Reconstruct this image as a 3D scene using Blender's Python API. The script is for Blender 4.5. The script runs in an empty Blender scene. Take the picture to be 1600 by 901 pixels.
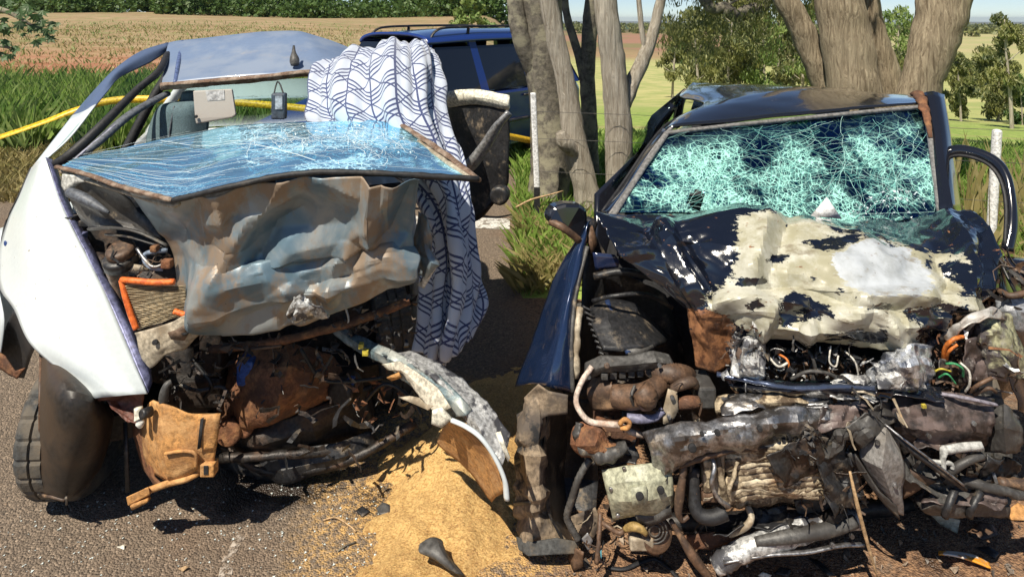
import bpy, bmesh, math, random
import numpy as np
from mathutils import Vector, noise, Matrix, geometry
R = math.radians
random.seed(7); rng = np.random.default_rng(7)
SC = bpy.context.scene; COL = SC.collection
# ------------------------------------------------------------------ camera, sky, sun, exposure
H, F, VH = 1.9, 1000.0, 30.0
cam = bpy.data.cameras.new('camera'); cam_o = bpy.data.objects.new('camera', cam); COL.objects.link(cam_o)
cam_o.location = (0, 0, H); cam_o.rotation_euler = (R(90), 0, 0)
cam.sensor_width = 36; cam.sensor_fit = 'HORIZONTAL'; cam.lens = 36 * F / 1600
cam.shift_y = -(450.5 - VH) / 1600; cam.clip_end = 20000; cam.clip_start = 0.05
SC.camera = cam_o
SUN_AZ, SUN_EL = R(-146), R(56)      # azimuth from +Y (away from camera) clockwise: behind the camera, to the left
sun_vec = Vector((math.sin(SUN_AZ) * math.cos(SUN_EL), math.cos(SUN_AZ) * math.cos(SUN_EL), math.sin(SUN_EL)))
W = bpy.data.worlds.new('World'); SC.world = W; W.use_nodes = True
wn = W.node_tree.nodes; wl = W.node_tree.links
sky = wn.new('ShaderNodeTexSky'); sky.sky_type = 'NISHITA'; sky.sun_disc = False
sky.sun_elevation = SUN_EL; sky.sun_rotation = SUN_AZ; sky.air_density = 0.7; sky.altitude = 1500; sky.dust_density = 0.0; sky.ozone_density = 1.5
wl.new(sky.outputs[0], wn['Background'].inputs[0]); wn['Background'].inputs[1].default_value = 0.07
sl = bpy.data.lights.new('sun', 'SUN'); sl.energy = 4.6; sl.angle = R(0.5); sl.color = (1, .92, .78)
so = bpy.data.objects.new('sun', sl); COL.objects.link(so); so.rotation_euler = sun_vec.to_track_quat('Z', 'Y').to_euler(); so.location = (0, 0, 30)
SC.view_settings.view_transform = 'Standard'; SC.view_settings.look = 'None'; SC.view_settings.exposure = 0.5; SC.view_settings.gamma = 1
SC.cycles.max_bounces = 8; SC.cycles.transparent_max_bounces = 16

# ------------------------------------------------------------------ helpers
def P(u, v, d): return Vector(((u - 800) / F * d, d, H - (v - VH) / F * d))
def G(u, v, z=0.0):
    d = (H - z) * F / (v - VH); return P(u, v, d)
def tag(o, label=None, cat=None, group=None, kind=None):
    if label: o['label'] = label
    if cat: o['category'] = cat
    if group: o['group'] = group
    if kind: o['kind'] = kind
    return o
BASE = {}
def thing(name, label, cat, loc, group=None):
    o = bpy.data.objects.new(name, None); COL.objects.link(o); o.location = loc; o.empty_display_size = .1
    BASE[o.name] = Vector(loc); return tag(o, label, cat, group)
def base_of(o):
    while o.parent: o = o.parent
    return BASE.get(o.name, Vector((0, 0, 0)))
def add(name, parent, geo, mat, smooth=True, thick=0, kind=None, label=None, bevel=0):
    vs, fs = geo[0], geo[1]
    b = base_of(parent) if parent else (sum((Vector(v) for v in vs), Vector()) / len(vs))
    if not parent: b = Vector((b.x, b.y, min(v[2] for v in vs)))
    me = bpy.data.meshes.new(name)
    me.from_pydata([(v[0] - b.x, v[1] - b.y, v[2] - b.z) for v in vs], [], fs)
    if len(geo) > 2 and geo[2] is not None:
        uv = me.uv_layers.new(name='UVMap'); li = np.zeros(len(me.loops), dtype=np.int32); me.loops.foreach_get('vertex_index', li)
        uv.data.foreach_set('uv', np.array(geo[2], dtype=np.float32)[li].ravel())
    if len(geo) > 3 and geo[3] is not None:
        at = me.color_attributes.new('paint', 'FLOAT_COLOR', 'POINT'); at.data.foreach_set('color', np.array(geo[3], dtype=np.float32).ravel())
    if smooth: me.polygons.foreach_set('use_smooth', [True] * len(me.polygons))
    if smooth and len(geo) > 2 and geo[2] is not None and name not in ('blanket', 'fender', 'windscreen'): me.set_sharp_from_angle(angle=R(23))
    me.materials.append(mat)
    o = bpy.data.objects.new(name, me); COL.objects.link(o)
    if parent: o.parent = parent
    else: o.location = b; BASE[o.name] = b
    if thick:
        m = o.modifiers.new('thickness', 'SOLIDIFY'); m.thickness = thick; m.offset = -1
    if bevel:
        m = o.modifiers.new('bevel', 'BEVEL'); m.width = bevel; m.segments = 2; m.limit_method = 'ANGLE'
    if kind: o['kind'] = kind
    if label: o['label'] = label
    return o
def fix(geo):                     # outward normals
    bm = bmesh.new(); bv = [bm.verts.new(v) for v in geo[0]]
    for f in geo[1]:
        try: bm.faces.new([bv[i] for i in f])
        except ValueError: pass
    bmesh.ops.recalc_face_normals(bm, faces=bm.faces)
    bm.verts.index_update(); r = ([v.co.copy() for v in bm.verts], [[v.index for v in f.verts] for f in bm.faces]); bm.free(); return r
def cr(p0, p1, p2, p3, t):
    return .5 * ((2 * p1) + (-p0 + p2) * t + (2 * p0 - 5 * p1 + 4 * p2 - p3) * t * t + (-p0 + 3 * p1 - 3 * p2 + p3) * t ** 3)
def interp(arr, t, sm):
    n = len(arr); i = min(int(t), n - 2); f = t - i
    if sm <= 0: return arr[i] * (1 - f) + arr[i + 1] * f
    p0 = arr[i - 1] if i > 0 else 2 * arr[0] - arr[1]
    p3 = arr[i + 2] if i + 2 < n else 2 * arr[-1] - arr[-2]
    c = cr(p0, arr[i], arr[i + 1], p3, f)
    return c if sm >= 1 else c * sm + (arr[i] * (1 - f) + arr[i + 1] * f) * (1 - sm)
def facet(x, y, seed):
    rs = np.random.default_rng(seed + 11); tab = rs.uniform(-1, 1, 4096); an = rs.uniform(0, 3.14)
    x, y = x + .35 * np.sin(y * 1.7 + seed), y + .35 * np.sin(x * 1.3 + seed * 2)
    x, y = x * math.cos(an) - y * math.sin(an), x * math.sin(an) + y * math.cos(an)
    s = (x + y) * .366; X_, Y_ = x + s, y + s; i, j = np.floor(X_).astype(int), np.floor(Y_).astype(int); a, b = X_ - i, Y_ - j
    h = lambda p, q: tab[(p * 73 + q * 179 + seed * 31) % 4096]
    return np.where(a > b, h(i, j) * (1 - a) + h(i + 1, j) * (a - b) + h(i + 1, j + 1) * b, h(i, j) * (1 - b) + h(i, j + 1) * (b - a) + h(i + 1, j + 1) * a)
def patch(rows, n=6, sm=1.0, amp=0, sc=6, seed=0, world=False, cell=.75, fold=None, creases=()):
    A = np.array([[(p if world else P(*p)) for p in r] for r in rows], dtype=float)
    nr, nc = A.shape[0], A.shape[1]; NI, NJ = (nr - 1) * n + 1, (nc - 1) * n + 1
    T = np.zeros((nr, NJ, 3))
    for i in range(nr):
        for j in range(NJ): T[i, j] = interp(A[i], j / n, sm)
    V = np.zeros((NI, NJ, 3))
    for i in range(NI):
        V[i] = interp(T, i / n, sm)
    if amp:
        gi = np.gradient(V, axis=0); gj = np.gradient(V, axis=1); N = np.cross(gi, gj); N /= np.linalg.norm(N, axis=2, keepdims=True) + 1e-9
        lu = np.concatenate([[0], np.cumsum(np.linalg.norm(np.diff(V, axis=1), axis=2).mean(0))]); lv = np.concatenate([[0], np.cumsum(np.linalg.norm(np.diff(V, axis=0), axis=2).mean(1))])
        U_, W_ = np.meshgrid(lu * sc, lv * sc)
        D = cell * (.75 * facet(U_ * .8, W_ * .8, seed) + .40 * facet(U_ * 1.9, W_ * 1.9, seed + 5) + .14 * facet(U_ * 4.3, W_ * 4.3, seed + 9))
        D += np.array([[(1 - cell) * noise.noise(Vector(V[i, j]) * sc * 1.1 + Vector((seed * 3.1, seed, 0))) for j in range(NJ)] for i in range(NI)])
        if fold: D += fold[0] / amp * (np.sin(6.283 * (fold[1] * np.linspace(0, 1, NJ)[None, :] + .28 * np.sin(np.linspace(0, 7, NI))[:, None] + .25 * np.sin(np.linspace(0, 1, NJ)[None, :] * 5 + np.linspace(0, 9, NI)[:, None]))) + .5 * np.sin(6.283 * fold[1] * 2.3 * np.linspace(0, 1, NJ)[None, :] + np.linspace(0, 5, NI)[:, None]))
        if creases:
            PU, PV = 800 + V[..., 0] / V[..., 1] * F, VH + (H - V[..., 2]) / V[..., 1] * F
            sg = 1 if N[..., 1].mean() < 0 else -1
            for line, am, wd in creases:
                best = np.full(PU.shape, 1e9)
                for (ax_, ay_), (bx2, by2) in zip(line[:-1], line[1:]):
                    l2 = (bx2 - ax_) ** 2 + (by2 - ay_) ** 2; tt = np.clip(((PU - ax_) * (bx2 - ax_) + (PV - ay_) * (by2 - ay_)) / l2, 0, 1)
                    best = np.minimum(best, np.hypot(PU - ax_ - tt * (bx2 - ax_), PV - ay_ - tt * (by2 - ay_)))
                D += sg * am / amp * np.clip(1 - best / wd, 0, 1)
        V = V + N * (D * amp)[..., None]
    vs = V.reshape(-1, 3); fs = []
    for i in range(NI - 1):
        for j in range(NJ - 1):
            a = i * NJ + j; fs.append((a, a + 1, a + NJ + 1, a + NJ))
    uv = [(j / (NJ - 1), i / (NI - 1)) for i in range(NI) for j in range(NJ)]
    return [list(map(tuple, vs)), fs, uv, None, V]
def px(p):
    d = p[1]; return 800 + p[0] / d * F, VH + (H - p[2]) / d * F
def plate(pts, th=.004, dent=0, cuts=0, sc=9, seed=0, world=False):
    """a sheet cut to an outline, with thickness, optionally dented"""
    q = [Vector(p) if world else P(*p) for p in pts]
    bm = bmesh.new(); f = bm.faces.new([bm.verts.new(v) for v in q]); bm.normal_update()
    n = f.normal.copy()
    if n.y > 0: n = -n
    bmesh.ops.triangulate(bm, faces=[f])
    if cuts:
        for _ in range(cuts): bmesh.ops.subdivide_edges(bm, edges=bm.edges[:], cuts=1, use_grid_fill=True)
    for v in bm.verts:
        if dent:
            p = v.co * sc + Vector((seed, seed * 2.3, 0)); v.co += n * dent * (noise.noise(p) + .6 * (noise.voronoi(p * .9)[0][0] - .4))
    top = list(bm.faces)
    r = bmesh.ops.extrude_face_region(bm, geom=top)
    for v in r['geom']:
        if isinstance(v, bmesh.types.BMVert): v.co -= n * th
    bmesh.ops.recalc_face_normals(bm, faces=bm.faces); bm.verts.index_update()
    out = ([v.co.copy() for v in bm.verts], [[v.index for v in f.verts] for f in bm.faces]); bm.free(); return out
def smooth_path(q, k):
    A = np.array(q, dtype=float); return [interp(A, i / k, 1) for i in range((len(q) - 1) * k + 1)]
def tube(pts, r, n=8, k=5, world=False, corr=0, wob=0, flat=1.0, cap=True):
    q = [Vector(p) if world else P(*p) for p in pts]
    rs = r if isinstance(r, (list, tuple)) else [r] * len(q)
    path = smooth_path(q, k); rad = smooth_path([(a, 0, 0) for a in rs], k)
    vs, fs = [], []; up = Vector((.13, .29, .95)); m = len(path)
    for i, p in enumerate(path):
        t = Vector(path[min(i + 1, m - 1)]) - Vector(path[max(i - 1, 0)]); t.normalize()
        a = t.cross(up); a = a.normalized() if a.length > .1 else t.cross(Vector((1, 0, 0))).normalized(); b = a.cross(t)
        rr = rad[i][0] * (1 + (corr if i % 2 else 0))
        for j in range(n):
            th = 2 * math.pi * j / n
            o = a * math.cos(th) + b * math.sin(th) * flat; c = Vector(p) + o * rr
            if wob: c += o * rr * wob * noise.noise(c * (2.2 / max(rr, .02)) * .35)
            vs.append(c)
    for i in range(m - 1):
        for j in range(n): a_, b_ = i * n + j, i * n + (j + 1) % n; fs.append((a_, b_, b_ + n, a_ + n))
    if cap: fs.append(tuple(range(n))[::-1]); fs.append(tuple(range((m - 1) * n, m * n)))
    return fix((vs, fs)) if len(vs) < 4000 else (vs, fs)
def hexa(c8):
    return fix(([Vector(c) for c in c8], [(0, 1, 2, 3), (7, 6, 5, 4), (0, 4, 5, 1), (1, 5, 6, 2), (2, 6, 7, 3), (3, 7, 4, 0)]))
def block(u0, v0, u1, v1, d0, d1, skew=0):
    """a box whose near face fills the pixel rectangle at depth d0, true box going back to d1"""
    a, b = P(u0, v0, d0), P(u1, v1, d0); dy = d1 - d0; s = skew
    f = [(a.x, d0, a.z), (b.x, d0, a.z + s), (b.x, d0, b.z + s), (a.x, d0, b.z)]
    return hexa(f + [(x, y + dy, z) for x, y, z in f])
def disc(u, v, d, r, axis=(0, -1, .2), ln=.03, n=20, r2=None, prof=None):
    c = P(u, v, d); ax = Vector(axis).normalized(); a = ax.cross(Vector((0, 0, 1)));
    a = a.normalized() if a.length > .1 else Vector((1, 0, 0)); b = ax.cross(a)
    prof = prof or [(0, ln), (r * .55, ln), (r * .9, ln), (r2 or r, ln * .8), (r, 0), (0, 0)]
    vs, fs = [], []
    for rr, h in prof:
        for j in range(n):
            t = 2 * math.pi * j / n; vs.append(c + ax * h + (a * math.cos(t) + b * math.sin(t)) * max(rr, .0005))
    for i in range(len(prof) - 1):
        for j in range(n): fs.append((i * n + j, i * n + (j + 1) % n, (i + 1) * n + (j + 1) % n, (i + 1) * n + j))
    return fix((vs, fs))
def inside(x, y, poly):
    r = False; n = len(poly); j = n - 1
    for i in range(n):
        xi, yi = poly[i][0], poly[i][1]; xj, yj = poly[j][0], poly[j][1]
        if (yi > y) != (yj > y) and x < (xj - xi) * (y - yi) / (yj - yi) + xi: r = not r
        j = i
    return r
def shards(poly, n, size, d0, d1, seed=0, bend=.3):
    rr = random.Random(seed); vs, fs = [], []
    xs = [p[0] for p in poly]; ys = [p[1] for p in poly]; k = 0
    while k < n:
        u, v = rr.uniform(min(xs), max(xs)), rr.uniform(min(ys), max(ys))
        if not inside(u, v, poly): continue
        k += 1; c = P(u, v, rr.uniform(d0, d1)); s = size * rr.uniform(.4, 1.4)
        a = Vector((rr.gauss(0, 1), rr.gauss(0, 1), rr.gauss(0, 1))).normalized(); b = a.cross(Vector((rr.gauss(0, 1), rr.gauss(0, 1), rr.gauss(0, 1)))).normalized(); nn = a.cross(b)
        m = rr.choice([3, 4, 5]); i0 = len(vs); el = rr.uniform(.25, .8)
        for side in (0, 1):
            for j in range(m):
                t = 2 * math.pi * j / m + .3; q = rr.uniform(.7, 1.1) if side == 0 else q
                vs.append(c + a * math.cos(t) * s + b * math.sin(t) * s * el + nn * (math.cos(2 * t) * s * bend - side * size * .12))
        fs.append(tuple(i0 + j for j in range(m))); fs.append(tuple(i0 + m + j for j in range(m))[::-1])
        for j in range(m): fs.append((i0 + j, i0 + m + j, i0 + m + (j + 1) % m, i0 + (j + 1) % m))
    return vs, fs
# ------------------------------------------------------------------ materials
def nt(name):
    m = bpy.data.materials.new(name); m.use_nodes = True; t = m.node_tree; return m, t.nodes, t.links, t.nodes['Principled BSDF']
def c4(c): return (c[0], c[1], c[2], 1)
class NB:
    """small node-graph builder"""
    def __init__(s, name): s.m, s.n, s.l, s.b = nt(name)
    def node(s, t, **kw):
        x = s.n.new(t)
        for k, v in kw.items(): setattr(x, k, v)
        return x
    def put(s, sock, v):
        if hasattr(v, 'is_linked') or isinstance(v, bpy.types.NodeSocket): s.l.new(v, sock)
        else: sock.default_value = v
    def math(s, op, a, b=0.0, c=None):
        x = s.node('ShaderNodeMath', operation=op); s.put(x.inputs[0], a); s.put(x.inputs[1], b)
        if c is not None: s.put(x.inputs[2], c)
        return x.outputs[0]
    def obj(s): return s.node('ShaderNodeTexCoord').outputs['Object']
    def uv(s): return s.node('ShaderNodeTexCoord').outputs['UV']
    def mapv(s, vec, scale=(1, 1, 1), rot=(0, 0, 0)):
        x = s.node('ShaderNodeMapping'); s.l.new(vec, x.inputs[0]); x.inputs['Scale'].default_value = scale; x.inputs['Rotation'].default_value = rot; return x.outputs[0]
    def noise(s, vec, scale, det=4, rough=.6, dist=0):
        x = s.node('ShaderNodeTexNoise'); s.l.new(vec, x.inputs['Vector']); x.inputs['Scale'].default_value = scale; x.inputs['Detail'].default_value = det
        x.inputs['Roughness'].default_value = rough; x.inputs['Distortion'].default_value = dist; return x.outputs['Fac']
    def vor(s, vec, scale, feat='F1', out='Distance', rnd=1):
        x = s.node('ShaderNodeTexVoronoi', feature=feat); s.l.new(vec, x.inputs['Vector']); x.inputs['Scale'].default_value = scale; x.inputs['Randomness'].default_value = rnd; return x.outputs[out]
    def ramp(s, v, a, b, lo=0.0, hi=1.0):
        x = s.node('ShaderNodeMapRange'); x.interpolation_type = 'SMOOTHSTEP'; s.put(x.inputs[0], v); x.inputs[1].default_value = a; x.inputs[2].default_value = b; x.inputs[3].default_value = lo; x.inputs[4].default_value = hi; return x.outputs[0]
    def mix(s, f, a, b):
        x = s.node('ShaderNodeMix', data_type='RGBA'); s.put(x.inputs[0], f)
        s.put(x.inputs[6], c4(a) if isinstance(a, tuple) else a); s.put(x.inputs[7], c4(b) if isinstance(b, tuple) else b); return x.outputs[2]
    def bump(s, h, st, dist=.01):
        x = s.node('ShaderNodeBump'); s.l.new(h, x.inputs['Height']); x.inputs['Strength'].default_value = st; x.inputs['Distance'].default_value = dist; s.l.new(x.outputs[0], s.b.inputs['Normal']); return x.outputs[0]
    def sep(s, v):
        x = s.node('ShaderNodeSeparateXYZ'); s.l.new(v, x.inputs[0]); return x.outputs
MATS = {}
def M(name, col, rough=.55, metal=0, col2=None, vs=5, vt=(.42, .62), dust=None, ds=9, dt=(.5, .7), bump=.15, bs=60, coat=0, spec=.5):
    if name in MATS: return MATS[name]
    g = NB(name); o = g.obj(); c = c4(col); rf = rough
    fine = g.noise(o, bs, 5, .65)
    k = .94 if (coat or not bump) else .55
    cc = g.mix(g.ramp(fine, .32, .68), tuple(x * k for x in col), tuple(min(1, x * (2 - k * 1.0) * .95) for x in col))
    if col2: cc = g.mix(g.ramp(g.noise(o, vs, 6, .62), *vt), cc, col2)
    if dust:
        f = g.ramp(g.noise(o, ds, 7, .68), *dt); cc = g.mix(f, cc, dust)
        g.l.new(g.ramp(f, 0, 1, rough, .92), g.b.inputs['Roughness'])
        if metal: g.l.new(g.ramp(f, 0, 1, metal, 0), g.b.inputs['Metallic'])
        if coat: g.l.new(g.ramp(f, 0, 1, coat, 0), g.b.inputs['Coat Weight'])
    else:
        g.l.new(g.ramp(g.noise(o, 7, 3), .3, .7, rough * .8, min(1, rough * 1.2)), g.b.inputs['Roughness'])
        g.b.inputs['Metallic'].default_value = metal; g.b.inputs['Coat Weight'].default_value = coat
    if bump >= .1:
        gm = g.ramp(g.noise(o, 30, 8, .75, .4), .54, .70, 0, .6); cc = g.mix(gm, cc, tuple(x * .25 for x in col))
        sc_ = g.ramp(g.noise(g.mapv(o, (14, 40, 90), (.5, .3, .7)), 3, 3, .5), .70, .74, 0, .55); cc = g.mix(sc_, cc, tuple(min(1, x * 1.6 + .10) for x in col))
    g.b.inputs['Coat Roughness'].default_value = .06; g.b.inputs['Specular IOR Level'].default_value = spec
    g.l.new(cc, g.b.inputs['Base Color'])
    if bump: g.bump(g.math('ADD', fine, g.math('MULTIPLY', g.noise(o, bs * .3, 6, .7), .6)), min(1, bump * 1.4), .006)
    MATS[name] = g.m; return g.m
SOIL = (.30, .13, .055); TAN = (.36, .25, .14)
white = M('white_paint', (.66, .72, .74), .32, coat=.5, dust=(.62, .57, .48), ds=6, dt=(.74, 1.0), bump=.01)
_g = white.node_tree; _b = _g.nodes['Principled BSDF']; _o = _g.nodes.new('ShaderNodeTexCoord'); _n = _g.nodes.new('ShaderNodeTexNoise'); _n.inputs['Scale'].default_value = 42; _n.inputs['Detail'].default_value = 3; _g.links.new(_o.outputs['Object'], _n.inputs['Vector'])
_m = _g.nodes.new('ShaderNodeMapRange'); _m.inputs[1].default_value = .72; _m.inputs[2].default_value = .75; _g.links.new(_n.outputs[0], _m.inputs[0]); _x = _g.nodes.new('ShaderNodeMix'); _x.data_type = 'RGBA'; _x.inputs[7].default_value = (.30, .24, .18, 1); _src = _b.inputs['Base Color'].links[0].from_socket; _g.links.new(_src, _x.inputs[6]); _g.links.new(_m.outputs[0], _x.inputs[0]); _g.links.new(_x.outputs[2], _b.inputs['Base Color'])
violet = M('inner_paint_edge', (.16, .17, .30), .45, metal=.3, dust=(.3, .24, .18), dt=(.52, .75))
roofp = M('skylit_shade_bluegrey', (.17, .23, .35), .38, coat=.3, col2=(.24, .29, .38), vs=3, dust=(.36, .33, .30), ds=5, dt=(.58, .9), bump=.03)  # white roof's blue skylit shade put into the paint colour
sealant = M('brown_sealant', (.17, .105, .07), .75, col2=(.33, .25, .19), vs=20, bump=.5, bs=120)
blackrub = M('black_rubber', (.018, .018, .02), .6, dust=(.12, .10, .08), dt=(.55, .9), bump=.2)
darkmetal = M('dark_oily_metal', (.04, .036, .034), .45, metal=.5, dust=(.13, .075, .045), dt=(.45, .75), bump=.3)
rust = M('soil_caked_metal', (.20, .085, .04), .85, col2=(.10, .05, .03), vs=9, dust=(.32, .16, .07), ds=14, bump=.6)
orange_dust = M('orange_dusted_steel', (.52, .26, .085), .85, col2=(.30, .14, .055), vs=8, dust=(.62, .36, .15), ds=16, dt=(.45, .7), bump=.5)
beige_metal = M('beige_dusty_panel', (.42, .36, .27), .6, col2=(.24, .19, .13), vs=7, dust=(.45, .28, .14), ds=13, dt=(.55, .8), bump=.2)
greyplastic = M('grey_dusty_plastic', (.085, .082, .078), .5, col2=(.045, .042, .04), vs=7, dust=(.33, .26, .18), ds=13, dt=(.56, .76), bump=.2)
blackplastic = M('black_plastic', (.022, .022, .024), .45, dust=(.24, .19, .135), ds=14, dt=(.52, .74), bump=.2)
guard = M('dusty_splash_guard', (.022, .019, .017), .45, col2=(.06, .04, .026), vs=3, dust=(.22, .14, .085), ds=4, dt=(.56, .8), bump=.06)
tyre_m = M('tyre_rubber', (.055, .056, .055), .85, col2=(.13, .11, .085), vs=6, dust=(.25, .18, .11), ds=9, dt=(.5, .8), bump=.3)
rim_m = M('dull_alloy', (.35, .35, .36), .4, metal=.8, dust=(.25, .18, .12), dt=(.45, .8))
steel = M('bare_steel', (.36, .36, .37), .42, metal=.9, col2=(.17, .16, .155), vs=11, vt=(.5, .58), dust=(.32, .25, .17), ds=10, dt=(.54, .72), bump=.2)
scraped = M('scraped_silver', (.55, .55, .54), .45, metal=.4, col2=(.10, .10, .11), vs=13, vt=(.5, .58), bump=.4, bs=70)
tealgrey = M('teal_grey_strip', (.12, .17, .19), .45, metal=.3, col2=(.35, .36, .33), vs=9, bump=.2)
seat_m = M('teal_seat_cloth', (.11, .17, .19), .9, bump=.4, bs=300)
visor_m = M('beige_visor_vinyl', (.42, .38, .34), .7, bump=0, bs=200)
trimgrey = M('grey_trim', (.10, .11, .13), .6, bump=.1)
cream = M('cream_trim', (.70, .67, .56), .6, dust=(.35, .25, .15), dt=(.58, .85))
bright_orange = M('orange_rubber_seal', (.85, .16, .03), .55, bump=.1)
paper = M('filter_paper', (.58, .49, .34), .95, col2=(.42, .33, .21), vs=9, bump=.3)
bluecon = M('blue_plastic', (.03, .08, .28), .45)
bulbglass = M('clear_bulb', (.75, .72, .66), .12)
black_paint = M('black_car_paint', (.010, .011, .016), .16, coat=1, dust=(.10, .075, .05), ds=9, dt=(.6, .9), bump=.01)
headliner = M('dark_interior', (.02, .02, .022), .9)
suvblue = M('dark_blue_car_paint', (.014, .04, .20), .2, coat=1, bump=0)
lens_m = M('smoked_headlamp', (.25, .25, .26), .15, coat=.6)
tyel = M('yellow_tape', (.80, .47, .02), .45, bump=.05)
wire_o = M('orange_wire', (.55, .16, .03), .5); wire_g = M('green_wire', (.05, .30, .12), .5); wire_y = M('yellow_wire', (.55, .45, .06), .5)
wire_w = M('pale_wire', (.55, .52, .46), .5); wire_k = M('black_wire', (.02, .02, .02), .5)
bronze = M('browned_hose', (.13, .075, .045), .55, col2=(.05, .035, .028), vs=9, dust=(.33, .20, .11), dt=(.54, .72))
olive = M('olive_primer_plate', (.40, .40, .29), .5, col2=(.17, .14, .09), vs=6, vt=(.56, .72), dust=(.42, .30, .17), ds=15, dt=(.62, .8), bump=.08)
fins = M('crushed_fins', (.42, .34, .23), .6, col2=(.10, .07, .045), vs=26, vt=(.46, .56), dust=(.35, .22, .11), ds=9, dt=(.55, .8), bump=.5)
liner_m = M('dusty_liner_shade_patches', (.25, .19, .13), .85, col2=(.10, .08, .065), vs=6, vt=(.44, .6), dust=(.03, .03, .032), ds=5, dt=(.52, .58), bump=.06)  # near-black patches paint shadow shapes over the dusty beige
bark_d = M('dark_lichen_bark', (.13, .115, .09), .95, col2=(.26, .24, .17), vs=7, vt=(.45, .6), bump=.9, bs=22)
concrete_w = M('white_post_paint', (.76, .76, .74), .7, bump=.1)
wood_s = M('splintered_wood', (.45, .30, .16), .8, bump=.3)
def bark(name, a, b, zs=1.2):
    g = NB(name); o = g.obj(); st = g.mapv(o, (9, 9, zs)); f = g.noise(st, 3.0, 9, .75, 1.0); v = g.noise(o, 1.3, 4)
    c = g.mix(g.ramp(f, .32, .68), a, b); c = g.mix(g.ramp(v, .5, .75), c, tuple(x * .75 for x in b)); g.l.new(c, g.b.inputs['Base Color'])
    g.b.inputs['Roughness'].default_value = .95; g.bump(f, .9, .04); return g.m
bark_p = bark('pale_grey_bark', (.24, .20, .15), (.54, .49, .40), .8); bark_o = bark('ochre_furrowed_bark', (.13, .095, .055), (.50, .41, .28), 1.1)
def leafm(name, a, b, c):
    g = NB(name); o = g.obj(); f = g.noise(o, 1.2, 3); h = g.noise(o, 14, 2)
    col = g.mix(g.ramp(f, .38, .62), a, b); col = g.mix(g.ramp(h, .5, .75), col, c); g.l.new(col, g.b.inputs['Base Color']); g.b.inputs['Roughness'].default_value = .55
    tr = g.node('ShaderNodeBsdfTranslucent'); g.l.new(col, tr.inputs[0]); mx = g.node('ShaderNodeMixShader'); mx.inputs[0].default_value = .3
    out = [x for x in g.n if x.type == 'OUTPUT_MATERIAL'][0]; g.l.new(g.b.outputs[0], mx.inputs[1]); g.l.new(tr.outputs[0], mx.inputs[2]); g.l.new(mx.outputs[0], out.inputs[0]); return g.m
leaf_e = leafm('eucalyptus_leaves', (.09, .12, .045), (.25, .26, .08), (.40, .38, .16)); leaf_b = leafm('scrub_leaves', (.035, .09, .018), (.09, .17, .035), (.20, .24, .07))
leaf_y = leafm('yellowgreen_leaves', (.13, .22, .05), (.24, .32, .09), (.35, .40, .15)); leaf_f = leafm('fig_leaves', (.04, .09, .03), (.08, .15, .05), (.25, .30, .17))
grass_g = leafm('green_grass_blades', (.12, .23, .04), (.24, .37, .07), (.42, .44, .15)); grass_d = leafm('dry_grass_blades', (.32, .27, .10), (.42, .35, .16), (.20, .22, .06))
# asphalt
def asphalt():
    g = NB('asphalt'); o = g.obj(); s = g.sep(o)
    agg = g.vor(o, 130, out='Color'); a1 = g.sep(agg)[0]; dist = g.vor(o, 130); n1 = g.noise(o, 1.1, 5); n2 = g.noise(o, 60, 5)
    c = g.mix(a1, (.07, .055, .042), (.38, .29, .21)); c = g.mix(g.ramp(n2, .35, .65), c, (.165, .125, .09))
    c = g.mix(g.ramp(n1, .5, .75, 0, .6), c, (.19, .12, .075))
    # dirt trodden over the right part of the road and onto the shoulder
    dirt = g.math('MULTIPLY', g.ramp(g.math('ADD', s[0], g.math('MULTIPLY', n1, .5)), .1, .6), g.ramp(g.noise(o, 5, 6, .7), .25, .5))
    c = g.mix(g.math('MULTIPLY', dirt, .85), c, g.mix(g.ramp(n2, .4, .6), (.13, .062, .03), (.37, .205, .105)))
    # dark fluid spills by both cars; the widest also paints the underbody shade
    def spill(x, y, r):
        dx = g.math('SUBTRACT', s[0], x); dy = g.math('SUBTRACT', s[1], y); rr = g.math('SQRT', g.math('ADD', g.math('MULTIPLY', dx, dx), g.math('MULTIPLY', dy, dy)))
        return g.ramp(g.math('ADD', rr, g.math('MULTIPLY', g.noise(o, 7, 5, .7), .35)), r + .02, r + .16, 1, 0)
    sp = g.math('MAXIMUM', g.math('MAXIMUM', spill(-.55, 2.52, .17), spill(-.95, 2.75, .38)), g.math('MAXIMUM', spill(1.46, 2.24, .12), g.math('MAXIMUM', spill(.75, 2.2, .1), spill(2.0, 2.4, .08))))
    c = g.mix(g.math('MULTIPLY', sp, .88), c, (.018, .012, .010))
    ex = g.math('DIVIDE', g.math('ADD', s[0], .28), .42); ey = g.math('DIVIDE', g.math('SUBTRACT', s[1], 2.5), .72); er = g.math('ADD', g.math('MULTIPLY', ex, ex), g.math('MULTIPLY', ey, ey))
    c = g.mix(g.math('MULTIPLY', g.ramp(er, .8, 2.0, 1, 0), g.ramp(g.noise(o, 34, 7, .8), .44, .60)), c, (.62, .38, .14))
    g.l.new(c, g.b.inputs['Base Color']); g.l.new(g.ramp(sp, 0, 1, .92, .35), g.b.inputs['Roughness'])
    h = g.math('ADD', g.math('MULTIPLY', dist, -1.2), n2); g.bump(h, .9, .008); return g.m
asphalt_m = asphalt()
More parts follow.
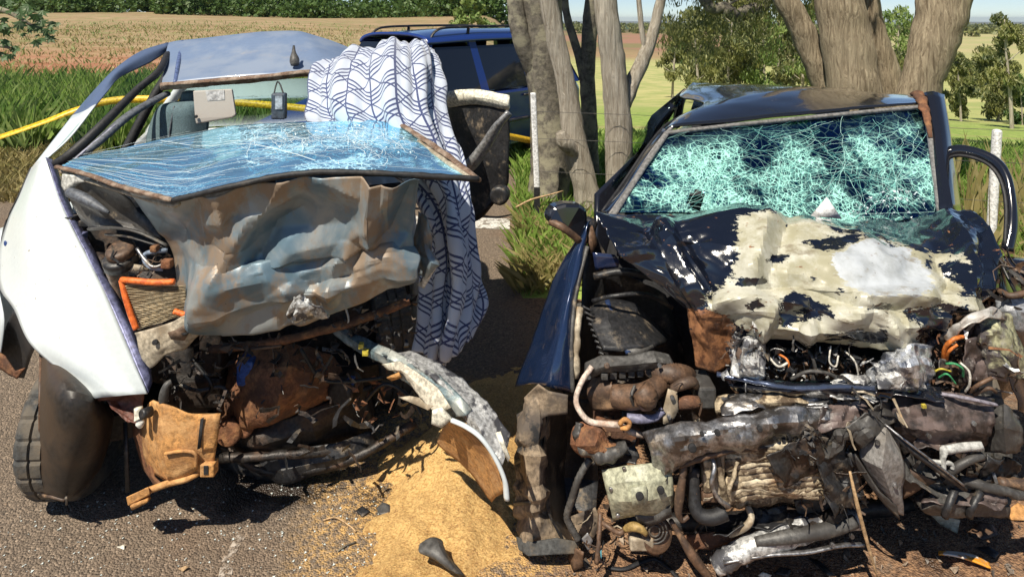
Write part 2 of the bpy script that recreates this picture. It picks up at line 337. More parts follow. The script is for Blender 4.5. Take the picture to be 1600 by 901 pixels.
def terrain_mat():
    g = NB('fields_and_grass'); o = g.obj(); s = g.sep(o); x, y = s[0], s[1]
    n = g.noise(o, .35, 6, .65); nf = g.noise(o, 6, 6, .7); nn = g.noise(g.mapv(o, (.12, 1.2, 1)), .6, 6, .7); big = g.noise(o, .03, 5, .6)
    yj = g.math('ADD', y, g.math('MULTIPLY', g.math('SUBTRACT', n, .5), 6.0))
    L = g.mix(g.ramp(yj, 7.5, 9.5), g.mix(g.ramp(nf, .4, .6), (.22, .17, .07), (.35, .28, .13)), g.mix(g.ramp(nf, .4, .6), (.06, .12, .025), (.12, .18, .04)))
    soil = g.mix(g.ramp(nn, .4, .6), (.30, .12, .06), (.38, .21, .12)); L = g.mix(g.ramp(yj, 17, 21), L, soil)
    stub = g.mix(g.ramp(nn, .36, .62), (.27, .18, .09), (.38, .28, .16)); stub = g.mix(g.ramp(g.noise(o, .5, 6, .7), .46, .64, 0, .75), stub, (.19, .21, .07)); stub = g.mix(g.ramp(g.noise(g.mapv(o, (.5, 1.6, 1)), 1.1, 8, .8), .52, .60, 0, .7), stub, (.17, .10, .05)); stub = g.mix(g.ramp(g.noise(g.mapv(o, (.6, 1.8, 1)), 2.3, 6, .8), .56, .66, 0, .7), stub, (.46, .38, .22)); L = g.mix(g.ramp(yj, 25, 33), L, stub)
    Rr = g.mix(g.ramp(nf, .38, .62), (.16, .26, .04), (.32, .40, .09)); Rr = g.mix(g.ramp(nn, .5, .68, 0, .8), Rr, (.33, .27, .12))
    far = g.mix(g.ramp(n, .4, .6), (.30, .34, .11), (.46, .43, .18)); Rr = g.mix(g.ramp(y, 14, 40), Rr, far)
    right = g.ramp(g.math('DIVIDE', x, g.math('MAXIMUM', y, .1)), .42, .56)
    red = g.mix(g.ramp(g.noise(o, .02, 5), .4, .6), (.30, .16, .10), (.20, .17, .07))
    far2 = g.mix(right, red, g.mix(g.ramp(big, .4, .6), (.42, .36, .18), (.34, .34, .14))); Rr = g.mix(g.ramp(g.math('ADD', y, g.math('MULTIPLY', big, 60)), 150, 260), Rr, far2)
    Rr = g.mix(g.ramp(g.math('ADD', y, g.math('MULTIPLY', big, 200)), 480, 640), Rr, g.mix(g.ramp(g.noise(o, .05, 6, .7), .35, .65), (.025, .05, .022), (.06, .09, .035)))
    Rr = g.mix(g.ramp(g.math('ADD', y, g.math('MULTIPLY', g.noise(o, .002, 5), 2500)), 2600, 3600), Rr, (.14, .15, .12))
    c = g.mix(g.ramp(g.math('DIVIDE', x, g.math('MAXIMUM', y, .1)), -.03, .03), L, Rr)
    g.l.new(c, g.b.inputs['Base Color']); g.b.inputs['Roughness'].default_value = 1; g.bump(nf, .6, .05); return g.m
terrain_m = terrain_mat()
def sawdust_mat():
    g = NB('sawdust'); o = g.obj(); f = g.noise(g.mapv(o, (1, 1.8, 1), (0, 0, .6)), 90, 6, .75); b = g.noise(o, 5, 5, .65)
    c = g.mix(g.ramp(f, .33, .62), (.50, .27, .08), (.90, .60, .24)); c = g.mix(g.ramp(b, .56, .8, 0, .6), c, (.36, .17, .07)); s = g.sep(o)
    g.l.new(c, g.b.inputs['Base Color']); g.b.inputs['Roughness'].default_value = 1; g.bump(f, 1, .012); return g.m
sawdust_m = sawdust_mat()
def glass_mat(name, tint, crack, scale, haze, gl=(.9, .95, 1), ior=1.5, l1w=.8, fw=.75, refl=0, zone=None, body=0):
    g = NB(name); o = g.obj(); wv = g.node('ShaderNodeTexNoise'); g.l.new(o, wv.inputs['Vector']); wv.inputs['Scale'].default_value = 5
    mxv = g.node('ShaderNodeVectorMath', operation='MULTIPLY_ADD'); g.l.new(wv.outputs['Color'], mxv.inputs[0]); mxv.inputs[1].default_value = (.12, .12, .12); g.l.new(o, mxv.inputs[2])
    e1 = g.vor(mxv.outputs[0], scale, 'DISTANCE_TO_EDGE'); e2 = g.vor(mxv.outputs[0], scale * 2.7, 'DISTANCE_TO_EDGE')
    dens = g.ramp(g.noise(o, 3.4, 5, .66), *haze)
    if zone: dens = g.math('MULTIPLY', dens, g.ramp(g.sep(g.uv())[zone[0]], zone[1], zone[2], zone[3], 1))
    l1 = g.ramp(e1, .015, .05, 1, 0); l2 = g.math('MULTIPLY', g.ramp(e2, .02, .09, 1, 0), dens)
    frost = g.math('MULTIPLY', dens, g.ramp(g.noise(o, 26, 5, .7), .38, .66, 0, fw))
    m = g.math('MINIMUM', g.math('ADD', g.math('ADD', g.math('MULTIPLY', g.math('MULTIPLY', l1, g.ramp(dens, 0, .35, .12, 1)), l1w), l2), frost), .95); m = g.math('MAXIMUM', m, body)
    tr = g.node('ShaderNodeBsdfTransparent'); tr.inputs[0].default_value = c4(tint); gs = g.node('ShaderNodeBsdfGlossy'); gs.inputs[0].default_value = c4(gl); gs.inputs[1].default_value = .04
    fr = g.node('ShaderNodeFresnel'); fr.inputs[0].default_value = ior; bp = g.node('ShaderNodeBump'); bp.inputs['Strength'].default_value = .35; bp.inputs['Distance'].default_value = .01
    g.l.new(g.noise(o, 9, 4), bp.inputs['Height']); g.l.new(bp.outputs[0], gs.inputs['Normal'])
    a = g.node('ShaderNodeMixShader'); g.l.new(g.math('MAXIMUM', fr.outputs[0], refl), a.inputs[0]); g.l.new(tr.outputs[0], a.inputs[1]); g.l.new(gs.outputs[0], a.inputs[2])
    df = g.node('ShaderNodeBsdfDiffuse'); df.inputs[0].default_value = c4(crack)
    z = g.node('ShaderNodeMixShader'); g.l.new(m, z.inputs[0]); g.l.new(a.outputs[0], z.inputs[1]); g.l.new(df.outputs[0], z.inputs[2])
    out = [q for q in g.n if q.type == 'OUTPUT_MATERIAL'][0]; g.l.new(z.outputs[0], out.inputs[0]); return g.m
glassL = glass_mat('cracked_glass_sky_tint', (.08, .36, .70), (.40, .68, .84), 15, (.44, .60), (.34, .76, 1), 1.6, .10, .8, .85, (0, .30, .60, .25), .14)  # blue sky reflection put into the tint, gloss and body colours
glassR = glass_mat('cracked_teal_glass', (.16, .36, .38), (.40, .80, .70), 21, (.42, .60), (.22, .50, 1), 1.5, .55, .55, .16, (1, .12, .55, .03))
glassC = glass_mat('plain_window_glass', (.72, .80, .78), (.6, .7, .7), .01, (.98, .99), (.9, .95, 1), 1.14); 
glassK = M('dark_window_glass', (.010, .013, .02), .05, coat=1, bump=0)
crackL = M('crack_lines_white', (.66, .76, .78), .5, bump=0); crackR = M('crack_lines_teal', (.28, .66, .58), .5, bump=0)
def blanket_mat():
    g = NB('navy_line_blanket'); s = g.sep(g.uv()); u = g.math('MULTIPLY', s[0], 3.6); v = g.math('MULTIPLY', s[1], 10.5)
    cu = g.math('FLOOR', u); par = g.math('MULTIPLY', g.math('MODULO', cu, 2.0), .5)
    a = g.math('ABSOLUTE', g.math('SUBTRACT', g.math('MULTIPLY', g.math('FRACT', u), 2.0), 1.0))
    q = g.math('ADD', g.math('ADD', v, g.math('MULTIPLY', a, .6)), par); f = g.math('FRACT', q)
    ln = g.math('MULTIPLY', g.math('LESS_THAN', g.math('FRACT', g.math('MULTIPLY', f, 6.0)), .42), g.math('LESS_THAN', f, .56))
    q2 = g.math('FRACT', g.math('ADD', g.math('SUBTRACT', v, g.math('MULTIPLY', a, .6)), par)); thin = g.math('LESS_THAN', g.math('ABSOLUTE', g.math('SUBTRACT', q2, .5)), .028)
    vert = g.math('MAXIMUM', g.math('GREATER_THAN', a, .965), g.math('MULTIPLY', g.math('LESS_THAN', a, .03), g.math('GREATER_THAN', f, .0)))
    m = g.math('MAXIMUM', g.math('MAXIMUM', ln, thin), vert); fz = g.noise(g.obj(), 220, 3)
    c = g.mix(g.math('MULTIPLY', m, g.ramp(fz, .25, .45, .6, 1)), (.52, .57, .67), (.05, .065, .16)); g.l.new(c, g.b.inputs['Base Color']); g.b.inputs['Roughness'].default_value = 1
    g.b.inputs['Sheen Weight'].default_value = .3; g.bump(fz, .5, .004); return g.m
blanket_m = blanket_mat()
def hoodL_mat():
    g = NB('scuffed_silver_shade_tints'); o = g.obj(); n = g.noise(o, 3.2, 6, .62, .5); d = g.noise(g.mapv(o, (1, 1, .6), (0, .5, 0)), 4.5, 7, .66); f = g.noise(o, 55, 5, .7)
    c = g.mix(g.ramp(n, .40, .60), (.13, .20, .25), (.30, .32, .32)); c = g.mix(g.ramp(d, .46, .58, 0, .85), c, (.30, .21, .135)); c = g.mix(g.ramp(f, .66, .72), c, (.05, .05, .055))  # blue and tan mottling puts skylit shade and reflections into the colour
    g.l.new(c, g.b.inputs['Base Color']); g.b.inputs['Metallic'].default_value = .3; g.l.new(g.ramp(d, .45, .7, .40, .75), g.b.inputs['Roughness']); g.bump(f, .12, .004); return g.m
hoodL_m = hoodL_mat()
def hoodR_mat():
    g = NB('torn_black_and_cream_paint'); at = g.node('ShaderNodeVertexColor', layer_name='paint'); s = g.node('ShaderNodeSeparateColor'); g.l.new(at.outputs[0], s.inputs[0]); o = g.obj()
    n = g.noise(g.mapv(o, (.32, .6, 1)), 55, 8, .72, .3); n2 = g.noise(o, 12, 6, .7); st_ = g.noise(g.mapv(o, (.12, .5, 1)), 120, 4, .6); f = g.noise(o, 80, 5, .7)
    jag = g.math('ADD', g.math('MULTIPLY', g.math('SUBTRACT', n, .5), 2.6), g.math('MULTIPLY', g.math('SUBTRACT', n2, .5), 1.4)); jag = g.math('ADD', jag, g.math('MULTIPLY', g.math('SUBTRACT', st_, .5), .9))
    cm = g.ramp(g.math('ADD', s.outputs[0], jag), .45, .50); wm = g.ramp(g.math('ADD', s.outputs[1], g.math('MULTIPLY', jag, .8)), .44, .54); rm = g.ramp(g.math('ADD', s.outputs[2], jag), .4, .6)
    blk = g.mix(g.ramp(f, .70, .74), (.006, .008, .015), (.16, .17, .2)); cre = g.mix(g.ramp(g.noise(o, 7, 6, .7), .4, .65), (.34, .32, .22), (.53, .52, .44)); cre = g.mix(g.ramp(f, .66, .73), cre, (.10, .09, .08))
    c = g.mix(cm, blk, cre); c = g.mix(wm, c, g.mix(g.ramp(g.noise(o, 14, 5), .4, .7), (.48, .51, .54), (.33, .35, .36)))
    c = g.mix(rm, c, g.mix(g.ramp(g.noise(o, 28, 8, .75), .4, .6), (.09, .04, .022), (.30, .14, .065))); g.l.new(c, g.b.inputs['Base Color'])
    c = g.mix(g.math('MULTIPLY', rr_ := g.math('MAXIMUM', cm, wm), g.ramp(g.noise(g.mapv(o, (.4, .6, 1)), 22, 7, .75), .54, .66, 0, .75)), c, (.22, .185, .13)); g.l.new(c, g.b.inputs['Base Color'])
    rr = g.math('MAXIMUM', g.math('MAXIMUM', cm, wm), rm); g.l.new(g.ramp(rr, 0, 1, .14, .36), g.b.inputs['Roughness']); g.l.new(g.ramp(rr, 0, 1, 1, 0), g.b.inputs['Coat Weight']); g.bump(g.math('ADD', f, rr), .12, .004); return g.m
hoodR_m = hoodR_mat()

# ------------------------------------------------------------------ ground and terrain
def sstep(a, b, x): t = np.clip((x - a) / (b - a), 0, 1); return t * t * (3 - 2 * t)
LP = ([0, 10, 30, 55, 80, 110, 300, 1500, 9000], [0, 0, .15, 1.0, 2.2, 2.6, 2.0, 0, -20])
RP = ([0, 9, 14, 22, 40, 80, 150, 300, 600, 1500, 4000, 9000], [0, 0, -.35, -1.2, -3.0, -5.6, -7.6, -8.2, -7.0, -10, -24, -30])
def hgt(x, y):
    r = np.hypot(x, y); az = np.degrees(np.arctan2(x, y)); w = sstep(-2.5, 4, az) * (1 - sstep(70, 110, az))
    h = np.interp(r, *RP) * w + np.interp(r, *LP) * (1 - w)
    k = sstep(12, 40, r); h = h + k * (.35 * np.sin(x * .11 + 1) * np.cos(y * .07) + w * sstep(60, 200, r) * 1.3 * np.sin(x * .013 + .5) * np.cos(y * .009 + 1)) ; return h
az = np.concatenate([np.arange(-60, 60, .75), np.arange(60, 300, 4)]); rad = np.concatenate([[0.01], np.geomspace(1.5, 9000, 110)])
AZ, RA = np.meshgrid(np.radians(az), rad); X, Y = RA * np.sin(AZ), RA * np.cos(AZ); Z = hgt(X, Y)
na = len(az); vs = list(zip(X.ravel(), Y.ravel(), Z.ravel())); fs = []
for i in range(len(rad) - 1):
    for j in range(na): k = (j + 1) % na; fs.append((i * na + j, i * na + k, (i + 1) * na + k, (i + 1) * na + j))
t = bpy.data.meshes.new('ground'); t.from_pydata(vs, [], fs); t.materials.append(terrain_m); t.polygons.foreach_set('use_smooth', [True] * len(t.polygons))
to = bpy.data.objects.new('ground', t); COL.objects.link(to); tag(to, kind='structure')
def sheet(name, pts, z, mat, cuts=0):
    n = len(pts); ov, oe, of, *_ = geometry.delaunay_2d_cdt([Vector((x, y)) for x, y in pts], [(k, (k + 1) % n) for k in range(n)], [], 1, 1e-5)
    me = bpy.data.meshes.new(name); me.from_pydata([(v.x, v.y, z) for v in ov], [], [list(f) for f in of]); me.materials.append(mat); o = bpy.data.objects.new(name, me); COL.objects.link(o); tag(o, kind='structure'); return o
def ragged(a, b, n, amp, seed):
    rr = random.Random(seed); return [(a[0] + (b[0] - a[0]) * i / n + rr.uniform(-amp, amp), a[1] + (b[1] - a[1]) * i / n + rr.uniform(-amp, amp)) for i in range(n + 1)]
road = [(-40, -6), (14, -6), (14, 2.2)] + ragged((9, 2.7), (2.9, 3.6), 24, .06, 1) + ragged((2.6, 4.0), (.08, 4.35), 24, .05, 2) + ragged((.03, 4.6), (.03, 7.0), 18, .03, 3) + ragged((0, 9.0), (-3, 9.3), 10, .08, 6) + ragged((-3.4, 9.2), (-4.6, 7.2), 14, .07, 4) + ragged((-4.9, 6.7), (-40, 1.0), 60, .12, 5)
sheet('road', road, .004, asphalt_m)
line_m = M('worn_road_paint', (.62, .60, .55), .8, col2=(.2, .17, .14), vs=14, vt=(.5, .62))
sheet('road_marking', [(-1.9, 5.95), (-.02, 5.77), (-.02, 6.07), (-1.9, 6.25)], .008, line_m)
chalk_m = NB('rubbed_chalk'); _o = chalk_m.obj(); chalk_m.b.inputs['Base Color'].default_value = (.50, .43, .36, 1); chalk_m.b.inputs['Roughness'].default_value = 1
chalk_m.l.new(chalk_m.math('MULTIPLY', chalk_m.ramp(chalk_m.noise(_o, 45, 6, .75), .42, .60), chalk_m.ramp(chalk_m.noise(_o, 6, 3), .3, .55)), chalk_m.b.inputs['Alpha'])
a = [G(u, v) for u, v in ((372, 835), (384, 840), (366, 870), (356, 960), (330, 960), (346, 880))]; sheet('chalk_mark', [(p.x, p.y) for p in a], .008, chalk_m.m)

# loose stones and crumbs
def stones(name, n, region, smin, smax, mat, label, zf=lambda x, y: .004):
    vs, fs = [], []; rr = random.Random(hash(name) % 1000 if False else len(name)); k = 0
    while k < n:
        x, y = region(rr); s = smin + (smax - smin) * rr.random() ** 3; i0 = len(vs); ph = rr.random() * 6; z0 = zf(x, y)
        for j in range(5): t_ = ph + j * 1.2566; q = s * rr.uniform(.6, 1.1); vs.append((x + math.cos(t_) * q, y + math.sin(t_) * q, z0 - .001))
        vs.append((x + s * .2, y, z0 + s * rr.uniform(.5, .9)))
        for j in range(5): fs.append((i0 + j, i0 + (j + 1) % 5, i0 + 5))
        k += 1
    o = add(name, None, (vs, fs), mat, False); tag(o, label, 'gravel', kind='stuff'); return o
stones('road_grit', 5200, lambda r: (r.uniform(-2.4, 2.4), 1.9 + 1.6 * r.random() ** 1.5), .0015, .006, M('grit', (.17, .13, .10), .9, col2=(.34, .24, .16), vs=30), 'fine brown grit strewn over the road')
stones('crash_crumbs', 1500, lambda r: (r.uniform(.05, 2.6), 2.05 + .7 * r.random()), .002, .011, M('crumbs', (.09, .06, .045), .8, col2=(.36, .22, .12), vs=40), 'dark crumbs of plastic and dirt under the black car')

# ------------------------------------------------------------------ grass, scrub, trees
def blades(name, spots, hmin, hmax, w, mat, label, lean=.5):
    n = len(spots); hh = rng.uniform(hmin, hmax, n); an = rng.uniform(0, 6.283, n); ln = rng.uniform(.1, lean, n) * hh; la = rng.uniform(0, 6.283, n)
    x, y = spots[:, 0], spots[:, 1]; z = hgt(x, y); ww = w * rng.uniform(.6, 1.3, n)
    dx, dy = np.cos(an) * ww, np.sin(an) * ww; lx, ly = np.cos(la) * ln, np.sin(la) * ln
    V = np.stack([np.stack([x - dx, y - dy, z - .01], 1), np.stack([x + dx, y + dy, z - .01], 1), np.stack([x + dx * .7 + lx * .4, y + dy * .7 + ly * .4, z + hh * .6], 1), np.stack([x + lx, y + ly, z + hh], 1)], 1).reshape(-1, 3)
    me = bpy.data.meshes.new(name); i = np.arange(n)[:, None] * 4; T = np.concatenate([i + [0, 1, 2], i + [0, 2, 3]], 1).reshape(-1, 3)
    me.vertices.add(len(V)); me.vertices.foreach_set('co', V.ravel()); me.loops.add(len(T) * 3); me.loops.foreach_set('vertex_index', T.ravel().astype(np.int32))
    me.polygons.add(len(T)); me.polygons.foreach_set('loop_start', np.arange(0, len(T) * 3, 3, dtype=np.int32)); me.update(calc_edges=True); me.validate(); me.materials.append(mat)
    o = bpy.data.objects.new(name, me); COL.objects.link(o); return tag(o, label, 'grass', kind='stuff')
def region(n, xf, y0, y1, clump=0):
    y = y0 + (y1 - y0) * rng.random(n); x = np.array([xf(a, rng.random()) for a in y])
    if clump:
        k = np.array([noise.noise(Vector((a * .9, b * .9, 3))) for a, b in zip(x, y)]); m = k > clump - 1; x, y = x[m], y[m]
    return np.stack([x, y], 1)
lf = lambda y, t: (-.95 + .65 * t) * y
blades('tall_verge_grass', region(26000, lf, 9.0, 16, .85), .25, .75, .012, grass_g, 'tall green grass along the field edge behind the white car', .6)
blades('seeding_verge_grass', region(7000, lf, 8.6, 15, .9), .25, .8, .009, leaf_y, 'paler seeding grass among the tall green verge grass', .8)
blades('dry_verge_grass', region(9000, lambda y, t: (-.95 + .3 * t) * y, 6.6, 9.6), .06, .2, .008, grass_d, 'short dry grass at the road edge left of the white car', 1.2)
blades('field_stubble', region(15000, lambda y, t: (-.9 + .85 * t) * y, 21, 50, .8), .04, .18, .022, grass_d, 'dry straw stubble on the field behind the white car', 1.5)
rt = lambda y, t: .04 + (y * .98) * t
blades('field_weeds', region(7000, lambda y, t: (-.9 + .85 * t) * y, 20, 58, 1.0), .05, .25, .03, leaf_y, 'green weeds dotted over the stubble field', 1.2)
blades('green_roadside_grass', region(52000, rt, 4.7, 11, .75), .05, .24, .007, grass_g, 'green grass beneath the trees behind the black car', .9)
blades('dry_roadside_grass', region(13000, lambda y, t: .04 + y * .95 * t, 4.35, 6.2, .9), .05, .22, .006, grass_d, 'dry grass at the road edge by the black car', 1.6)
blades('dry_stalks', region(420, lambda y, t: 3.1 + 2.2 * t, 4.6, 7.0), .3, .8, .003, grass_d, 'tall dry stalks beside the black door frame', .35)
def leaves(centers, radii, n, size, droop=.2, asp=.4, seed=0):
    """leaf quads spread through clump volumes"""
    r = np.random.default_rng(seed); C = np.array(centers, dtype=float); Rr = np.array(radii, dtype=float); wgt = Rr ** 2.2; k = r.choice(len(C), n, p=wgt / wgt.sum())
    d = r.normal(size=(n, 3)); d /= np.linalg.norm(d, axis=1)[:, None]; p = C[k] + d * (Rr[k] * r.random(n) ** .45)[:, None] * [1, 1, .8]
    a = r.normal(size=(n, 3)); a[:, 2] -= droop * 3; a /= np.linalg.norm(a, axis=1)[:, None]; b = np.cross(a, r.normal(size=(n, 3))); b /= np.linalg.norm(b, axis=1)[:, None] + 1e-6
    s = size * r.uniform(.6, 1.3, n)[:, None]; V = np.stack([p - a * s, p + b * s * asp, p + a * s, p - b * s * asp], 1).reshape(-1, 3)
    return V.tolist(), [(4 * i, 4 * i + 1, 4 * i + 2, 4 * i + 3) for i in range(n)]
def tree(name, label, base, stems, mat, crown, nleaf, lsize, lmat, group=None, wob=.12, seed=0, droop=.5, extra=None):
    t_ = thing(name, label, 'tree', base, group)
    for i, (pts, rs) in enumerate(stems): add('trunk' if i == 0 else 'limb', t_, tube(pts, rs, 12 if max(rs) > .08 else 7, 7, True, wob=wob), mat)
    if crown: add('crown', t_, leaves([c[:3] for c in crown], [c[3] for c in crown], nleaf, lsize, droop, .3, seed), lmat, False)
    return t_
def crown_of(x, y, z0, z1, r, n, cr_, seed):
    rr = random.Random(seed); o = []
    for i in range(n):
        t_ = i / max(1, n - 1); a = rr.uniform(0, 6.28); q = r * rr.uniform(.15, 1) * (1 - .55 * abs(t_ - .4)); o.append((x + math.cos(a) * q, y + math.sin(a) * q, z0 + (z1 - z0) * t_ + rr.uniform(-.3, .3), cr_ * rr.uniform(.6, 1.2)))
    return o
def stem_px(pts, d): return [P(u, v, d) for u, v in pts]
def scrown(p, n=9, r=1.3, seed=0, up=2.6):
    return crown_of(p.x, p.y + .8, p.z + up * .5, p.z + up * 1.9, r, n, .62, seed)
gr = 'old tree trunks left of the black car'
b = G(843, 322); top = P(840, -70, 6.6)
s1 = [P(856, 330, 6.5), P(860, 240, 6.55), P(856, 150, 6.6), P(848, 60, 6.6), top, top + Vector((-.3, .2, 1.6))]
tree('tree', 'thick dark lichened trunk leftmost, behind the white fence post', (b.x, b.y, 0), [(s1, [.24, .20, .20, .21, .21, .15]), ([P(838, 110, 6.6), P(815, 60, 6.5), P(806, 10, 6.5), P(800, -60, 6.5)], [.12, .1, .09, .07])], bark_d, scrown(s1[-1], 8, 1.2, 1), 2500, .07, leaf_e, gr)
s2 = [P(921, 338, 6.15), P(914, 290, 6.15), P(898, 225, 6.15), P(886, 140, 6.15), P(868, 60, 6.15), P(853, -20, 6.15), P(846, -90, 6.2), P(840, -250, 6.4)]
tree('tree', 'pale slanting trunk with a knot, leaning left across the dark trunk', (s2[0].x, s2[0].y, 0), [(s2, [.14, .12, .12, .095, .09, .09, .085, .07]), ([P(900, 240, 6.1), P(882, 222, 6.0), P(876, 206, 5.98)], [.07, .075, .05])], bark_p, scrown(s2[-1], 7, 1.2, 2), 2200, .07, leaf_e, gr)
s3 = [P(924, 300, 7.2), P(922, 210, 7.2), P(918, 120, 7.2), P(922, 40, 7.2), P(930, -60, 7.2), P(940, -220, 7.3)]
tree('tree', 'dark narrow trunk between the two pale trunks', (s3[0].x, s3[0].y, 0), [(s3, [.10, .09, .085, .085, .08, .06]), ([P(916, 150, 7.2), P(905, 90, 7.2), P(885, 20, 7.25), P(880, -50, 7.3)], [.05, .05, .045, .04])], bark_d, scrown(s3[-1], 6, 1.1, 3), 1800, .07, leaf_e, gr)
s4 = [P(968, 340, 6.0), P(968, 270, 6.0), P(966, 190, 6.0), P(958, 100, 6.0), P(948, 20, 6.0), P(940, -70, 6.05), P(935, -240, 6.2)]
tree('tree', 'pale upright trunk nearest the black car windscreen pillar', (s4[0].x, s4[0].y, 0), [(s4, [.15, .13, .125, .115, .11, .11, .09]), ([P(975, 165, 6.05), P(990, 125, 6.15), P(1008, 85, 6.2), P(1022, 45, 6.25), P(1034, -10, 6.3), P(1040, -90, 6.3)], [.07, .075, .07, .055, .05, .04]), ([P(1010, 82, 6.2), P(1003, 50, 6.2), P(998, 0, 6.2), P(994, -60, 6.2)], [.03, .028, .025, .02])], bark_p, scrown(s4[-1], 7, 1.2, 4), 2200, .07, leaf_e, gr)
bb = (4.05, 7.0, 0)
st = [([P(1375, 330, 7.0), P(1352, 220, 7.0), P(1334, 140, 7.0), P(1321, 60, 7.0), P(1311, 0, 7.0), P(1300, -80, 7.0), P(1290, -220, 7)], [.44, .32, .275, .26, .25, .24, .2]),
      ([P(1395, 320, 6.9), P(1418, 200, 6.9), P(1436, 140, 6.85), P(1458, 70, 6.8), P(1475, 0, 6.8), P(1495, -80, 6.8), P(1530, -220, 6.8)], [.34, .22, .20, .225, .26, .25, .16]),
      ([P(1345, 210, 7.4), P(1300, 145, 7.4), P(1272, 90, 7.4), P(1250, 40, 7.4), P(1222, -10, 7.4), P(1180, -90, 7.4)], [.20, .17, .145, .14, .13, .1]),
      ([P(1400, 220, 7.5), P(1392, 130, 7.5), P(1372, 60, 7.5), P(1360, 0, 7.5), P(1355, -90, 7.5)], [.18, .14, .11, .1, .09])]
cc = scrown(st[0][0][-1], 12, 2.2, 5) + scrown(st[1][0][-1], 9, 1.8, 6)
tree('tree', 'big forked tree with furrowed ochre trunks behind the black car roof', bb, st, bark_o, cc, 6000, .08, leaf_e)
# overhanging bough with hanging leaves above the black car
r0 = P(1010, 10, 9.5)
bo = [P(1215, -60, 9.5), P(1190, 6, 9.5), P(1165, 20, 9.5), P(1148, 24, 9.5), P(1130, 12, 9.5), P(1112, 14, 9.5), P(1098, -8, 9.5), P(1080, -60, 9.5)]
rr = random.Random(3); hang = [(P(rr.uniform(1040, 1290), rr.uniform(-30, 85) if i % 3 else rr.uniform(-30, 30), rr.uniform(9.2, 10.2))) for i in range(48)]
t_ = thing('tree_bough', 'dark crooked bough with hanging grey-green leaves above the black car roof', 'bough', tuple(bo[0]))
add('limb', t_, tube(bo, [.16, .13, .11, .10, .09, .085, .08, .07], 9, 6, True, wob=.3), bark_d)
add('limb', t_, tube([bo[0], P(1290, -60, 8.4), P(1340, -70, 7.2)], [.16, .17, .18], 9, 6, True), bark_d)
for i in range(7):
    q = hang[i * 4]; add('twig', t_, tube([bo[1 + i % 6], (Vector(bo[1 + i % 6]) + q) / 2 + Vector((0, 0, .12)), q], [.02, .012, .006], 5, 4, True), bark_d)
add('foliage', t_, leaves([tuple(h) for h in hang], [.26] * len(hang), 6500, .045, .9, .22, 9), leaf_e, False)

# trees standing in the valley
def valley_tree(u, vb, d, hgt_px, wpx, label, seed, lm=leaf_e, n=1500, low=.25, ls=.012, group='trees in the valley'):
    p = P(u, vb, d); p.z = float(hgt(np.array(p.x), np.array(p.y))); vb2 = VH + (H - p.z) / d * F
    hh = (vb2 - (vb - hgt_px)) / F * d; w = wpx * 1.35 / F * d / 2; rr = random.Random(seed); lean = rr.uniform(-.06, .06) * hh
    stems = [([p - Vector((0, 0, .3)), p + Vector((lean * .4, 0, hh * .35)), p + Vector((lean, 0, hh * .7)), p + Vector((lean * 1.2, 0, hh * .97))], [hh * .018, hh * .014, hh * .009, hh * .003])]
    cr_ = []; m = 16
    for i in range(m):
        t_ = low + (1 - low) * (i + .5) / m; a = rr.uniform(0, 6.28); q = w * rr.uniform(.3, .95) * (1.1 - .6 * abs(t_ - .55) * 1.6); c = p + Vector((lean * t_ + math.cos(a) * q, math.sin(a) * q, hh * t_)); cr_.append((c.x, c.y, c.z, w * rr.uniform(.28, .5)))
        if i % 3 == 0: stems.append(([p + Vector((lean * t_, 0, hh * max(.1, t_ - .12))), c], [hh * .006, hh * .002]))
    return tree('tree', label, tuple(p), stems, bark_p, cr_, int(n * 1.9), ls * d, lm, group, 0, seed, .6)
VT = [(1050, 168, 45, 130, 34, 'thin valley tree with a bare lower trunk, just right of the leaning limb', leaf_e, 700, .3), (1092, 172, 40, 150, 60, 'grey-green tree standing left in the valley, above the roof of the black car', leaf_e, 1500, .2),
      (1135, 165, 44, 150, 62, 'tall pale-stemmed tree in the middle of the valley group', leaf_e, 1600, .2), (1175, 150, 52, 140, 60, 'yellowish tree right of the middle in the valley group', leaf_y, 1500, .15), (1215, 148, 48, 130, 60, 'dark bushy tree at the right of the valley group', leaf_e, 1600, .1),
      (1255, 150, 46, 130, 52, 'yellow-green tree close left of the forked tree', leaf_y, 1300, .1), (1400, 120, 60, 105, 46, 'bright yellow-green tree seen through the fork of the big tree', leaf_y, 1200, .1), (1388, 160, 40, 80, 32, 'small dark tree low in the fork of the big tree', leaf_e, 800, .1),
      (1502, 205, 24, 120, 38, 'dark conical tree just right of the black roof pillar', leaf_e, 1700, .06), (1515, 140, 60, 45, 46, 'low round tree on the pale hillside', leaf_e, 900, .05), (1560, 212, 26, 130, 56, 'olive green tree left of the tall thin eucalyptus', leaf_e, 1800, .1),
      (1582, 225, 20, 200, 40, 'tall thin eucalyptus with pale stem at the right edge', leaf_e, 1400, .3), (1598, 222, 24, 100, 40, 'leafy tree cut by the right edge', leaf_b, 1400, .1), (1560, 130, 75, 42, 50, 'round grey-green tree halfway up the pale slope', leaf_e, 900, .05), (1110, 168, 46, 160, 66, 'leafy olive tree between the grey-green tree and the pale-stemmed tree', leaf_e, 1800, .15), (1155, 160, 50, 165, 62, 'tall olive tree behind the pale-stemmed tree', leaf_e, 1700, .2), (1195, 152, 44, 120, 56, 'low yellow-olive tree in front of the dark bushy tree', leaf_y, 1500, .05), (1238, 150, 54, 150, 60, 'tall grey-green tree behind the yellow-green tree', leaf_e, 1600, .1), (1068, 95, 130, 30, 40, 'far dark tree clump left on the green hill', leaf_b, 700, .02), (1200, 96, 140, 34, 60, 'far dark tree clump on the green hill', leaf_b, 800, .02)]
for i, (u, vb, d, hp, wp, lab, lm, n, low) in enumerate(VT): valley_tree(u, vb, d, hp, wp, lab, i + 20, lm, n, low, .0042 if d < 100 else .003)
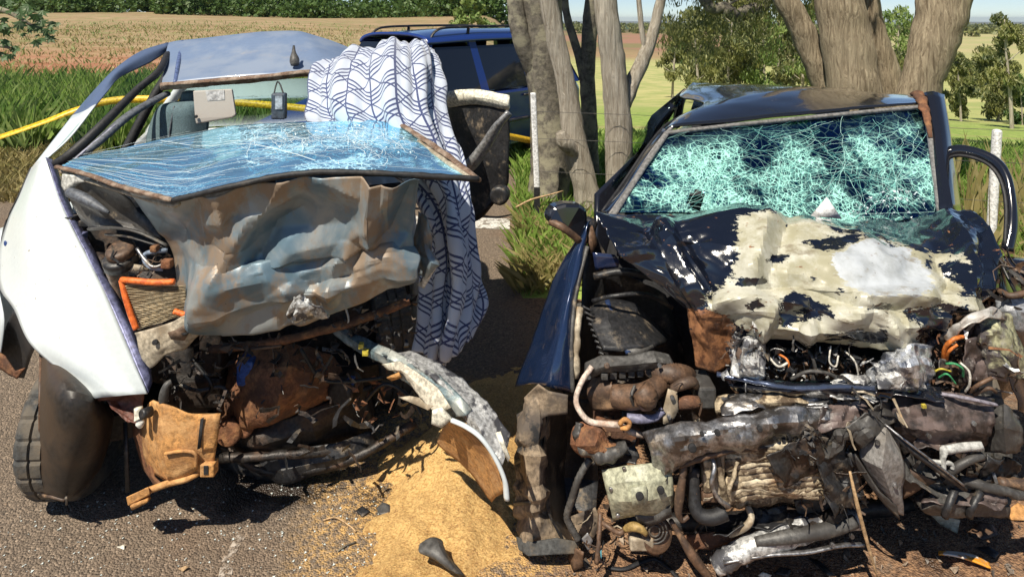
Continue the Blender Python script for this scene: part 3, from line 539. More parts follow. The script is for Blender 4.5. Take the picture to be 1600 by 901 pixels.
# far woods on the hills as one mass
c = []
for i in range(420):
    d = rng.uniform(420, 900); a = math.radians(rng.uniform(1, 42)); x, y = d * math.sin(a), d * math.cos(a); c.append((x, y, float(hgt(np.array(x), np.array(y))) + 1.5, rng.uniform(2.5, 5)))
o = add('far_woods', None, leaves([q[:3] for q in c], [q[3] for q in c], 26000, 1.1, 0, .7, 5), leaf_e, False); tag(o, 'dark woods along the far hills on the right', 'woods', kind='stuff')
# scrub thicket behind the stubble field
c = []
for i in range(260):
    y = rng.uniform(80, 100); x = rng.uniform(-.95, .02) * y; z = float(hgt(np.array(x), np.array(y))); h_ = rng.uniform(.8, 2.3)
    if noise.noise(Vector((x * .08, y * .08, 1))) > .1: h_ *= 1.9
    c.append((x, y, z + h_ * .6, h_))
o = add('scrub_thicket', None, leaves([q[:3] for q in c], [q[3] for q in c], 52000, .30, 0, .6, 6), leaf_b, False); tag(o, 'green scrub thicket behind the stubble field at the top left', 'scrub', kind='stuff')
p = P(736, 48, 30); p.z = float(hgt(np.array(p.x), np.array(p.y)))
t_ = thing('bush', 'pale green leafy bush rising above the blue car roof rack', 'bush', tuple(p)); cr_ = [(P(u, v, 30).x, 30 + rng.uniform(-.5, .5), P(u, v, 30).z, .34) for u, v in ((718, 22), (732, 5), (748, 12), (742, 28), (725, 35), (755, 36), (738, -4), (712, 40), (766, 44))]
add('stem', t_, tube([p, P(738, 20, 30)], [.08, .03], 6, 4, True), bark_d); add('foliage', t_, leaves([q[:3] for q in cr_], [q[3] for q in cr_], 900, .12, .1, .6, 4), leaf_y, False)
# fig tree whose bough reaches in at the top left
fx = P(-140, 0, 4.2); t_ = thing('fig_tree', 'leafy bough with lobed leaves reaching in at the top left corner', 'tree', (fx.x, fx.y, 0))
add('trunk', t_, tube([(fx.x, fx.y, -.05), (fx.x + .05, fx.y, .9), (fx.x - .02, fx.y, 1.8), (fx.x, fx.y, 2.8)], [.12, .1, .09, .06], 10, 6, True, wob=.2), bark_d)
add('limb', t_, tube([(fx.x, fx.y, 2.0), P(-60, 20, 4.2), P(0, 15, 4.2), P(50, 40, 4.2)], [.05, .035, .02, .008], 7, 5, True), bark_d)
add('limb', t_, tube([(fx.x, fx.y, 1.9), P(-50, 60, 4.15), P(15, 75, 4.15)], [.04, .025, .008], 7, 5, True), bark_d)
def lobed(c, s, nrm, up):
    n = Vector(nrm).normalized(); a = Vector(up).cross(n).normalized(); b = n.cross(a); vs = [c - b * s * .5]
    for k in range(11):
        th = -2.2 + 4.4 * k / 10; q = s * ((1.0 if k % 2 else .45)); vs.append(c + (a * math.sin(th) + b * math.cos(th)) * q + n * (-.15 * q if k % 2 else 0))
    return vs
rr = random.Random(8); V_, F_ = [], []
for i in range(95):
    u, v = rr.choice([(15, 12), (35, 38), (60, 45), (80, 50), (20, 72), (8, 45), (-30, 20), (-60, 60), (5, 85), (45, 20), (-40, 80)]); c = P(u + rr.gauss(0, 10), v + rr.gauss(0, 8), 4.2 + rr.uniform(-.25, .2)); i0 = len(V_)
    vs = lobed(c, rr.uniform(.025, .055), (rr.gauss(0, .7), -1, rr.gauss(.4, .6)), (rr.gauss(0, .5), 0, -1)); V_ += vs
    F_ += [(i0, i0 + k, i0 + k + 1) for k in range(1, 11)]
add('foliage', t_, (V_, F_), leaf_f, False)

# ------------------------------------------------------------------ shared car bits
def wheel(parent, c, axis, r, w, rim=True):
    c = Vector(c); ax = Vector(axis).normalized(); a = ax.cross(Vector((0, 0, 1))).normalized(); b = ax.cross(a); n = 150
    prof = [(r * .60, -.42), (r * .66, -.5), (r * .85, -.5), (r * .95, -.47), (r * .985, -.40), (r, -.34), (r, -.16), (r * .965, -.15), (r * .965, -.11), (r, -.10), (r, .10), (r * .965, .11), (r * .965, .15), (r, .16), (r, .34), (r * .985, .40), (r * .95, .47), (r * .85, .5), (r * .66, .5), (r * .60, .42)]
    vs, fs = [], []
    for k, (rr, x) in enumerate(prof):
        for j in range(n):
            t = 2 * math.pi * j / n; q = rr - (.006 if (3 <= k <= 16 and j % 6 == 0) else 0); vs.append(c + ax * x * w + (a * math.cos(t) + b * math.sin(t)) * q)
    for i in range(len(prof) - 1):
        for j in range(n): fs.append((i * n + j, i * n + (j + 1) % n, (i + 1) * n + (j + 1) % n, (i + 1) * n + j))
    t = add('wheel', parent, fix((vs, fs)), tyre_m, False)
    if rim:
        u, v = px(c); add('rim', t, disc(u, v, c.y, r * .62, ax, w * .35, 28, prof=[(0, w * .2), (r * .2, w * .2), (r * .5, w * .28), (r * .58, w * .4), (r * .62, w * .42), (r * .62, -w * .4), (r * .4, -w * .2), (0, -w * .2)]), rim_m)
    return t
class Car:
    """car frame: s metres behind the nose, w metres to the right in the picture, z up"""
    def __init__(s, ox, oy, dx, dy): l = math.hypot(dx, dy); s.o = Vector((ox, oy, 0)); s.d = Vector((dx / l, dy / l, 0)); s.w = Vector((dy / l, -dx / l, 0))
    def __call__(s, a, b, z): return s.o + s.d * a + s.w * b + Vector((0, 0, z))
def cracks(rows, lines, w, off, world=False, n=10):
    """ribbons following polylines given in the (0..1, 0..1) space of a patch"""
    A = np.array([[P(*p) for p in r] for r in rows], dtype=float); nr, nc = A.shape[:2]
    def ev(s, t):
        s = min(max(s, 0), .9999) * (nr - 1); t = min(max(t, 0), .9999) * (nc - 1); return interp(np.array([interp(A[i], t, 1) for i in range(nr)]), s, 1)
    vs, fs = [], []
    for ln, wd in lines:
        pts = [Vector(ev(*q)) for q in ln]; i0 = len(vs)
        for i, p in enumerate(pts):
            t = (pts[min(i + 1, len(pts) - 1)] - pts[max(i - 1, 0)]).normalized(); view = (cam_o.location - p).normalized()
            s, tt = ln[i]; e = .01; nn = (Vector(ev(s + e, tt)) - Vector(ev(s - e, tt))).cross(Vector(ev(s, tt + e)) - Vector(ev(s, tt - e))).normalized()
            if nn.dot(view) < 0: nn = -nn
            sd = t.cross(nn).normalized(); vs += [p + nn * off - sd * wd * w, p + nn * off + sd * wd * w]
        for i in range(len(pts) - 1): a = i0 + 2 * i; fs.append((a, a + 1, a + 3, a + 2))
    return vs, fs
def walk(rr, s, t, ds, dt, n, jit):
    out = [(s, t)]
    for i in range(n):
        s += ds / n + rr.gauss(0, jit); t += dt / n + rr.gauss(0, jit)
        if not (0 < s < 1 and 0 < t < 1): break
        out.append((s, t))
    return out

def strips(poly, n, ln, w, d0, d1, seed=0):
    rr = random.Random(seed); vs, fs = [], []; xs = [p[0] for p in poly]; ys = [p[1] for p in poly]; k = 0
    while k < n:
        u, v = rr.uniform(min(xs), max(xs)), rr.uniform(min(ys), max(ys))
        if not inside(u, v, poly): continue
        k += 1; c = P(u, v, rr.uniform(d0, d1)); m = rr.randint(3, 6); a = Vector((rr.gauss(0, 1), rr.gauss(0, .5), rr.gauss(0, .7))).normalized(); b = a.cross(Vector((rr.gauss(0, .4), -1, rr.gauss(0, .4)))).normalized(); L_ = ln * rr.uniform(.4, 1.3) / m; W_ = w * rr.uniform(.4, 1.4); i0 = len(vs)
        for i in range(m + 1):
            q = W_ * (1 - .5 * i / m) * rr.uniform(.7, 1.2); vs += [c - b * q, c + b * q]; a = (a + Vector((rr.gauss(0, .45), rr.gauss(0, .45), rr.gauss(0, .45)))).normalized(); b = (b - a * a.dot(b)).normalized(); c = c + a * L_
        for i in range(m): j = i0 + 2 * i; fs.append((j, j + 1, j + 3, j + 2))
    return vs, fs
def clutter(parent, poly, n, d0, d1, mats, seed, ln=.09, w=.008):
    for i, m in enumerate(mats): add('torn_strips', parent, strips(poly, n, ln, w, d0, d1, seed + i), m, False, .002, kind='stuff')
def bolts(parent, pts, r=.008, m=None):
    for u, v, d in pts: add('bolt', parent, disc(u, v, d, r, (0, -1, .2), .008, 8), m or steel, False)
# ------------------------------------------------------------------ the white car (left)
LC = Car(-.92, 2.3, -.371, .928)
A = thing('wrecked_car', 'white small car with crushed silver hood, buckled roof and popped-out windscreen', 'car', (-1.2, 3.0, 0))
# fender
fr = [[(71, 246, 2.95), (64, 250, 2.95), (57, 255, 2.99), (49, 262, 3.07)], [(100, 327, 2.8), (72, 333, 2.77), (40, 342, 2.81), (7, 357, 2.95)], [(140, 407, 2.65), (100, 415, 2.61), (50, 425, 2.65), (-4, 437, 2.8)],
      [(167, 463, 2.53), (120, 474, 2.48), (70, 480, 2.53), (22, 484, 2.63)], [(203, 548, 2.41), (150, 552, 2.36), (100, 550, 2.38), (53, 543, 2.46)], [(231, 614, 2.32), (206, 616, 2.29), (178, 619, 2.29), (148, 622, 2.31)]]
fd = add('fender', A, patch(fr, 8, 1, .004, 5, 1), white, True, .004)
add('trim_edge', fd, tube([(49, 262, 3.07), (30, 305, 3.0), (7, 357, 2.96), (-3, 437, 2.81)], .006, 6), blackrub)
add('blue_mark', fd, disc(9, 380, 2.87, .012, (-.6, -1, 0), .004, 12), bluecon)
add('fender_edge', A, patch([[(71, 246, 2.95), (78, 248, 2.97), (84, 252, 3.05)], [(100, 327, 2.8), (108, 328, 2.82), (114, 330, 2.9)], [(140, 407, 2.65), (150, 408, 2.67), (156, 408, 2.75)], [(167, 463, 2.53), (180, 464, 2.55), (188, 468, 2.62)], [(203, 548, 2.41), (217, 545, 2.43), (226, 548, 2.5)], [(231, 614, 2.32), (236, 600, 2.36), (236, 580, 2.42)]], 5, 1, .006, 18, 2), violet, True, .002)
for i, (u, v, d) in enumerate(((104, 345, 2.82), (118, 372, 2.78), (128, 350, 2.83), (122, 392, 2.75), (150, 436, 2.66))): add('clip', A, block(u - 6, v - 5, u + 8, v + 5, d - .05, d), violet if i % 2 else blackplastic, False, bevel=.004)
add('door_panel', A, patch([[P(7, 358, 2.96), P(-14, 362, 3.05), LC(1.6, -.83, .95)], [P(-4, 437, 2.82), P(-30, 440, 2.95), LC(1.5, -.84, .76)], [P(6, 500, 2.74), P(-22, 505, 2.9), LC(1.45, -.84, .55)], [P(0, 556, 2.76), P(-22, 570, 2.9), LC(1.4, -.83, .32)]], 6, .8, world=True), white, True, .004)
add('wheel_arch', A, patch([[(22, 485, 2.64), (34, 500, 2.60), (54, 545, 2.48)], [(10, 510, 2.8), (25, 525, 2.8), (48, 560, 2.75)], [(-6, 560, 2.85), (14, 585, 2.85), (38, 590, 2.85)]], 5, 1), blackrub, True, .003)
add('arch_lip', A, plate([(-6, 548, 2.72), (6, 556, 2.70), (22, 580, 2.68), (40, 574, 2.70), (26, 592, 2.68), (8, 583, 2.70), (-8, 572, 2.72)], .006, .004, 2), rust)
wheel(A, (-1.755, 2.62, .282), (1, .04, .0), .284, .185)
add('splash_guard', A, patch([[(64, 548, 2.595), (76, 540, 2.535), (100, 553, 2.495), (130, 588, 2.495), (152, 620, 2.535), (170, 638, 2.625)], [(63, 610, 2.385), (78, 605, 2.315), (105, 610, 2.275), (138, 620, 2.295), (160, 640, 2.355), (175, 655, 2.465)], [(63, 680, 2.365), (78, 682, 2.295), (106, 690, 2.265), (136, 690, 2.295), (157, 690, 2.355), (168, 692, 2.465)], [(63, 735, 2.365), (77, 742, 2.315), (102, 745, 2.295), (126, 738, 2.325), (146, 730, 2.385), (156, 728, 2.475)], [(66, 768, 2.385), (78, 773, 2.355), (100, 779, 2.345), (118, 772, 2.365), (134, 758, 2.405), (146, 742, 2.485)]], 7, 1, .006, 4, 3), guard, True, .004)
add('splash_guard_rim', A, tube([(64, 552, 2.56), (63, 610, 2.380), (63, 680, 2.360), (64, 735, 2.360), (67, 770, 2.380), (80, 775, 2.350), (101, 781, 2.340)], .006, 6), bronze)
add('clip', A, tube([(101, 780, 2.345), (104, 776, 2.315), (104, 788, 2.315)], .004, 6), steel)
# hood
hr = [[(197, 287, 2.52), (268, 312, 2.24), (310, 306, 2.20), (370, 291, 2.19), (440, 276, 2.2), (500, 270, 2.22), (552, 272, 2.24), (584, 274, 2.27), (610, 276, 2.24), (656, 282, 2.27)],
      [(222, 325, 2.50), (272, 335, 2.28), (318, 340, 2.22), (352, 335, 2.32), (436, 318, 2.25), (492, 318, 2.31), (545, 318, 2.27), (582, 318, 2.34), (606, 320, 2.26), (650, 325, 2.30)],
      [(256, 372, 2.46), (282, 366, 2.33), (322, 376, 2.25), (362, 382, 2.40), (420, 370, 2.27), (482, 366, 2.33), (545, 362, 2.31), (583, 362, 2.38), (606, 360, 2.31), (645, 362, 2.33)],
      [(266, 402, 2.44), (292, 406, 2.35), (325, 412, 2.29), (368, 420, 2.36), (420, 412, 2.38), (488, 398, 2.36), (540, 388, 2.40), (580, 384, 2.40), (606, 386, 2.32), (646, 386, 2.29)],
      [(269, 436, 2.42), (294, 442, 2.33), (330, 455, 2.25), (375, 445, 2.24), (425, 436, 2.27), (492, 430, 2.30), (535, 426, 2.27), (572, 412, 2.24), (606, 404, 2.21), (655, 405, 2.27)],
      [(271, 464, 2.42), (302, 478, 2.35), (340, 490, 2.26), (385, 480, 2.20), (432, 470, 2.22), (480, 462, 2.23), (532, 456, 2.22), (570, 446, 2.21), (606, 434, 2.21), (650, 422, 2.29)],
      [(273, 484, 2.43), (312, 506, 2.38), (350, 522, 2.33), (396, 521, 2.29), (440, 514, 2.28), (478, 506, 2.28), (530, 488, 2.29), (570, 472, 2.29), (605, 455, 2.29), (640, 433, 2.34)]]
flat_d = [(0, 2.20), (1, 2.25), (2, 2.29), (3, 2.31), (4, 2.29), (5, 2.27), (6, 2.33)]
hr = [[(u, v, d * .12 + (flat_d[i][1] + (.16 if j == 0 else .03 if j == 1 else .03 if j == 9 else 0)) * .88) for j, (u, v, d) in enumerate(r_)] for i, r_ in enumerate(hr)]
hc_ = [([(345, 312), (366, 383), (322, 455), (312, 500)], 0.044, 41), ([(300, 322), (276, 385), (286, 470)], -0.025, 33), ([(442, 282), (402, 345), (352, 425), (330, 472)], 0.037, 36), ([(505, 276), (562, 300), (572, 345)], 0.032, 31), ([(584, 276), (582, 366)], 0.044, 18), ([(612, 276), (592, 368), (545, 386), (430, 402), (398, 428)], 0.057, 41), ([(640, 296), (612, 352), (560, 392), (470, 412)], -0.044, 28),
       ([(545, 386), (522, 424), (512, 466)], 0.037, 21), ([(360, 452), (420, 432), (462, 470)], 0.032, 31), ([(470, 330), (430, 350), (410, 392)], -0.037, 28), ([(600, 395), (640, 420)], 0.037, 48), ([(380, 500), (440, 480), (520, 470), (600, 440)], -0.025, 21), ([(540, 430), (480, 445), (450, 500)], -0.037, 19), ([(395, 330), (380, 360)], 0.025, 19), ([(330, 340), (350, 330)], 0.019, 16)]
add('hood', A, patch(hr, 16, 0, .007, 6, 4, cell=1, creases=hc_), hoodL_m, True, .003, label='crumpled silver-grey hood with painted brown reflection and blue shade tints')
add('torn_flap', A, patch([[(655, 330, 2.42), (668, 340, 2.36), (676, 372, 2.36)], [(648, 372, 2.45), (664, 378, 2.36), (674, 400, 2.36)], [(650, 398, 2.42), (672, 408, 2.33), (686, 414, 2.34)], [(655, 430, 2.44), (664, 436, 2.36), (678, 420, 2.36)]], 7, .3, .02, 14, 5), hoodL_m, True, .003)
add('torn_flap', A, plate([(660, 435, 2.36), (684, 414, 2.34), (676, 428, 2.36), (662, 452, 2.38), (652, 446, 2.4)], .004, .01, 2), scraped)
add('torn_lip', A, patch([[(455, 468, 2.19), (468, 462, 2.15), (480, 470, 2.16)], [(452, 492, 2.24), (466, 486, 2.18), (505, 482, 2.17)], [(460, 505, 2.28), (480, 502, 2.22), (515, 492, 2.21)]], 7, .3, .03, 30, 6), scraped, True, .003)
# windscreen
wr = [[(90, 261, 2.72), (180, 288, 2.45), (268, 311, 2.2), (350, 293, 2.17), (440, 274, 2.18), (520, 268, 2.2), (630, 272, 2.24), (746, 279, 2.3)],
      [(105, 254, 2.8), (195, 263, 2.66), (285, 266, 2.48), (365, 250, 2.45), (450, 240, 2.47), (530, 234, 2.48), (615, 238, 2.47), (705, 250, 2.5)],
      [(115, 249, 2.86), (202, 244, 2.82), (290, 235, 2.75), (370, 222, 2.72), (450, 214, 2.74), (525, 208, 2.74), (600, 210, 2.72), (662, 222, 2.7)],
      [(126, 245, 2.92), (207, 227, 2.97), (292, 209, 3.02), (372, 197, 3.02), (450, 192, 3.02), (520, 188, 3.0), (575, 188, 2.96), (626, 196, 2.9)]]
ws = add('windscreen', A, patch(wr, 14, 1, .012, 4, 7, cell=.3), glassL, True, .005, label='shattered windscreen with painted sky-blue reflection, lying forward over the hood')
rr = random.Random(4); L = []
for i in range(50):
    t0 = rr.random() ** 1.3 * .6; L.append((walk(rr, rr.random(), t0, rr.gauss(.02, .10), rr.uniform(.12, .5), rr.randint(6, 12), .008), rr.uniform(.3, 1)))
for i in range(190):
    cs, ct = rr.choice([(.45, .62), (.6, .75), (.75, .55), (.5, .8)]); a = rr.uniform(0, 6.28); q = rr.uniform(.05, .25); L.append((walk(rr, cs + rr.gauss(0, .12), ct + rr.gauss(0, .07), math.sin(a) * q * 1.6, math.cos(a) * q * .6, 6, .02), rr.uniform(.3, 1)))
L.append(([(.62, .36), (.60, .42), (.5, .49), (.36, .55), (.25, .6), (.12, .66)], 2.2)); L.append(([(.9, .22), (.7, .3), (.62, .36)], 1.4))
cw = add('crack_lines', ws, cracks(wr, [l for l in L if len(l[0]) > 1], .0011, .012), crackL, False, kind='stuff')
add('glass_crumbs', ws, shards([(430, 235), (470, 195), (600, 190), (690, 262), (560, 262)], 260, .006, 2.45, 2.75, 3), crackL, False, kind='stuff')
rim1 = [(90, 261, 2.71), (140, 274, 2.57), (180, 289, 2.44), (225, 301, 2.31), (270, 313, 2.19)]; rim2 = [(270, 313, 2.19), (310, 304, 2.175), (350, 294, 2.165), (440, 275, 2.175), (520, 269, 2.195), (630, 273, 2.235), (748, 280, 2.295)]
add('windscreen_seal', ws, tube(rim1, .016, 8, 6, wob=.4, flat=.6), sealant); add('windscreen_seal', ws, tube(rim2, .011, 8, 8, wob=.3), blackrub)
add('windscreen_seal', ws, tube([(746, 281, 2.3), (700, 244, 2.52), (662, 218, 2.7), (628, 196, 2.9)], .018, 8, 6, wob=.5, flat=.6), sealant)
add('windscreen_seal', ws, tube([(735, 279, 2.3), (690, 248, 2.5), (654, 222, 2.69)], .010, 6, 6, wob=.4), beige_metal)
add('windscreen_frame', A, tube([(95, 268, 2.74), (180, 296, 2.48), (262, 320, 2.25), (280, 318, 2.21)], .008, 6, 6), beige_metal)
# pillar, door frame and roof
add('door_frame', A, patch([[(49, 262, 3.09), (60, 256, 3.05), (73, 247, 3.02)], [(68, 238, 3.15), (86, 232, 3.12), (110, 213, 3.12)], [(113, 180, 3.3), (130, 174, 3.26), (150, 163, 3.28)]], 6, 1), white, True, .006)
add('window_frame', A, patch([[(113, 180, 3.3), (130, 174, 3.26), (150, 163, 3.28)], [(146, 142, 3.45), (158, 142, 3.41), (170, 140, 3.43)], [(180, 107, 3.6), (184, 112, 3.57), (190, 120, 3.58)], [(220, 80, 3.8), (226, 87, 3.77), (235, 98, 3.78)], [(263, 66, 3.98), (264, 71, 3.95), (265, 79, 3.95)]], 6, 1), M('shaded_blue_frame', (.10, .14, .24), .35, coat=.5, bump=.01), True, .006)  # upper frame's blue shade and reflection put into its base colour
add('door_window', A, patch([[(73, 250, 3.05), (100, 240, 3.02), (120, 230, 3.0)], [(150, 164, 3.3), (165, 170, 3.28), (180, 178, 3.25)], [(233, 97, 3.8), (238, 98, 3.78), (245, 102, 3.75)]], 5, 1), glassC, True)
add('windscreen_pillar', A, tube([(78, 262, 2.98), (112, 240, 2.98), (160, 195, 3.1), (215, 140, 3.35), (248, 112, 3.5), (262, 85, 3.8)], [.02, .024, .022, .02, .02, .02], 8, 6), blackrub)
add('pillar_trim', A, tube([(112, 256, 2.95), (150, 225, 3.02), (205, 178, 3.2), (262, 146, 3.42)], [.02, .025, .025, .022], 8, 6, flat=.7), trimgrey)
add('pillar_trim', A, tube([(108, 258, 2.92), (132, 236, 2.97), (180, 196, 3.1)], .006, 6, 6), M('pale_trim', (.3, .3, .38), .5))
rf = [[(252, 130, 3.4), (268, 128, 3.39), (340, 122, 3.41), (420, 116, 3.44), (492, 110, 3.5), (560, 120, 3.62), (600, 135, 3.72)], [(257, 98, 3.68), (272, 96, 3.67), (345, 88, 3.7), (425, 80, 3.72), (495, 78, 3.76), (560, 95, 3.85), (610, 125, 3.9)],
      [(264, 67, 4.0), (280, 64, 4.0), (340, 57, 4.02), (405, 50, 4.05), (470, 50, 4.05), (540, 73, 4.1), (600, 105, 4.1)]]
rw = [[P(*p) for p in r] for r in rf] + [[LC(s, w, z) for w in (-.50, -.46, -.25, 0, .25, .46, .5)] for s, z in ((2.3, 1.62), (2.8, 1.52), (3.15, 1.42))]
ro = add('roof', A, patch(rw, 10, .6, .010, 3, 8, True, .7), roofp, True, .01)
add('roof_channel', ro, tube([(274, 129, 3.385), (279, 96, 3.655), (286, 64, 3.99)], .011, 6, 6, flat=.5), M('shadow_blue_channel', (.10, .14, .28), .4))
add('roof_header', A, patch([[(250, 130, 3.385), (330, 124, 3.40), (415, 117, 3.43), (494, 110, 3.49), (600, 135, 3.71)], [(250, 134, 3.375), (330, 128, 3.39), (415, 121, 3.42), (494, 114, 3.48), (600, 139, 3.70)], [(252, 141, 3.40), (330, 134, 3.42), (415, 127, 3.45), (494, 119, 3.51), (600, 146, 3.73)]], 10, .6, .006, 26, 9), sealant, True, .004)
add('antenna', A, tube([(459, 72, 3.56), (459, 82, 3.53), (460, 93, 3.51), (461, 102, 3.50)], [.006, .012, .026, .022], 10, 5), greyplastic)
# cabin
add('seat', A, patch([[(226, 232, 3.42), (240, 232, 3.36), (268, 232, 3.34), (296, 230, 3.36), (322, 228, 3.42)], [(232, 200, 3.44), (246, 200, 3.37), (270, 200, 3.35), (296, 200, 3.36), (326, 200, 3.43)], [(246, 168, 3.46), (254, 166, 3.39), (274, 165, 3.37), (300, 164, 3.38), (328, 166, 3.45)], [(258, 163, 3.52), (264, 160, 3.50), (280, 158, 3.50), (305, 156, 3.50), (322, 160, 3.53)]], 6, 1), seat_m, True, .08)
add('seat_seam', A, tube([(262, 230, 3.335), (266, 200, 3.345), (272, 166, 3.365)], .004, 6), trimgrey)
add('headrest', A, block(279, 143, 303, 164, 3.47, 3.55), seat_m, True, bevel=.025)
v_ = add('sun_visor', A, plate([(301, 142, 3.2), (362, 139, 3.2), (368, 180, 3.18), (362, 184, 3.18), (306, 194, 3.18), (304, 185, 3.18)], .016), visor_m, False, bevel=.006)
add('mirror', v_, plate([(321, 142, 3.195), (350, 141, 3.195), (351, 156, 3.19), (324, 158, 3.19)], .006), M('visor_mirror', (.45, .43, .42), .3), False)
add('visor_hinge', v_, disc(307, 182, 3.17, .008, (0, -1, 0), .01), blackplastic)
hc = add('hanging_case', A, block(423, 146, 445, 187, 3.1, 3.14), M('slate_case', (.06, .075, .10), .5), False, bevel=.008)
add('case_window', hc, block(430, 150, 441, 171, 3.095, 3.1), M('pale_card', (.35, .38, .42), .4), False)
add('strap', hc, tube([(428, 147, 3.12), (431, 134, 3.15), (434, 128, 3.2), (438, 133, 3.15), (443, 147, 3.12)], .004, 5), blackrub)
add('dashboard', A, patch([[LC(1.15, w, .95) for w in (-.72, -.3, .2, .7)], [LC(1.1, w, .85) for w in (-.72, -.3, .2, .7)], [LC(1.2, w, .4) for w in (-.72, -.3, .2, .7)]], 4, 1, world=True), headliner, True, .02)
add('seat', A, hexa([LC(1.55, .1, .3), LC(1.55, .6, .3), LC(1.75, .6, 1.15), LC(1.75, .1, 1.15), LC(1.75, .1, .3), LC(1.75, .6, .3), LC(1.9, .55, 1.15), LC(1.9, .15, 1.15)]), seat_m, False, bevel=.05)
add('rear_seat', A, hexa([LC(2.5, -.62, .35), LC(2.5, .62, .35), LC(2.7, .62, 1.02), LC(2.7, -.62, 1.02), LC(2.7, -.62, .35), LC(2.7, .62, .35), LC(2.85, .62, 1.02), LC(2.85, -.62, 1.02)]), headliner, False, bevel=.05)
# body shell behind
def lside(w0, sgn):
    prof = [(.9, .30), (3.2, .26), (3.42, .45), (3.45, .95), (3.3, 1.02), (1.1, 1.05), (.95, .8)]
    return plate([LC(s, w0, z) for s, z in prof], .03, world=True)
add('side_panel', A, lside(-.80, 1), white); add('side_panel', A, lside(.78, 1), white)
for w in (-.78, .76): add('roof_pillar', A, tube([LC(3.3, w, 1.0), LC(3.22, w * .8, 1.25), LC(3.1, w * .63, 1.44)], .04, 8, 4, True), white)
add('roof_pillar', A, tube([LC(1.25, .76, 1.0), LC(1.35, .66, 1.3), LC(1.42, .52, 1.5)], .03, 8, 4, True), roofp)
for w in (-.79, .77): add('door_pillar', A, tube([LC(2.1, w, 1.0), LC(2.15, w * .8, 1.35), LC(2.2, w * .63, 1.6)], .03, 8, 4, True), blackrub)
add('tailgate', A, plate([LC(3.46, w, z) for w, z in ((-.78, .45), (.76, .45), (.76, .98), (-.78, .98))], .03, world=True), white)
add('rear_window', A, plate([LC(s, w, z) for s, w, z in ((3.44, -.7, 1.0), (3.44, .68, 1.0), (3.15, .5, 1.40), (3.15, -.5, 1.40))], .005, world=True), glassC)
add('floor_pan', A, hexa([LC(.55, -.7, .18), LC(3.4, -.7, .22), LC(3.4, .7, .22), LC(.55, .7, .18), LC(.55, -.7, .28), LC(3.4, -.7, .32), LC(3.4, .7, .32), LC(.55, .7, .28)]), darkmetal, False)
add('firewall', A, patch([[LC(.95, w, 1.02) for w in (-.8, -.4, 0, .4, .74)], [LC(.85, w, .7) for w in (-.8, -.4, 0, .4, .74)], [LC(.75, w, .25) for w in (-.8, -.4, 0, .4, .74)]], 6, 1, .03, 5, 3, True), darkmetal, True, .01)
for w in (-.72, .70): wheel(A, LC(2.9, w, .282), LC.w, .282, .17)
wheel(A, LC(.78, .62, .282), LC.w, .282, .17)
# engine bay left side
add('cowl_panel', A, patch([[(98, 273, 2.72), (140, 285, 2.62), (195, 300, 2.56)], [(108, 300, 2.74), (150, 320, 2.66), (215, 330, 2.6)], [(120, 330, 2.74), (170, 342, 2.66), (240, 348, 2.58)], [(138, 356, 2.72), (180, 355, 2.62), (255, 372, 2.56)]], 6, .7, .018, 9, 4), greyplastic, True, .004)
add('cowl_clip', A, plate([(97, 272, 2.66), (140, 276, 2.60), (146, 284, 2.60), (120, 286, 2.62), (102, 300, 2.64), (96, 290, 2.66)], .02, .006, 2), M('grey_white_clip', (.5, .5, .47), .6), True)
add('wiper_linkage', A, tube([(108, 300, 2.63), (135, 312, 2.6), (170, 332, 2.56)], [.02, .022, .006], 8, 5), trimgrey)
add('bay_trim', A, tube([(140, 358, 2.58), (180, 356, 2.5), (220, 364, 2.47), (262, 384, 2.46)], .012, 8, 6, flat=.5), greyplastic)
add('bay_trim', A, tube([(166, 366, 2.55), (200, 370, 2.48), (235, 380, 2.46), (262, 388, 2.47)], .009, 8, 6, flat=.5), blackplastic)
add('strut_cap', A, disc(192, 402, 2.5, .05, (0, -.45, 1), .05, 24, .052), bronze); add('strut_mount', A, disc(190, 412, 2.5, .06, (0, -.45, 1), .04, 24), blackplastic)
add('coolant_pipe', A, tube([(262, 391, 2.46), (240, 393, 2.44), (226, 398, 2.44), (228, 410, 2.43), (238, 418, 2.42), (255, 420, 2.43)], .009, 8, 6), M('grey_blue_hose', (.2, .25, .33), .45))
add('coolant_pipe', A, tube([(214, 388, 2.45), (226, 405, 2.42), (240, 417, 2.41), (262, 410, 2.43)], .006, 8, 6), steel); add('hose_fitting', A, block(233, 385, 244, 395, 2.42, 2.45), rust, False, bevel=.005)
add('hose_fitting', A, block(250, 407, 266, 421, 2.41, 2.44), rust, False, bevel=.006); add('bracket', A, plate([(178, 425, 2.48), (205, 412, 2.48), (232, 416, 2.46), (230, 424, 2.46), (196, 424, 2.47)], .01), beige_metal)
add('inner_wing', A, patch([[(150, 395, 2.72), (200, 395, 2.78), (300, 400, 2.8)], [(165, 440, 2.62), (220, 440, 2.72), (300, 450, 2.75)], [(200, 520, 2.52), (240, 520, 2.66), (300, 520, 2.7)], [(228, 590, 2.48), (260, 600, 2.6), (310, 600, 2.64)]], 5, 1, .02, 7, 2), darkmetal, True, .004)
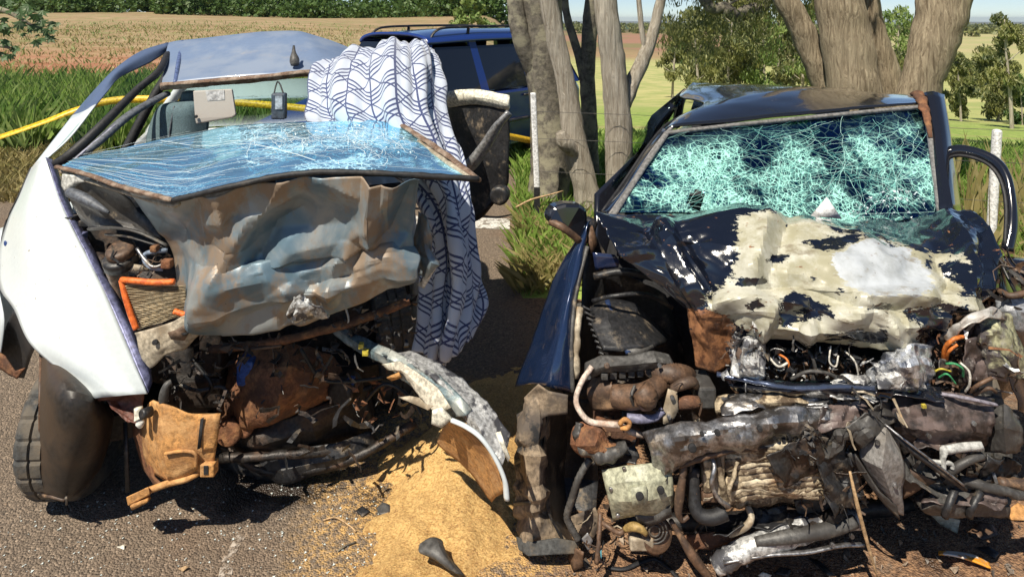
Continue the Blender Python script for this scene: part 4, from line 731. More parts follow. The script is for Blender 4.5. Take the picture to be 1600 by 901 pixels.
# air filter
af = add('air_filter', A, tube([(190, 437, 2.40), (206, 438, 2.385), (240, 441, 2.375), (272, 440, 2.37)], .011, 8, 6), bright_orange, label='orange-framed pleated air filter')
add('filter_frame', af, tube([(190, 437, 2.40), (196, 464, 2.39), (204, 490, 2.38), (213, 514, 2.375)], .011, 8, 6), bright_orange)
add('filter_frame', af, tube([(272, 486, 2.36), (290, 492, 2.36)], .010, 8, 6), bright_orange)
V_, F_ = [], []; nz = 56
for i in range(nz + 1):
    t = i / nz; z = .008 if i % 2 else -.002; a, b = P(194 + 22 * t, 443 + 72 * t, 2.40), P(290 + 4 * t, 446 + 45 * t, 2.385)
    for k in range(7): q = a.lerp(b, k / 6); V_.append(q + Vector((0, -z, z * .3)) + Vector((0, 0, .0016 * math.sin(k * 2.1 + i))))
for i in range(nz):
    for k in range(6): F_.append((i * 7 + k, i * 7 + k + 1, i * 7 + k + 8, i * 7 + k + 7))
add('filter_pleats', af, (V_, F_), paper, False)
add('headlamp_panel', A, patch([[(210, 520, 2.36), (240, 512, 2.35), (270, 502, 2.34), (290, 492, 2.34), (300, 498, 2.35)], [(216, 540, 2.35), (240, 530, 2.34), (268, 520, 2.33), (298, 505, 2.34), (330, 517, 2.35)], [(224, 556, 2.36), (238, 552, 2.34), (262, 538, 2.33), (292, 525, 2.34), (312, 520, 2.36)], [(236, 572, 2.36), (242, 570, 2.35), (262, 552, 2.34), (286, 545, 2.35), (292, 538, 2.37)]], 6, .8, .012, 14, 6), beige_metal, True, .004)
for u, v, s in ((243, 534, .010), (290, 516, .016)): add('panel_hole', A, disc(u, v, 2.325, s, (.1, -1, .3), .008, 14), headliner)
add('bracket', A, plate([(262, 520, 2.315), (275, 516, 2.31), (292, 506, 2.31), (300, 512, 2.315), (288, 532, 2.32), (268, 530, 2.32)], .006, .004, 1), M('brown_bracket', (.14, .09, .06), .7))
# indicator housing and bulb
hs = add('indicator_housing', A, patch([[(150, 622, 2.32), (170, 612, 2.31), (195, 603, 2.31), (225, 612, 2.33)], [(165, 628, 2.33), (182, 626, 2.36), (205, 620, 2.36), (224, 628, 2.34)], [(175, 640, 2.33), (192, 645, 2.34), (206, 640, 2.35), (218, 650, 2.33)], [(196, 655, 2.32), (204, 660, 2.31), (212, 664, 2.31), (216, 666, 2.32)]], 6, .8, .008, 20, 2), M('red_brown_housing', (.13, .05, .035), .5), True, .004)
add('bulb_socket', A, tube([(216, 636, 2.29), (217, 648, 2.285), (218, 655, 2.28)], [.014, .015, .018], 10, 4), M('ivory_socket', (.75, .70, .58), .5)); add('bulb', A, tube([(218, 655, 2.28), (219, 661, 2.278), (220, 668, 2.276)], [.010, .015, .006], 12, 5), bulbglass)
add('cable_plug', A, tube([(255, 634, 2.3), (256, 618, 2.3), (260, 602, 2.3), (268, 596, 2.31)], [.012, .017, .012, .010], 10, 5), greyplastic); add('cable_plug', A, disc(236, 642, 2.28, .018, (-.6, -1, .2), .035, 14), blackplastic)
# front rail stub
add('rail_end', A, patch([[(226, 640, 2.38), (238, 625, 2.32), (262, 632, 2.28), (300, 645, 2.27), (343, 645, 2.27)], [(222, 670, 2.40), (238, 668, 2.32), (260, 672, 2.27), (300, 675, 2.26), (342, 672, 2.26)], [(226, 705, 2.40), (242, 705, 2.32), (260, 708, 2.27), (305, 706, 2.26), (337, 705, 2.265)], [(236, 738, 2.40), (250, 745, 2.34), (264, 750, 2.3), (302, 742, 2.28), (332, 738, 2.28)]], 7, .6, .010, 12, 3), orange_dust, True, .005, label='front chassis rail end caked in orange dust')
add('rail_side', A, plate([(205, 660, 2.45), (226, 640, 2.38), (240, 745, 2.37), (252, 757, 2.36), (240, 757, 2.42), (222, 735, 2.46)], .006, .008, 2), rust)
add('rail_plate', A, plate([(256, 710, 2.255), (300, 706, 2.25), (309, 715, 2.25), (305, 736, 2.26), (275, 752, 2.27), (262, 750, 2.27)], .008, .004, 2), orange_dust); add('rail_plate', A, plate([(310, 650, 2.25), (343, 648, 2.25), (336, 702, 2.25), (318, 706, 2.25), (308, 690, 2.25)], .01, .012, 2), orange_dust)
add('rail_rib', A, tube([(258, 708, 2.25), (290, 704, 2.245), (306, 710, 2.245), (306, 730, 2.25)], .006, 7, 5), orange_dust); add('rail_slot', A, plate([(313, 655, 2.243), (318, 652, 2.243), (313, 700, 2.243), (308, 702, 2.243)], .003), headliner)
add('tow_bracket', A, hexa([P(197, 776, 2.28), P(232, 760, 2.26), P(234, 772, 2.26), P(200, 790, 2.28), P(199, 776, 2.34), P(234, 760, 2.32), P(236, 772, 2.32), P(202, 790, 2.34)]), orange_dust, False, bevel=.003)
add('tow_bar', A, tube([(226, 768, 2.29), (262, 755, 2.28), (290, 748, 2.27), (308, 738, 2.28), (312, 725, 2.32)], .016, 8, 6, flat=.7), orange_dust); add('tow_foot', A, plate([(203, 790, 2.27), (228, 781, 2.26), (230, 785, 2.26), (206, 797, 2.27)], .02), orange_dust)
add('rail_tab', A, block(312, 726, 334, 746, 2.25, 2.29), orange_dust, False, bevel=.004); add('rail_tab_slot', A, block(318, 728, 325, 741, 2.247, 2.26), headliner, False)
add('panel_strip', A, plate([(192, 660, 2.45), (198, 660, 2.45), (202, 768, 2.40), (196, 770, 2.40)], .004), blackplastic)
# engine and gearbox
add('engine_block', A, patch([[(360, 556, 2.73), (400, 545, 2.63), (450, 542, 2.59), (485, 548, 2.63), (520, 560, 2.73)], [(352, 590, 2.69), (395, 580, 2.57), (450, 575, 2.51), (484, 580, 2.56), (530, 590, 2.71)], [(348, 625, 2.67), (390, 620, 2.55), (440, 612, 2.49), (478, 612, 2.55), (520, 610, 2.71)], [(345, 660, 2.69), (380, 664, 2.59), (425, 655, 2.55), (470, 640, 2.61), (505, 632, 2.73)]], 7, 0.15, 0.0275, 9, 3), rust, True, .02)
add('engine_mount', A, block(310, 520, 345, 590, 2.60, 2.85), darkmetal, False, bevel=.01); add('fuse_box', A, block(368, 565, 395, 605, 2.54, 2.65), bluecon, False, bevel=.012)
add('battery_tray', A, block(250, 590, 345, 640, 2.60, 2.90), darkmetal, False, bevel=.02); add('gearbox', A, patch([[(330, 640, 2.71), (400, 668, 2.61), (480, 640, 2.63), (580, 600, 2.81)], [(340, 680, 2.69), (410, 690, 2.57), (490, 670, 2.61), (580, 640, 2.81)], [(360, 705, 2.71), (420, 712, 2.61), (500, 695, 2.66), (575, 680, 2.81)]], 7, 0.15, 0.0330, 8, 5), darkmetal, True, .02)
add('radiator_support', A, tube([(330, 545, 2.56), (400, 538, 2.49), (470, 525, 2.47), (560, 500, 2.47), (640, 470, 2.51)], .016, 8, 6, wob=.4), rust); add('pulley', A, disc(360, 672, 2.57, .05, (0, -1, .1), .03, 24), rust); add('pulley', A, disc(385, 665, 2.59, .035, (0, -1, .1), .03, 24), rust)
add('lower_arm', A, tube([(345, 715, 2.56), (420, 712, 2.55), (520, 702, 2.61), (575, 680, 2.71)], [.02, .016, .018, .02], 8, 6, wob=.4), darkmetal); add('subframe', A, tube([(340, 690, 2.71), (420, 735, 2.61), (540, 720, 2.61), (650, 660, 2.71)], .018, 8, 6, wob=.3), darkmetal)
add('sump_guard', A, patch([[(335, 700, 2.73), (430, 705, 2.61), (530, 690, 2.61), (580, 672, 2.71)], [(345, 730, 2.71), (440, 735, 2.57), (540, 712, 2.59), (590, 690, 2.71)], [(380, 755, 2.69), (450, 752, 2.59), (540, 728, 2.61), (580, 705, 2.73)]], 6, 0.15, 0.0220, 9, 6), blackplastic, True, .004)
add('alternator', A, disc(548, 600, 2.70, .06, (-.3, -1, .1), .09, 24), darkmetal); add('blue_connector', A, block(535, 594, 552, 608, 2.62, 2.66), bluecon, False, bevel=.006)
for pts, r, m in (([(420, 520, 2.53), (428, 560, 2.51), (424, 600, 2.51), (415, 612, 2.53)], .004, bronze), ([(470, 545, 2.51), (500, 590, 2.53), (540, 596, 2.56), (600, 590, 2.61)], .007, wire_k), ([(300, 560, 2.51), (330, 600, 2.49), (320, 620, 2.51)], .008, wire_k), ([(490, 605, 2.61), (515, 590, 2.59), (560, 610, 2.61)], .006, bronze), ([(345, 535, 2.51), (380, 545, 2.47), (440, 540, 2.46)], .006, bronze), ([(280, 600, 2.51), (310, 610, 2.49), (345, 604, 2.51), (360, 620, 2.51)], .007, greyplastic), ([(560, 640, 2.61), (600, 600, 2.57), (640, 620, 2.55), (660, 650, 2.53)], .007, wire_k), ([(540, 480, 2.47), (545, 500, 2.46), (541, 508, 2.46)], .004, wire_w)):
    add('hose', A, tube(pts, r, 7, 6), m)
add('torn_scrap', A, shards([(300, 545), (360, 530), (470, 525), (580, 490), (640, 450), (660, 500), (560, 560), (400, 640), (330, 640)], 70, .022, 2.45, 2.6, 2), darkmetal, False, kind='stuff'); add('torn_scrap', A, shards([(500, 500), (600, 460), (640, 440), (650, 520), (600, 560)], 60, .015, 2.35, 2.5, 9), greyplastic, False, kind='stuff')
add('torn_scrap', A, shards([(500, 640), (580, 560), (680, 560), (690, 640), (600, 680)], 25, .025, 2.5, 2.7, 5), rust, False, kind='stuff')
clutter(A, [(300, 540), (400, 528), (560, 495), (640, 450), (655, 520), (600, 600), (470, 650), (340, 640)], 16, 2.42, 2.55, (darkmetal, blackplastic, darkmetal), 31)
clutter(A, [(240, 570), (340, 540), (350, 640), (260, 630)], 9, 2.36, 2.5, (darkmetal, greyplastic, darkmetal), 41, .07, .006)
clutter(A, [(340, 660), (560, 640), (640, 600), (660, 680), (560, 720), (350, 720)], 10, 2.42, 2.55, (darkmetal, blackplastic), 51, .12, .01)
clutter(A, [(165, 390), (262, 395), (266, 432), (190, 436)], 10, 2.42, 2.55, (blackplastic, darkmetal, bronze), 61, .06, .005)
bolts(A, [(246, 655, 2.41), (244, 678, 2.40), (250, 720, 2.41), (290, 660, 2.36), (268, 720, 2.35), (283, 722, 2.35), (222, 548, 2.44), (270, 545, 2.43), (157, 345, 2.71)], .007, rust)
# torn-off bumper and wing hanging at the right
add('wing_strip', A, patch([[(534, 511, 2.5), (575, 530, 2.44), (625, 553, 2.36), (685, 585, 2.28), (722, 622, 2.2), (738, 640, 2.18)], [(528, 516, 2.48), (566, 540, 2.42), (616, 564, 2.34), (670, 596, 2.26), (712, 632, 2.18), (730, 648, 2.16)], [(520, 520, 2.5), (556, 546, 2.44), (604, 572, 2.36), (655, 612, 2.28), (690, 640, 2.2), (712, 652, 2.18)]], 6, 0.15, 0.0110, 16, 3), tealgrey, True, .003)
add('wing_bracket', A, patch([[(598, 568, 2.32), (625, 564, 2.29), (650, 580, 2.26), (685, 605, 2.2), (706, 636, 2.16)], [(606, 575, 2.31), (628, 576, 2.28), (644, 592, 2.25), (672, 618, 2.2), (694, 642, 2.16)], [(622, 578, 2.32), (632, 584, 2.29), (648, 608, 2.25), (664, 628, 2.21), (676, 640, 2.18)]], 5, 0.15, 0.0066, 20, 4), M('dusty_cream_bracket', (.55, .50, .40), .6, dust=(.35, .25, .15), dt=(.5, .8)), True, .004)
add('wing_bracket', A, plate([(622, 620, 2.28), (640, 618, 2.27), (662, 622, 2.22), (684, 630, 2.18), (668, 640, 2.18), (636, 626, 2.26)], .005, .003, 1), beige_metal); add('clip', A, plate([(604, 590, 2.3), (622, 583, 2.28), (627, 590, 2.28), (612, 595, 2.3)], .006), orange_dust); add('clip', A, block(560, 538, 567, 545, 2.38, 2.4), wire_y, False); add('clip', A, block(566, 548, 575, 556, 2.38, 2.4), wire_y, False)
add('wing_skin', A, patch([[(640, 548, 2.42), (690, 570, 2.36), (722, 592, 2.32), (760, 630, 2.24), (797, 676, 2.18)], [(618, 553, 2.38), (672, 576, 2.30), (712, 606, 2.25), (752, 650, 2.18), (792, 704, 2.13)], [(625, 556, 2.36), (664, 580, 2.28), (704, 612, 2.22), (742, 656, 2.15), (784, 728, 2.10)], [(640, 564, 2.38), (660, 585, 2.3), (698, 622, 2.24), (733, 662, 2.17), (778, 740, 2.13)]], 8, 0.15, 0.0110, 18, 5), scraped, True, .003, label='white wing skin scraped bare in stripes')
add('arch_rim', A, tube([(706, 656, 2.14), (728, 666, 2.12), (750, 682, 2.10), (772, 712, 2.09), (788, 748, 2.08), (792, 780, 2.08)], .011, 8, 7, flat=.7), white)
add('arch_liner', A, patch([[(702, 658, 2.17), (735, 672, 2.13), (765, 702, 2.10), (790, 768, 2.09)], [(692, 668, 2.28), (720, 690, 2.24), (750, 720, 2.20), (776, 775, 2.16)], [(684, 690, 2.38), (706, 712, 2.32), (735, 738, 2.28), (770, 782, 2.22)]], 7, 0.15, 0.0088, 8, 6), orange_dust, True, .003)
add('torn_scrap', A, plate([(676, 640, 2.16), (690, 636, 2.15), (706, 655, 2.14), (690, 668, 2.15), (674, 662, 2.16)], .01, .012, 2), cream); add('torn_scrap', A, plate([(774, 676, 2.10), (782, 674, 2.10), (797, 715, 2.08), (794, 722, 2.08)], .006, .004, 1), cream)
# passenger door swung out
add('door_sill_trim', A, patch([[(690, 146, 3.75), (730, 142, 3.6), (765, 146, 3.5), (797, 154, 3.42)], [(694, 155, 3.72), (732, 150, 3.57), (765, 154, 3.47), (797, 162, 3.39)], [(700, 166, 3.74), (735, 160, 3.6), (765, 162, 3.5), (797, 168, 3.42)]], 6, 1, .006, 14, 3), cream, True, .02)
add('door_skin', A, patch([[(700, 164, 3.76), (735, 160, 3.62), (765, 162, 3.52), (796, 170, 3.44)], [(706, 215, 3.74), (740, 215, 3.6), (768, 215, 3.5), (796, 215, 3.44)], [(712, 262, 3.72), (742, 266, 3.6), (768, 270, 3.52), (794, 285, 3.46)], [(722, 330, 3.7), (742, 345, 3.62), (760, 335, 3.56), (770, 322, 3.5)]], 6, .9, .02, 6, 5), blackplastic, True, .02)
add('bent_window_frame', A, tube([(722, 268, 3.3), (738, 255, 3.28), (760, 225, 3.26), (778, 196, 3.24), (796, 176, 3.24)], [.05, .045, .036, .03, .03], 10, 6, flat=.6), M('grey_bent_frame', (.30, .30, .30), .4, metal=.5)); add('door_lock', A, disc(783, 302, 3.36, .05, (-.2, -1, 0), .06, 18), blackplastic)

# ------------------------------------------------------------------ blanket
br = [[(500, 101, 3.72), (545, 81, 3.72), (590, 72, 3.7), (625, 63, 3.68), (655, 66, 3.7), (680, 76, 3.75)], [(484, 122, 3.34), (530, 102, 3.36), (578, 92, 3.30), (628, 84, 3.22), (664, 92, 3.32), (689, 112, 3.42)], [(484, 155, 3.18), (525, 142, 3.10), (575, 137, 3.05), (630, 130, 3.02), (670, 138, 3.12), (698, 150, 3.28)],
      [(489, 190, 3.12), (530, 187, 2.98), (582, 184, 2.96), (635, 180, 2.90), (676, 188, 3.0), (706, 196, 3.12)], [(560, 232, 3.0), (590, 232, 2.93), (620, 230, 2.93), (660, 230, 2.84), (692, 234, 2.92), (720, 242, 2.98)], [(640, 300, 2.9), (655, 300, 2.82), (675, 300, 2.84), (700, 300, 2.72), (718, 300, 2.8), (737, 300, 2.86)],
      [(666, 360, 2.84), (681, 360, 2.74), (697, 360, 2.78), (712, 360, 2.66), (727, 362, 2.74), (744, 365, 2.8)], [(662, 430, 2.8), (680, 430, 2.70), (698, 430, 2.74), (716, 430, 2.62), (733, 432, 2.72), (753, 434, 2.78)], [(657, 490, 2.74), (676, 492, 2.66), (694, 494, 2.70), (712, 490, 2.60), (730, 482, 2.7), (757, 474, 2.76)], [(650, 545, 2.7), (668, 558, 2.62), (686, 572, 2.64), (702, 562, 2.58), (716, 540, 2.66), (738, 524, 2.72)]]
o = add('blanket', None, patch(br, 16, 1, .016, 7, 3, cell=.25, fold=(.017, 4.2)), blanket_m, True, .008); tag(o, 'white blanket with navy line pattern draped over the white car', 'blanket')

# ------------------------------------------------------------------ sawdust and bits round the white car
cx, cy = -.30, 2.52; N = 120; V_, F_ = [], []
def heap(x, y):
    a = .20 * math.exp(-(((x + .20) / .26) ** 2 + ((y - 2.72) / .20) ** 2)); b = .09 * math.exp(-(((x + .22) / .24) ** 2 + ((y - 2.38) / .30) ** 2)); c = .10 * math.exp(-(((x + .05) / .22) ** 2 + ((y - 3.15) / .35) ** 2)); d = .05 * math.exp(-(((x + .42) / .16) ** 2 + ((y - 2.15) / .2) ** 2))
    return a + b + c + d - .035 + .035 * noise.noise(Vector((x * 6, y * 6, 0))) + .016 * noise.noise(Vector((x * 17, y * 17, 2))) + .007 * noise.noise(Vector((x * 45, y * 45, 4)))
for i in range(N):
    for j in range(N):
        x, y = -.85 + 1.05 * j / (N - 1), 1.85 + 1.75 * i / (N - 1); V_.append((x, y, max(heap(x, y), -.02) if True else 0))
for i in range(N - 1):
    for j in range(N - 1): a = i * N + j; F_.append((a, a + 1, a + N + 1, a + N))
o = add('sawdust', None, (V_, F_), sawdust_m); tag(o, 'golden sawdust heap spread in front of the white car', 'sawdust', kind='stuff')
def hz(x, y): return max(heap(x, y), .004)
vs, fs = [], []; rr = random.Random(5)
for i in range(16000):
    x, y = rr.uniform(-.75, .06), 1.95 + 1.3 * rr.random() ** 1.3
    if heap(x, y) < -.002 and rr.random() > .28 * math.exp(min(0, heap(x, y)) * 60): continue
    z = hz(x, y) + .001; a = rr.uniform(0, 6.28); l = rr.uniform(.002, .007); w = rr.uniform(.0007, .0018); dx, dy = math.cos(a), math.sin(a); i0 = len(vs); tl = rr.uniform(-.4, .6)
    vs += [(x - dx * l - dy * w, y - dy * l + dx * w, z), (x - dx * l + dy * w, y - dy * l - dx * w, z), (x + dx * l, y + dy * l, z + l * tl)]; fs.append((i0, i0 + 1, i0 + 2))
o = add('wood_shavings', None, (vs, fs), M('pale_shavings', (.66, .40, .15), .9, col2=(.35, .18, .07), vs=60), False); tag(o, 'fine wood shavings scattered on the sawdust heap', 'shavings', kind='stuff')
g0 = G(675, 860, .06); o = add('plastic_shard', None, patch([[(656, 850, 2.19), (668, 842, 2.2), (682, 840, 2.2), (690, 846, 2.2)], [(655, 862, 2.17), (670, 858, 2.16), (686, 856, 2.16), (694, 862, 2.17)], [(672, 868, 2.16), (684, 872, 2.14), (696, 874, 2.14), (706, 878, 2.16)], [(690, 876, 2.15), (702, 888, 2.13), (715, 896, 2.12), (724, 900, 2.13)]], 6, .8, .006, 20, 3), greyplastic, True, .004); tag(o, 'dark grey plastic shard lying on the sawdust', 'debris')
def scrap(name, pts, mat, label, cat='debris', th=.004, dent=.004):
    o = add(name, None, plate([(lambda q: (q.x, q.y, q.z))(G(u, v, z)) for u, v, z in pts], th, dent, 2, 20, world=True), mat); return tag(o, label, cat)
scrap('plastic_scrap', [(588, 792, .01), (598, 784, .02), (610, 788, .02), (609, 802, .012), (592, 803, .01)], greyplastic, 'small grey plastic chip beside the sawdust edge')
scrap('plastic_scrap', [(556, 798, .01), (566, 790, .015), (578, 797, .015), (566, 806, .01)], blackplastic, 'tiny black plastic chip left of the grey chip')
scrap('leaf', [(278, 888, .008), (290, 883, .02), (296, 885, .012), (286, 892, .008)], wood_s, 'curled brown leaf on the road at the bottom left', 'leaf')
scrap('paper_scrap', [(182, 853, .008), (195, 850, .012), (194, 858, .008)], cream, 'tiny white paper scrap on the road', 'paper')
o = add('twig', None, tube([G(505, 812, .01), G(525, 808, .015), G(548, 822, .01), G(556, 830, .01)], .003, 5, 4, True), wood_s); tag(o, 'thin pale twig on the road by the spill', 'twig')
o = add('twig', None, tube([G(528, 860, .01), G(540, 852, .012), G(556, 846, .01)], .003, 5, 4, True), bark_d); tag(o, 'thin dark twig near the sawdust edge', 'twig')
o = add('glass_litter', None, (lambda rr: (lambda gs: ([v for g in gs for v in g[0]], [tuple(k + sum(len(q[0]) for q in gs[:n]) for k in f) for n, g in enumerate(gs) for f in g[1]]))([(lambda s, x, y, a: ([(x + math.cos(a + t) * s, y + math.sin(a + t) * s, .006 + .4 * s * (t > 2)) for t in (0, 2.1, 4.2)], [(0, 1, 2)]))(rr.uniform(.002, .006), rr.uniform(-1.9, -.35), rr.uniform(2.15, 2.6), rr.uniform(0, 6)) for _ in range(380)]))(random.Random(2)), M('pale_glass_chips', (.62, .68, .66), .15, bump=0), False); tag(o, 'tiny glass chips scattered on the road before the white car', 'glass', kind='stuff')
# barrier tape
tp = [P(-60, 232, 5.2), P(0, 214, 5.25), P(70, 190, 5.35), P(120, 172, 5.45), P(190, 156, 5.6), P(330, 158, 5.75), P(500, 172, 5.85), P(640, 192, 5.8), P(705, 200, 5.6), P(760, 208, 5.85), P(800, 214, 6.3), P(850, 224, 6.9)]
sp = smooth_path(tp, 8); V_, F_ = [], []
for i, p in enumerate(sp):
    tw = .5 + .35 * math.sin(i * .13); w = .032; V_ += [Vector(p) + Vector((0, math.sin(tw) * w, math.cos(tw) * w)), Vector(p) - Vector((0, math.sin(tw) * w, math.cos(tw) * w))]
for i in range(len(sp) - 1): F_.append((2 * i, 2 * i + 1, 2 * i + 3, 2 * i + 2))
o = add('barrier_tape', None, (V_, F_), tyel, True, .001); tag(o, 'yellow barrier tape stretched behind the white car', 'tape')

# ------------------------------------------------------------------ dark blue car behind
SV = Car(P(665, 60, 7.3).x, 7.3, .64, .77)     # origin: roof corner nearest; s runs back along the flank, w towards the camera side
SUV = thing('parked_car', 'dark blue estate car with roof rails parked behind the blanket', 'car', tuple(SV(.8, -.7, 0)))
def suv_side(w, zt=0):
    lo = [(-1.35, .42), (-1.35, .72), (-.55, .98), (.0, 1.02), (2.75, 1.02), (2.85, .9), (2.85, .42), (2.5, .30), (-1.1, .30)]
    return [SV(s, w, z) for s, z in lo]
L_, R_ = suv_side(.22), suv_side(-1.45); n = len(L_); fs = [tuple(range(n)), tuple(range(n, 2 * n))[::-1]] + [(i, (i + 1) % n, n + (i + 1) % n, n + i) for i in range(n)]
add('body', SUV, fix((L_ + R_, fs)), suvblue, False, bevel=.05)
rfp = [[SV(s, w, z) for w, z in ((0, 1.60), (-.08, 1.66), (-.35, 1.70), (-.9, 1.70), (-1.15, 1.66), (-1.23, 1.60))] for s in (.02, .2)] + [[SV(s, w, z + .02) for w, z in ((0, 1.60), (-.08, 1.67), (-.35, 1.71), (-.9, 1.71), (-1.15, 1.67), (-1.23, 1.60))] for s in (.9, 1.8, 2.5)]
add('roof', SUV, patch(rfp, 4, 1, world=True), suvblue, True, .04)
def cabin_plate(name, pts, mat, th=.02): add(name, SUV, plate([SV(*p) for p in pts], th, world=True), mat, False)
def fl(s, z): return (s, .22 - (z - 1.0) / .6 * .22, z)          # the flank leans in towards the roof
for s0, s1, t0, t1 in ((-.42, -.30, .02, .12), (.72, .86, .72, .84), (1.62, 1.76, 1.62, 1.72), (2.62, 2.80, 2.40, 2.54)): cabin_plate('pillar', [fl(s0, 1.0), fl(s1, 1.0), fl(t1, 1.62), fl(t0, 1.62)], suvblue, .03)
for s0, s1, t0, t1 in ((-.30, .72, .12, .72), (.86, 1.62, .84, 1.62), (1.76, 2.62, 1.72, 2.40)): cabin_plate('side_window', [fl(s0, 1.03), fl(s1, 1.03), fl(t1, 1.57), fl(t0, 1.57)], glassK, .01)
cabin_plate('windscreen', [(-.5, .15, 1.0), (-.5, -1.38, 1.0), (.03, -1.2, 1.62), (.03, -.02, 1.62)], glassK); cabin_plate('side_glass_far', [(-.3, -1.45, 1.0), (2.6, -1.45, 1.0), (2.4, -1.22, 1.62), (.1, -1.22, 1.62)], glassK); cabin_plate('rear_window', [(2.84, .2, 1.0), (2.84, -1.42, 1.0), (2.52, -1.2, 1.66), (2.52, 0, 1.66)], glassK)
for w in (-.06, -1.17):
    add('roof_rail', SUV, tube([SV(.12, w, 1.66), SV(.22, w, 1.76), SV(.45, w, 1.80), (SV(1.3, w, 1.81)), SV(2.1, w, 1.80), SV(2.35, w, 1.76), SV(2.45, w, 1.68)], .022, 8, 6, True, flat=.7), blackplastic)
    for s in (.75, 1.6): add('rail_foot', SUV, tube([SV(s, w, 1.69), SV(s + .02, w, 1.79)], .02, 8, 2, True), blackplastic)
for s in (-.72, 2.05): wheel(SUV, SV(s, .14, .31), SV.w, .31, .2)
for s in (-.72, 2.05): wheel(SUV, SV(s, -1.36, .31), SV.w, .31, .2)
add('bumper', SUV, tube([SV(-1.2, .25, .5), SV(-1.42, .1, .5), SV(-1.46, -.6, .5), SV(-1.42, -1.35, .5), SV(-1.2, -1.46, .5)], .12, 8, 5, True), blackplastic); add('sill_moulding', SUV, tube([SV(-.2, .235, .62), SV(1.6, .235, .62)], .04, 6, 3, True, flat=.5), blackplastic)
for s in (.55, 1.5): add('door_handle', SUV, tube([SV(s, .245, .92), SV(s + .16, .245, .92)], .016, 6, 3, True), blackplastic)
for w in (.05, -1.2): add('headlight', SUV, disc(*px(SV(-1.33, w, .66)), SV(-1.33, w, .66).y, .11, -SV.d, .04, 18), lens_m)

# ------------------------------------------------------------------ the black car (right)
RC = Car(.86, 2.15, .371, .928)
B = thing('wrecked_car', 'black car with crushed cream-scraped hood and shattered teal windscreen', 'car', (1.3, 3.0, 0))
# hood with paint transfer colours as vertex colours from where the paint was scraped
hr = [[(926, 338, 2.5), (1000, 334, 2.62), (1080, 333, 2.66), (1160, 332, 2.66), (1240, 338, 2.68), (1320, 346, 2.7), (1400, 345, 2.7), (1460, 334, 2.66), (1518, 329, 2.6)],
      [(946, 366, 2.42), (1005, 372, 2.48), (1040, 362, 2.42), (1170, 334, 2.42), (1262, 349, 2.40), (1340, 368, 2.38), (1412, 388, 2.38), (1480, 384, 2.40), (1548, 352, 2.50)],
      [(967, 397, 2.36), (1028, 392, 2.32), (1055, 374, 2.36), (1172, 388, 2.26), (1252, 396, 2.24), (1332, 404, 2.23), (1412, 414, 2.26), (1494, 412, 2.28), (1566, 400, 2.42)],
      [(1033, 447, 2.29), (1070, 448, 2.23), (1105, 448, 2.25), (1180, 446, 2.17), (1262, 450, 2.16), (1342, 455, 2.13), (1424, 460, 2.15), (1494, 462, 2.19), (1564, 452, 2.36)],
      [(1074, 482, 2.26), (1096, 488, 2.21), (1122, 490, 2.22), (1184, 484, 2.12), (1262, 486, 2.16), (1342, 488, 2.09), (1424, 486, 2.12), (1488, 488, 2.19), (1540, 488, 2.30)],
      [(1080, 520, 2.25), (1102, 520, 2.20), (1130, 516, 2.21), (1184, 512, 2.15), (1262, 516, 2.10), (1342, 516, 2.12), (1420, 512, 2.09), (1470, 510, 2.17), (1515, 505, 2.27)],
      [(1088, 570, 2.26), (1118, 583, 2.23), (1150, 566, 2.22), (1180, 530, 2.20), (1262, 532, 2.17), (1342, 542, 2.17), (1400, 548, 2.13), (1446, 545, 2.17), (1490, 520, 2.23)]]
hc_ = [([(927, 338), (1000, 365), (1045, 366), (1100, 350), (1165, 334)], .03, 22), ([(1043, 368), (1065, 420), (1105, 478)], .035, 20), ([(1060, 370), (1085, 420), (1110, 470)], -.02, 14), ([(975, 398), (1010, 392), (1042, 368)], .02, 14), ([(1200, 332), (1185, 400), (1150, 455), (1120, 490)], .035, 30), ([(1230, 350), (1205, 420), (1215, 470)], -.025, 24), ([(1340, 368), (1370, 400), (1400, 412)], .015, 16), ([(1150, 445), (1250, 450), (1340, 478), (1430, 490)], -.03, 22), ([(1130, 470), (1240, 470), (1300, 495), (1345, 490)], .035, 20), ([(1345, 470), (1390, 500), (1410, 540)], .03, 16), ([(1350, 465), (1450, 462), (1520, 480), (1545, 500)], .03, 18), ([(1480, 340), (1512, 378), (1515, 430), (1500, 470)], .04, 22), ([(1462, 400), (1490, 440), (1470, 470)], -.03, 22), ([(1540, 360), (1550, 420), (1545, 480)], -.03, 18), ([(1480, 470), (1470, 510)], .03, 14), ([(1205, 480), (1190, 520)], .03, 16), ([(1265, 500), (1260, 535)], .025, 14)]
hp = patch(hr, 18, 0, .015, 8, 11, cell=1, creases=hc_)
cream_p = [(1150, 345), (1200, 330), (1262, 346), (1340, 366), (1400, 384), (1440, 396), (1505, 402), (1512, 430), (1490, 470), (1560, 470), (1545, 495), (1500, 500), (1470, 512), (1440, 520), (1445, 560), (1400, 560), (1330, 540), (1180, 535), (1140, 530), (1130, 500), (1105, 475), (1130, 450), (1150, 420), (1160, 385), (1150, 365)]
black_h = [[(1240, 378), (1300, 372), (1348, 368), (1330, 385), (1292, 396), (1262, 384)], [(1462, 412), (1490, 408), (1510, 420), (1510, 448), (1480, 440)], [(1215, 470), (1240, 455), (1300, 480), (1310, 495), (1270, 500), (1215, 515)], [(1195, 400), (1240, 396), (1236, 410), (1195, 415)], [(1405, 486), (1470, 470), (1545, 490), (1490, 505), (1475, 518), (1410, 500)], [(1280, 520), (1390, 510), (1390, 535), (1290, 530)], [(1150, 435), (1205, 432), (1195, 445), (1150, 450)], [(1140, 498), (1180, 520), (1150, 540), (1120, 520)]]
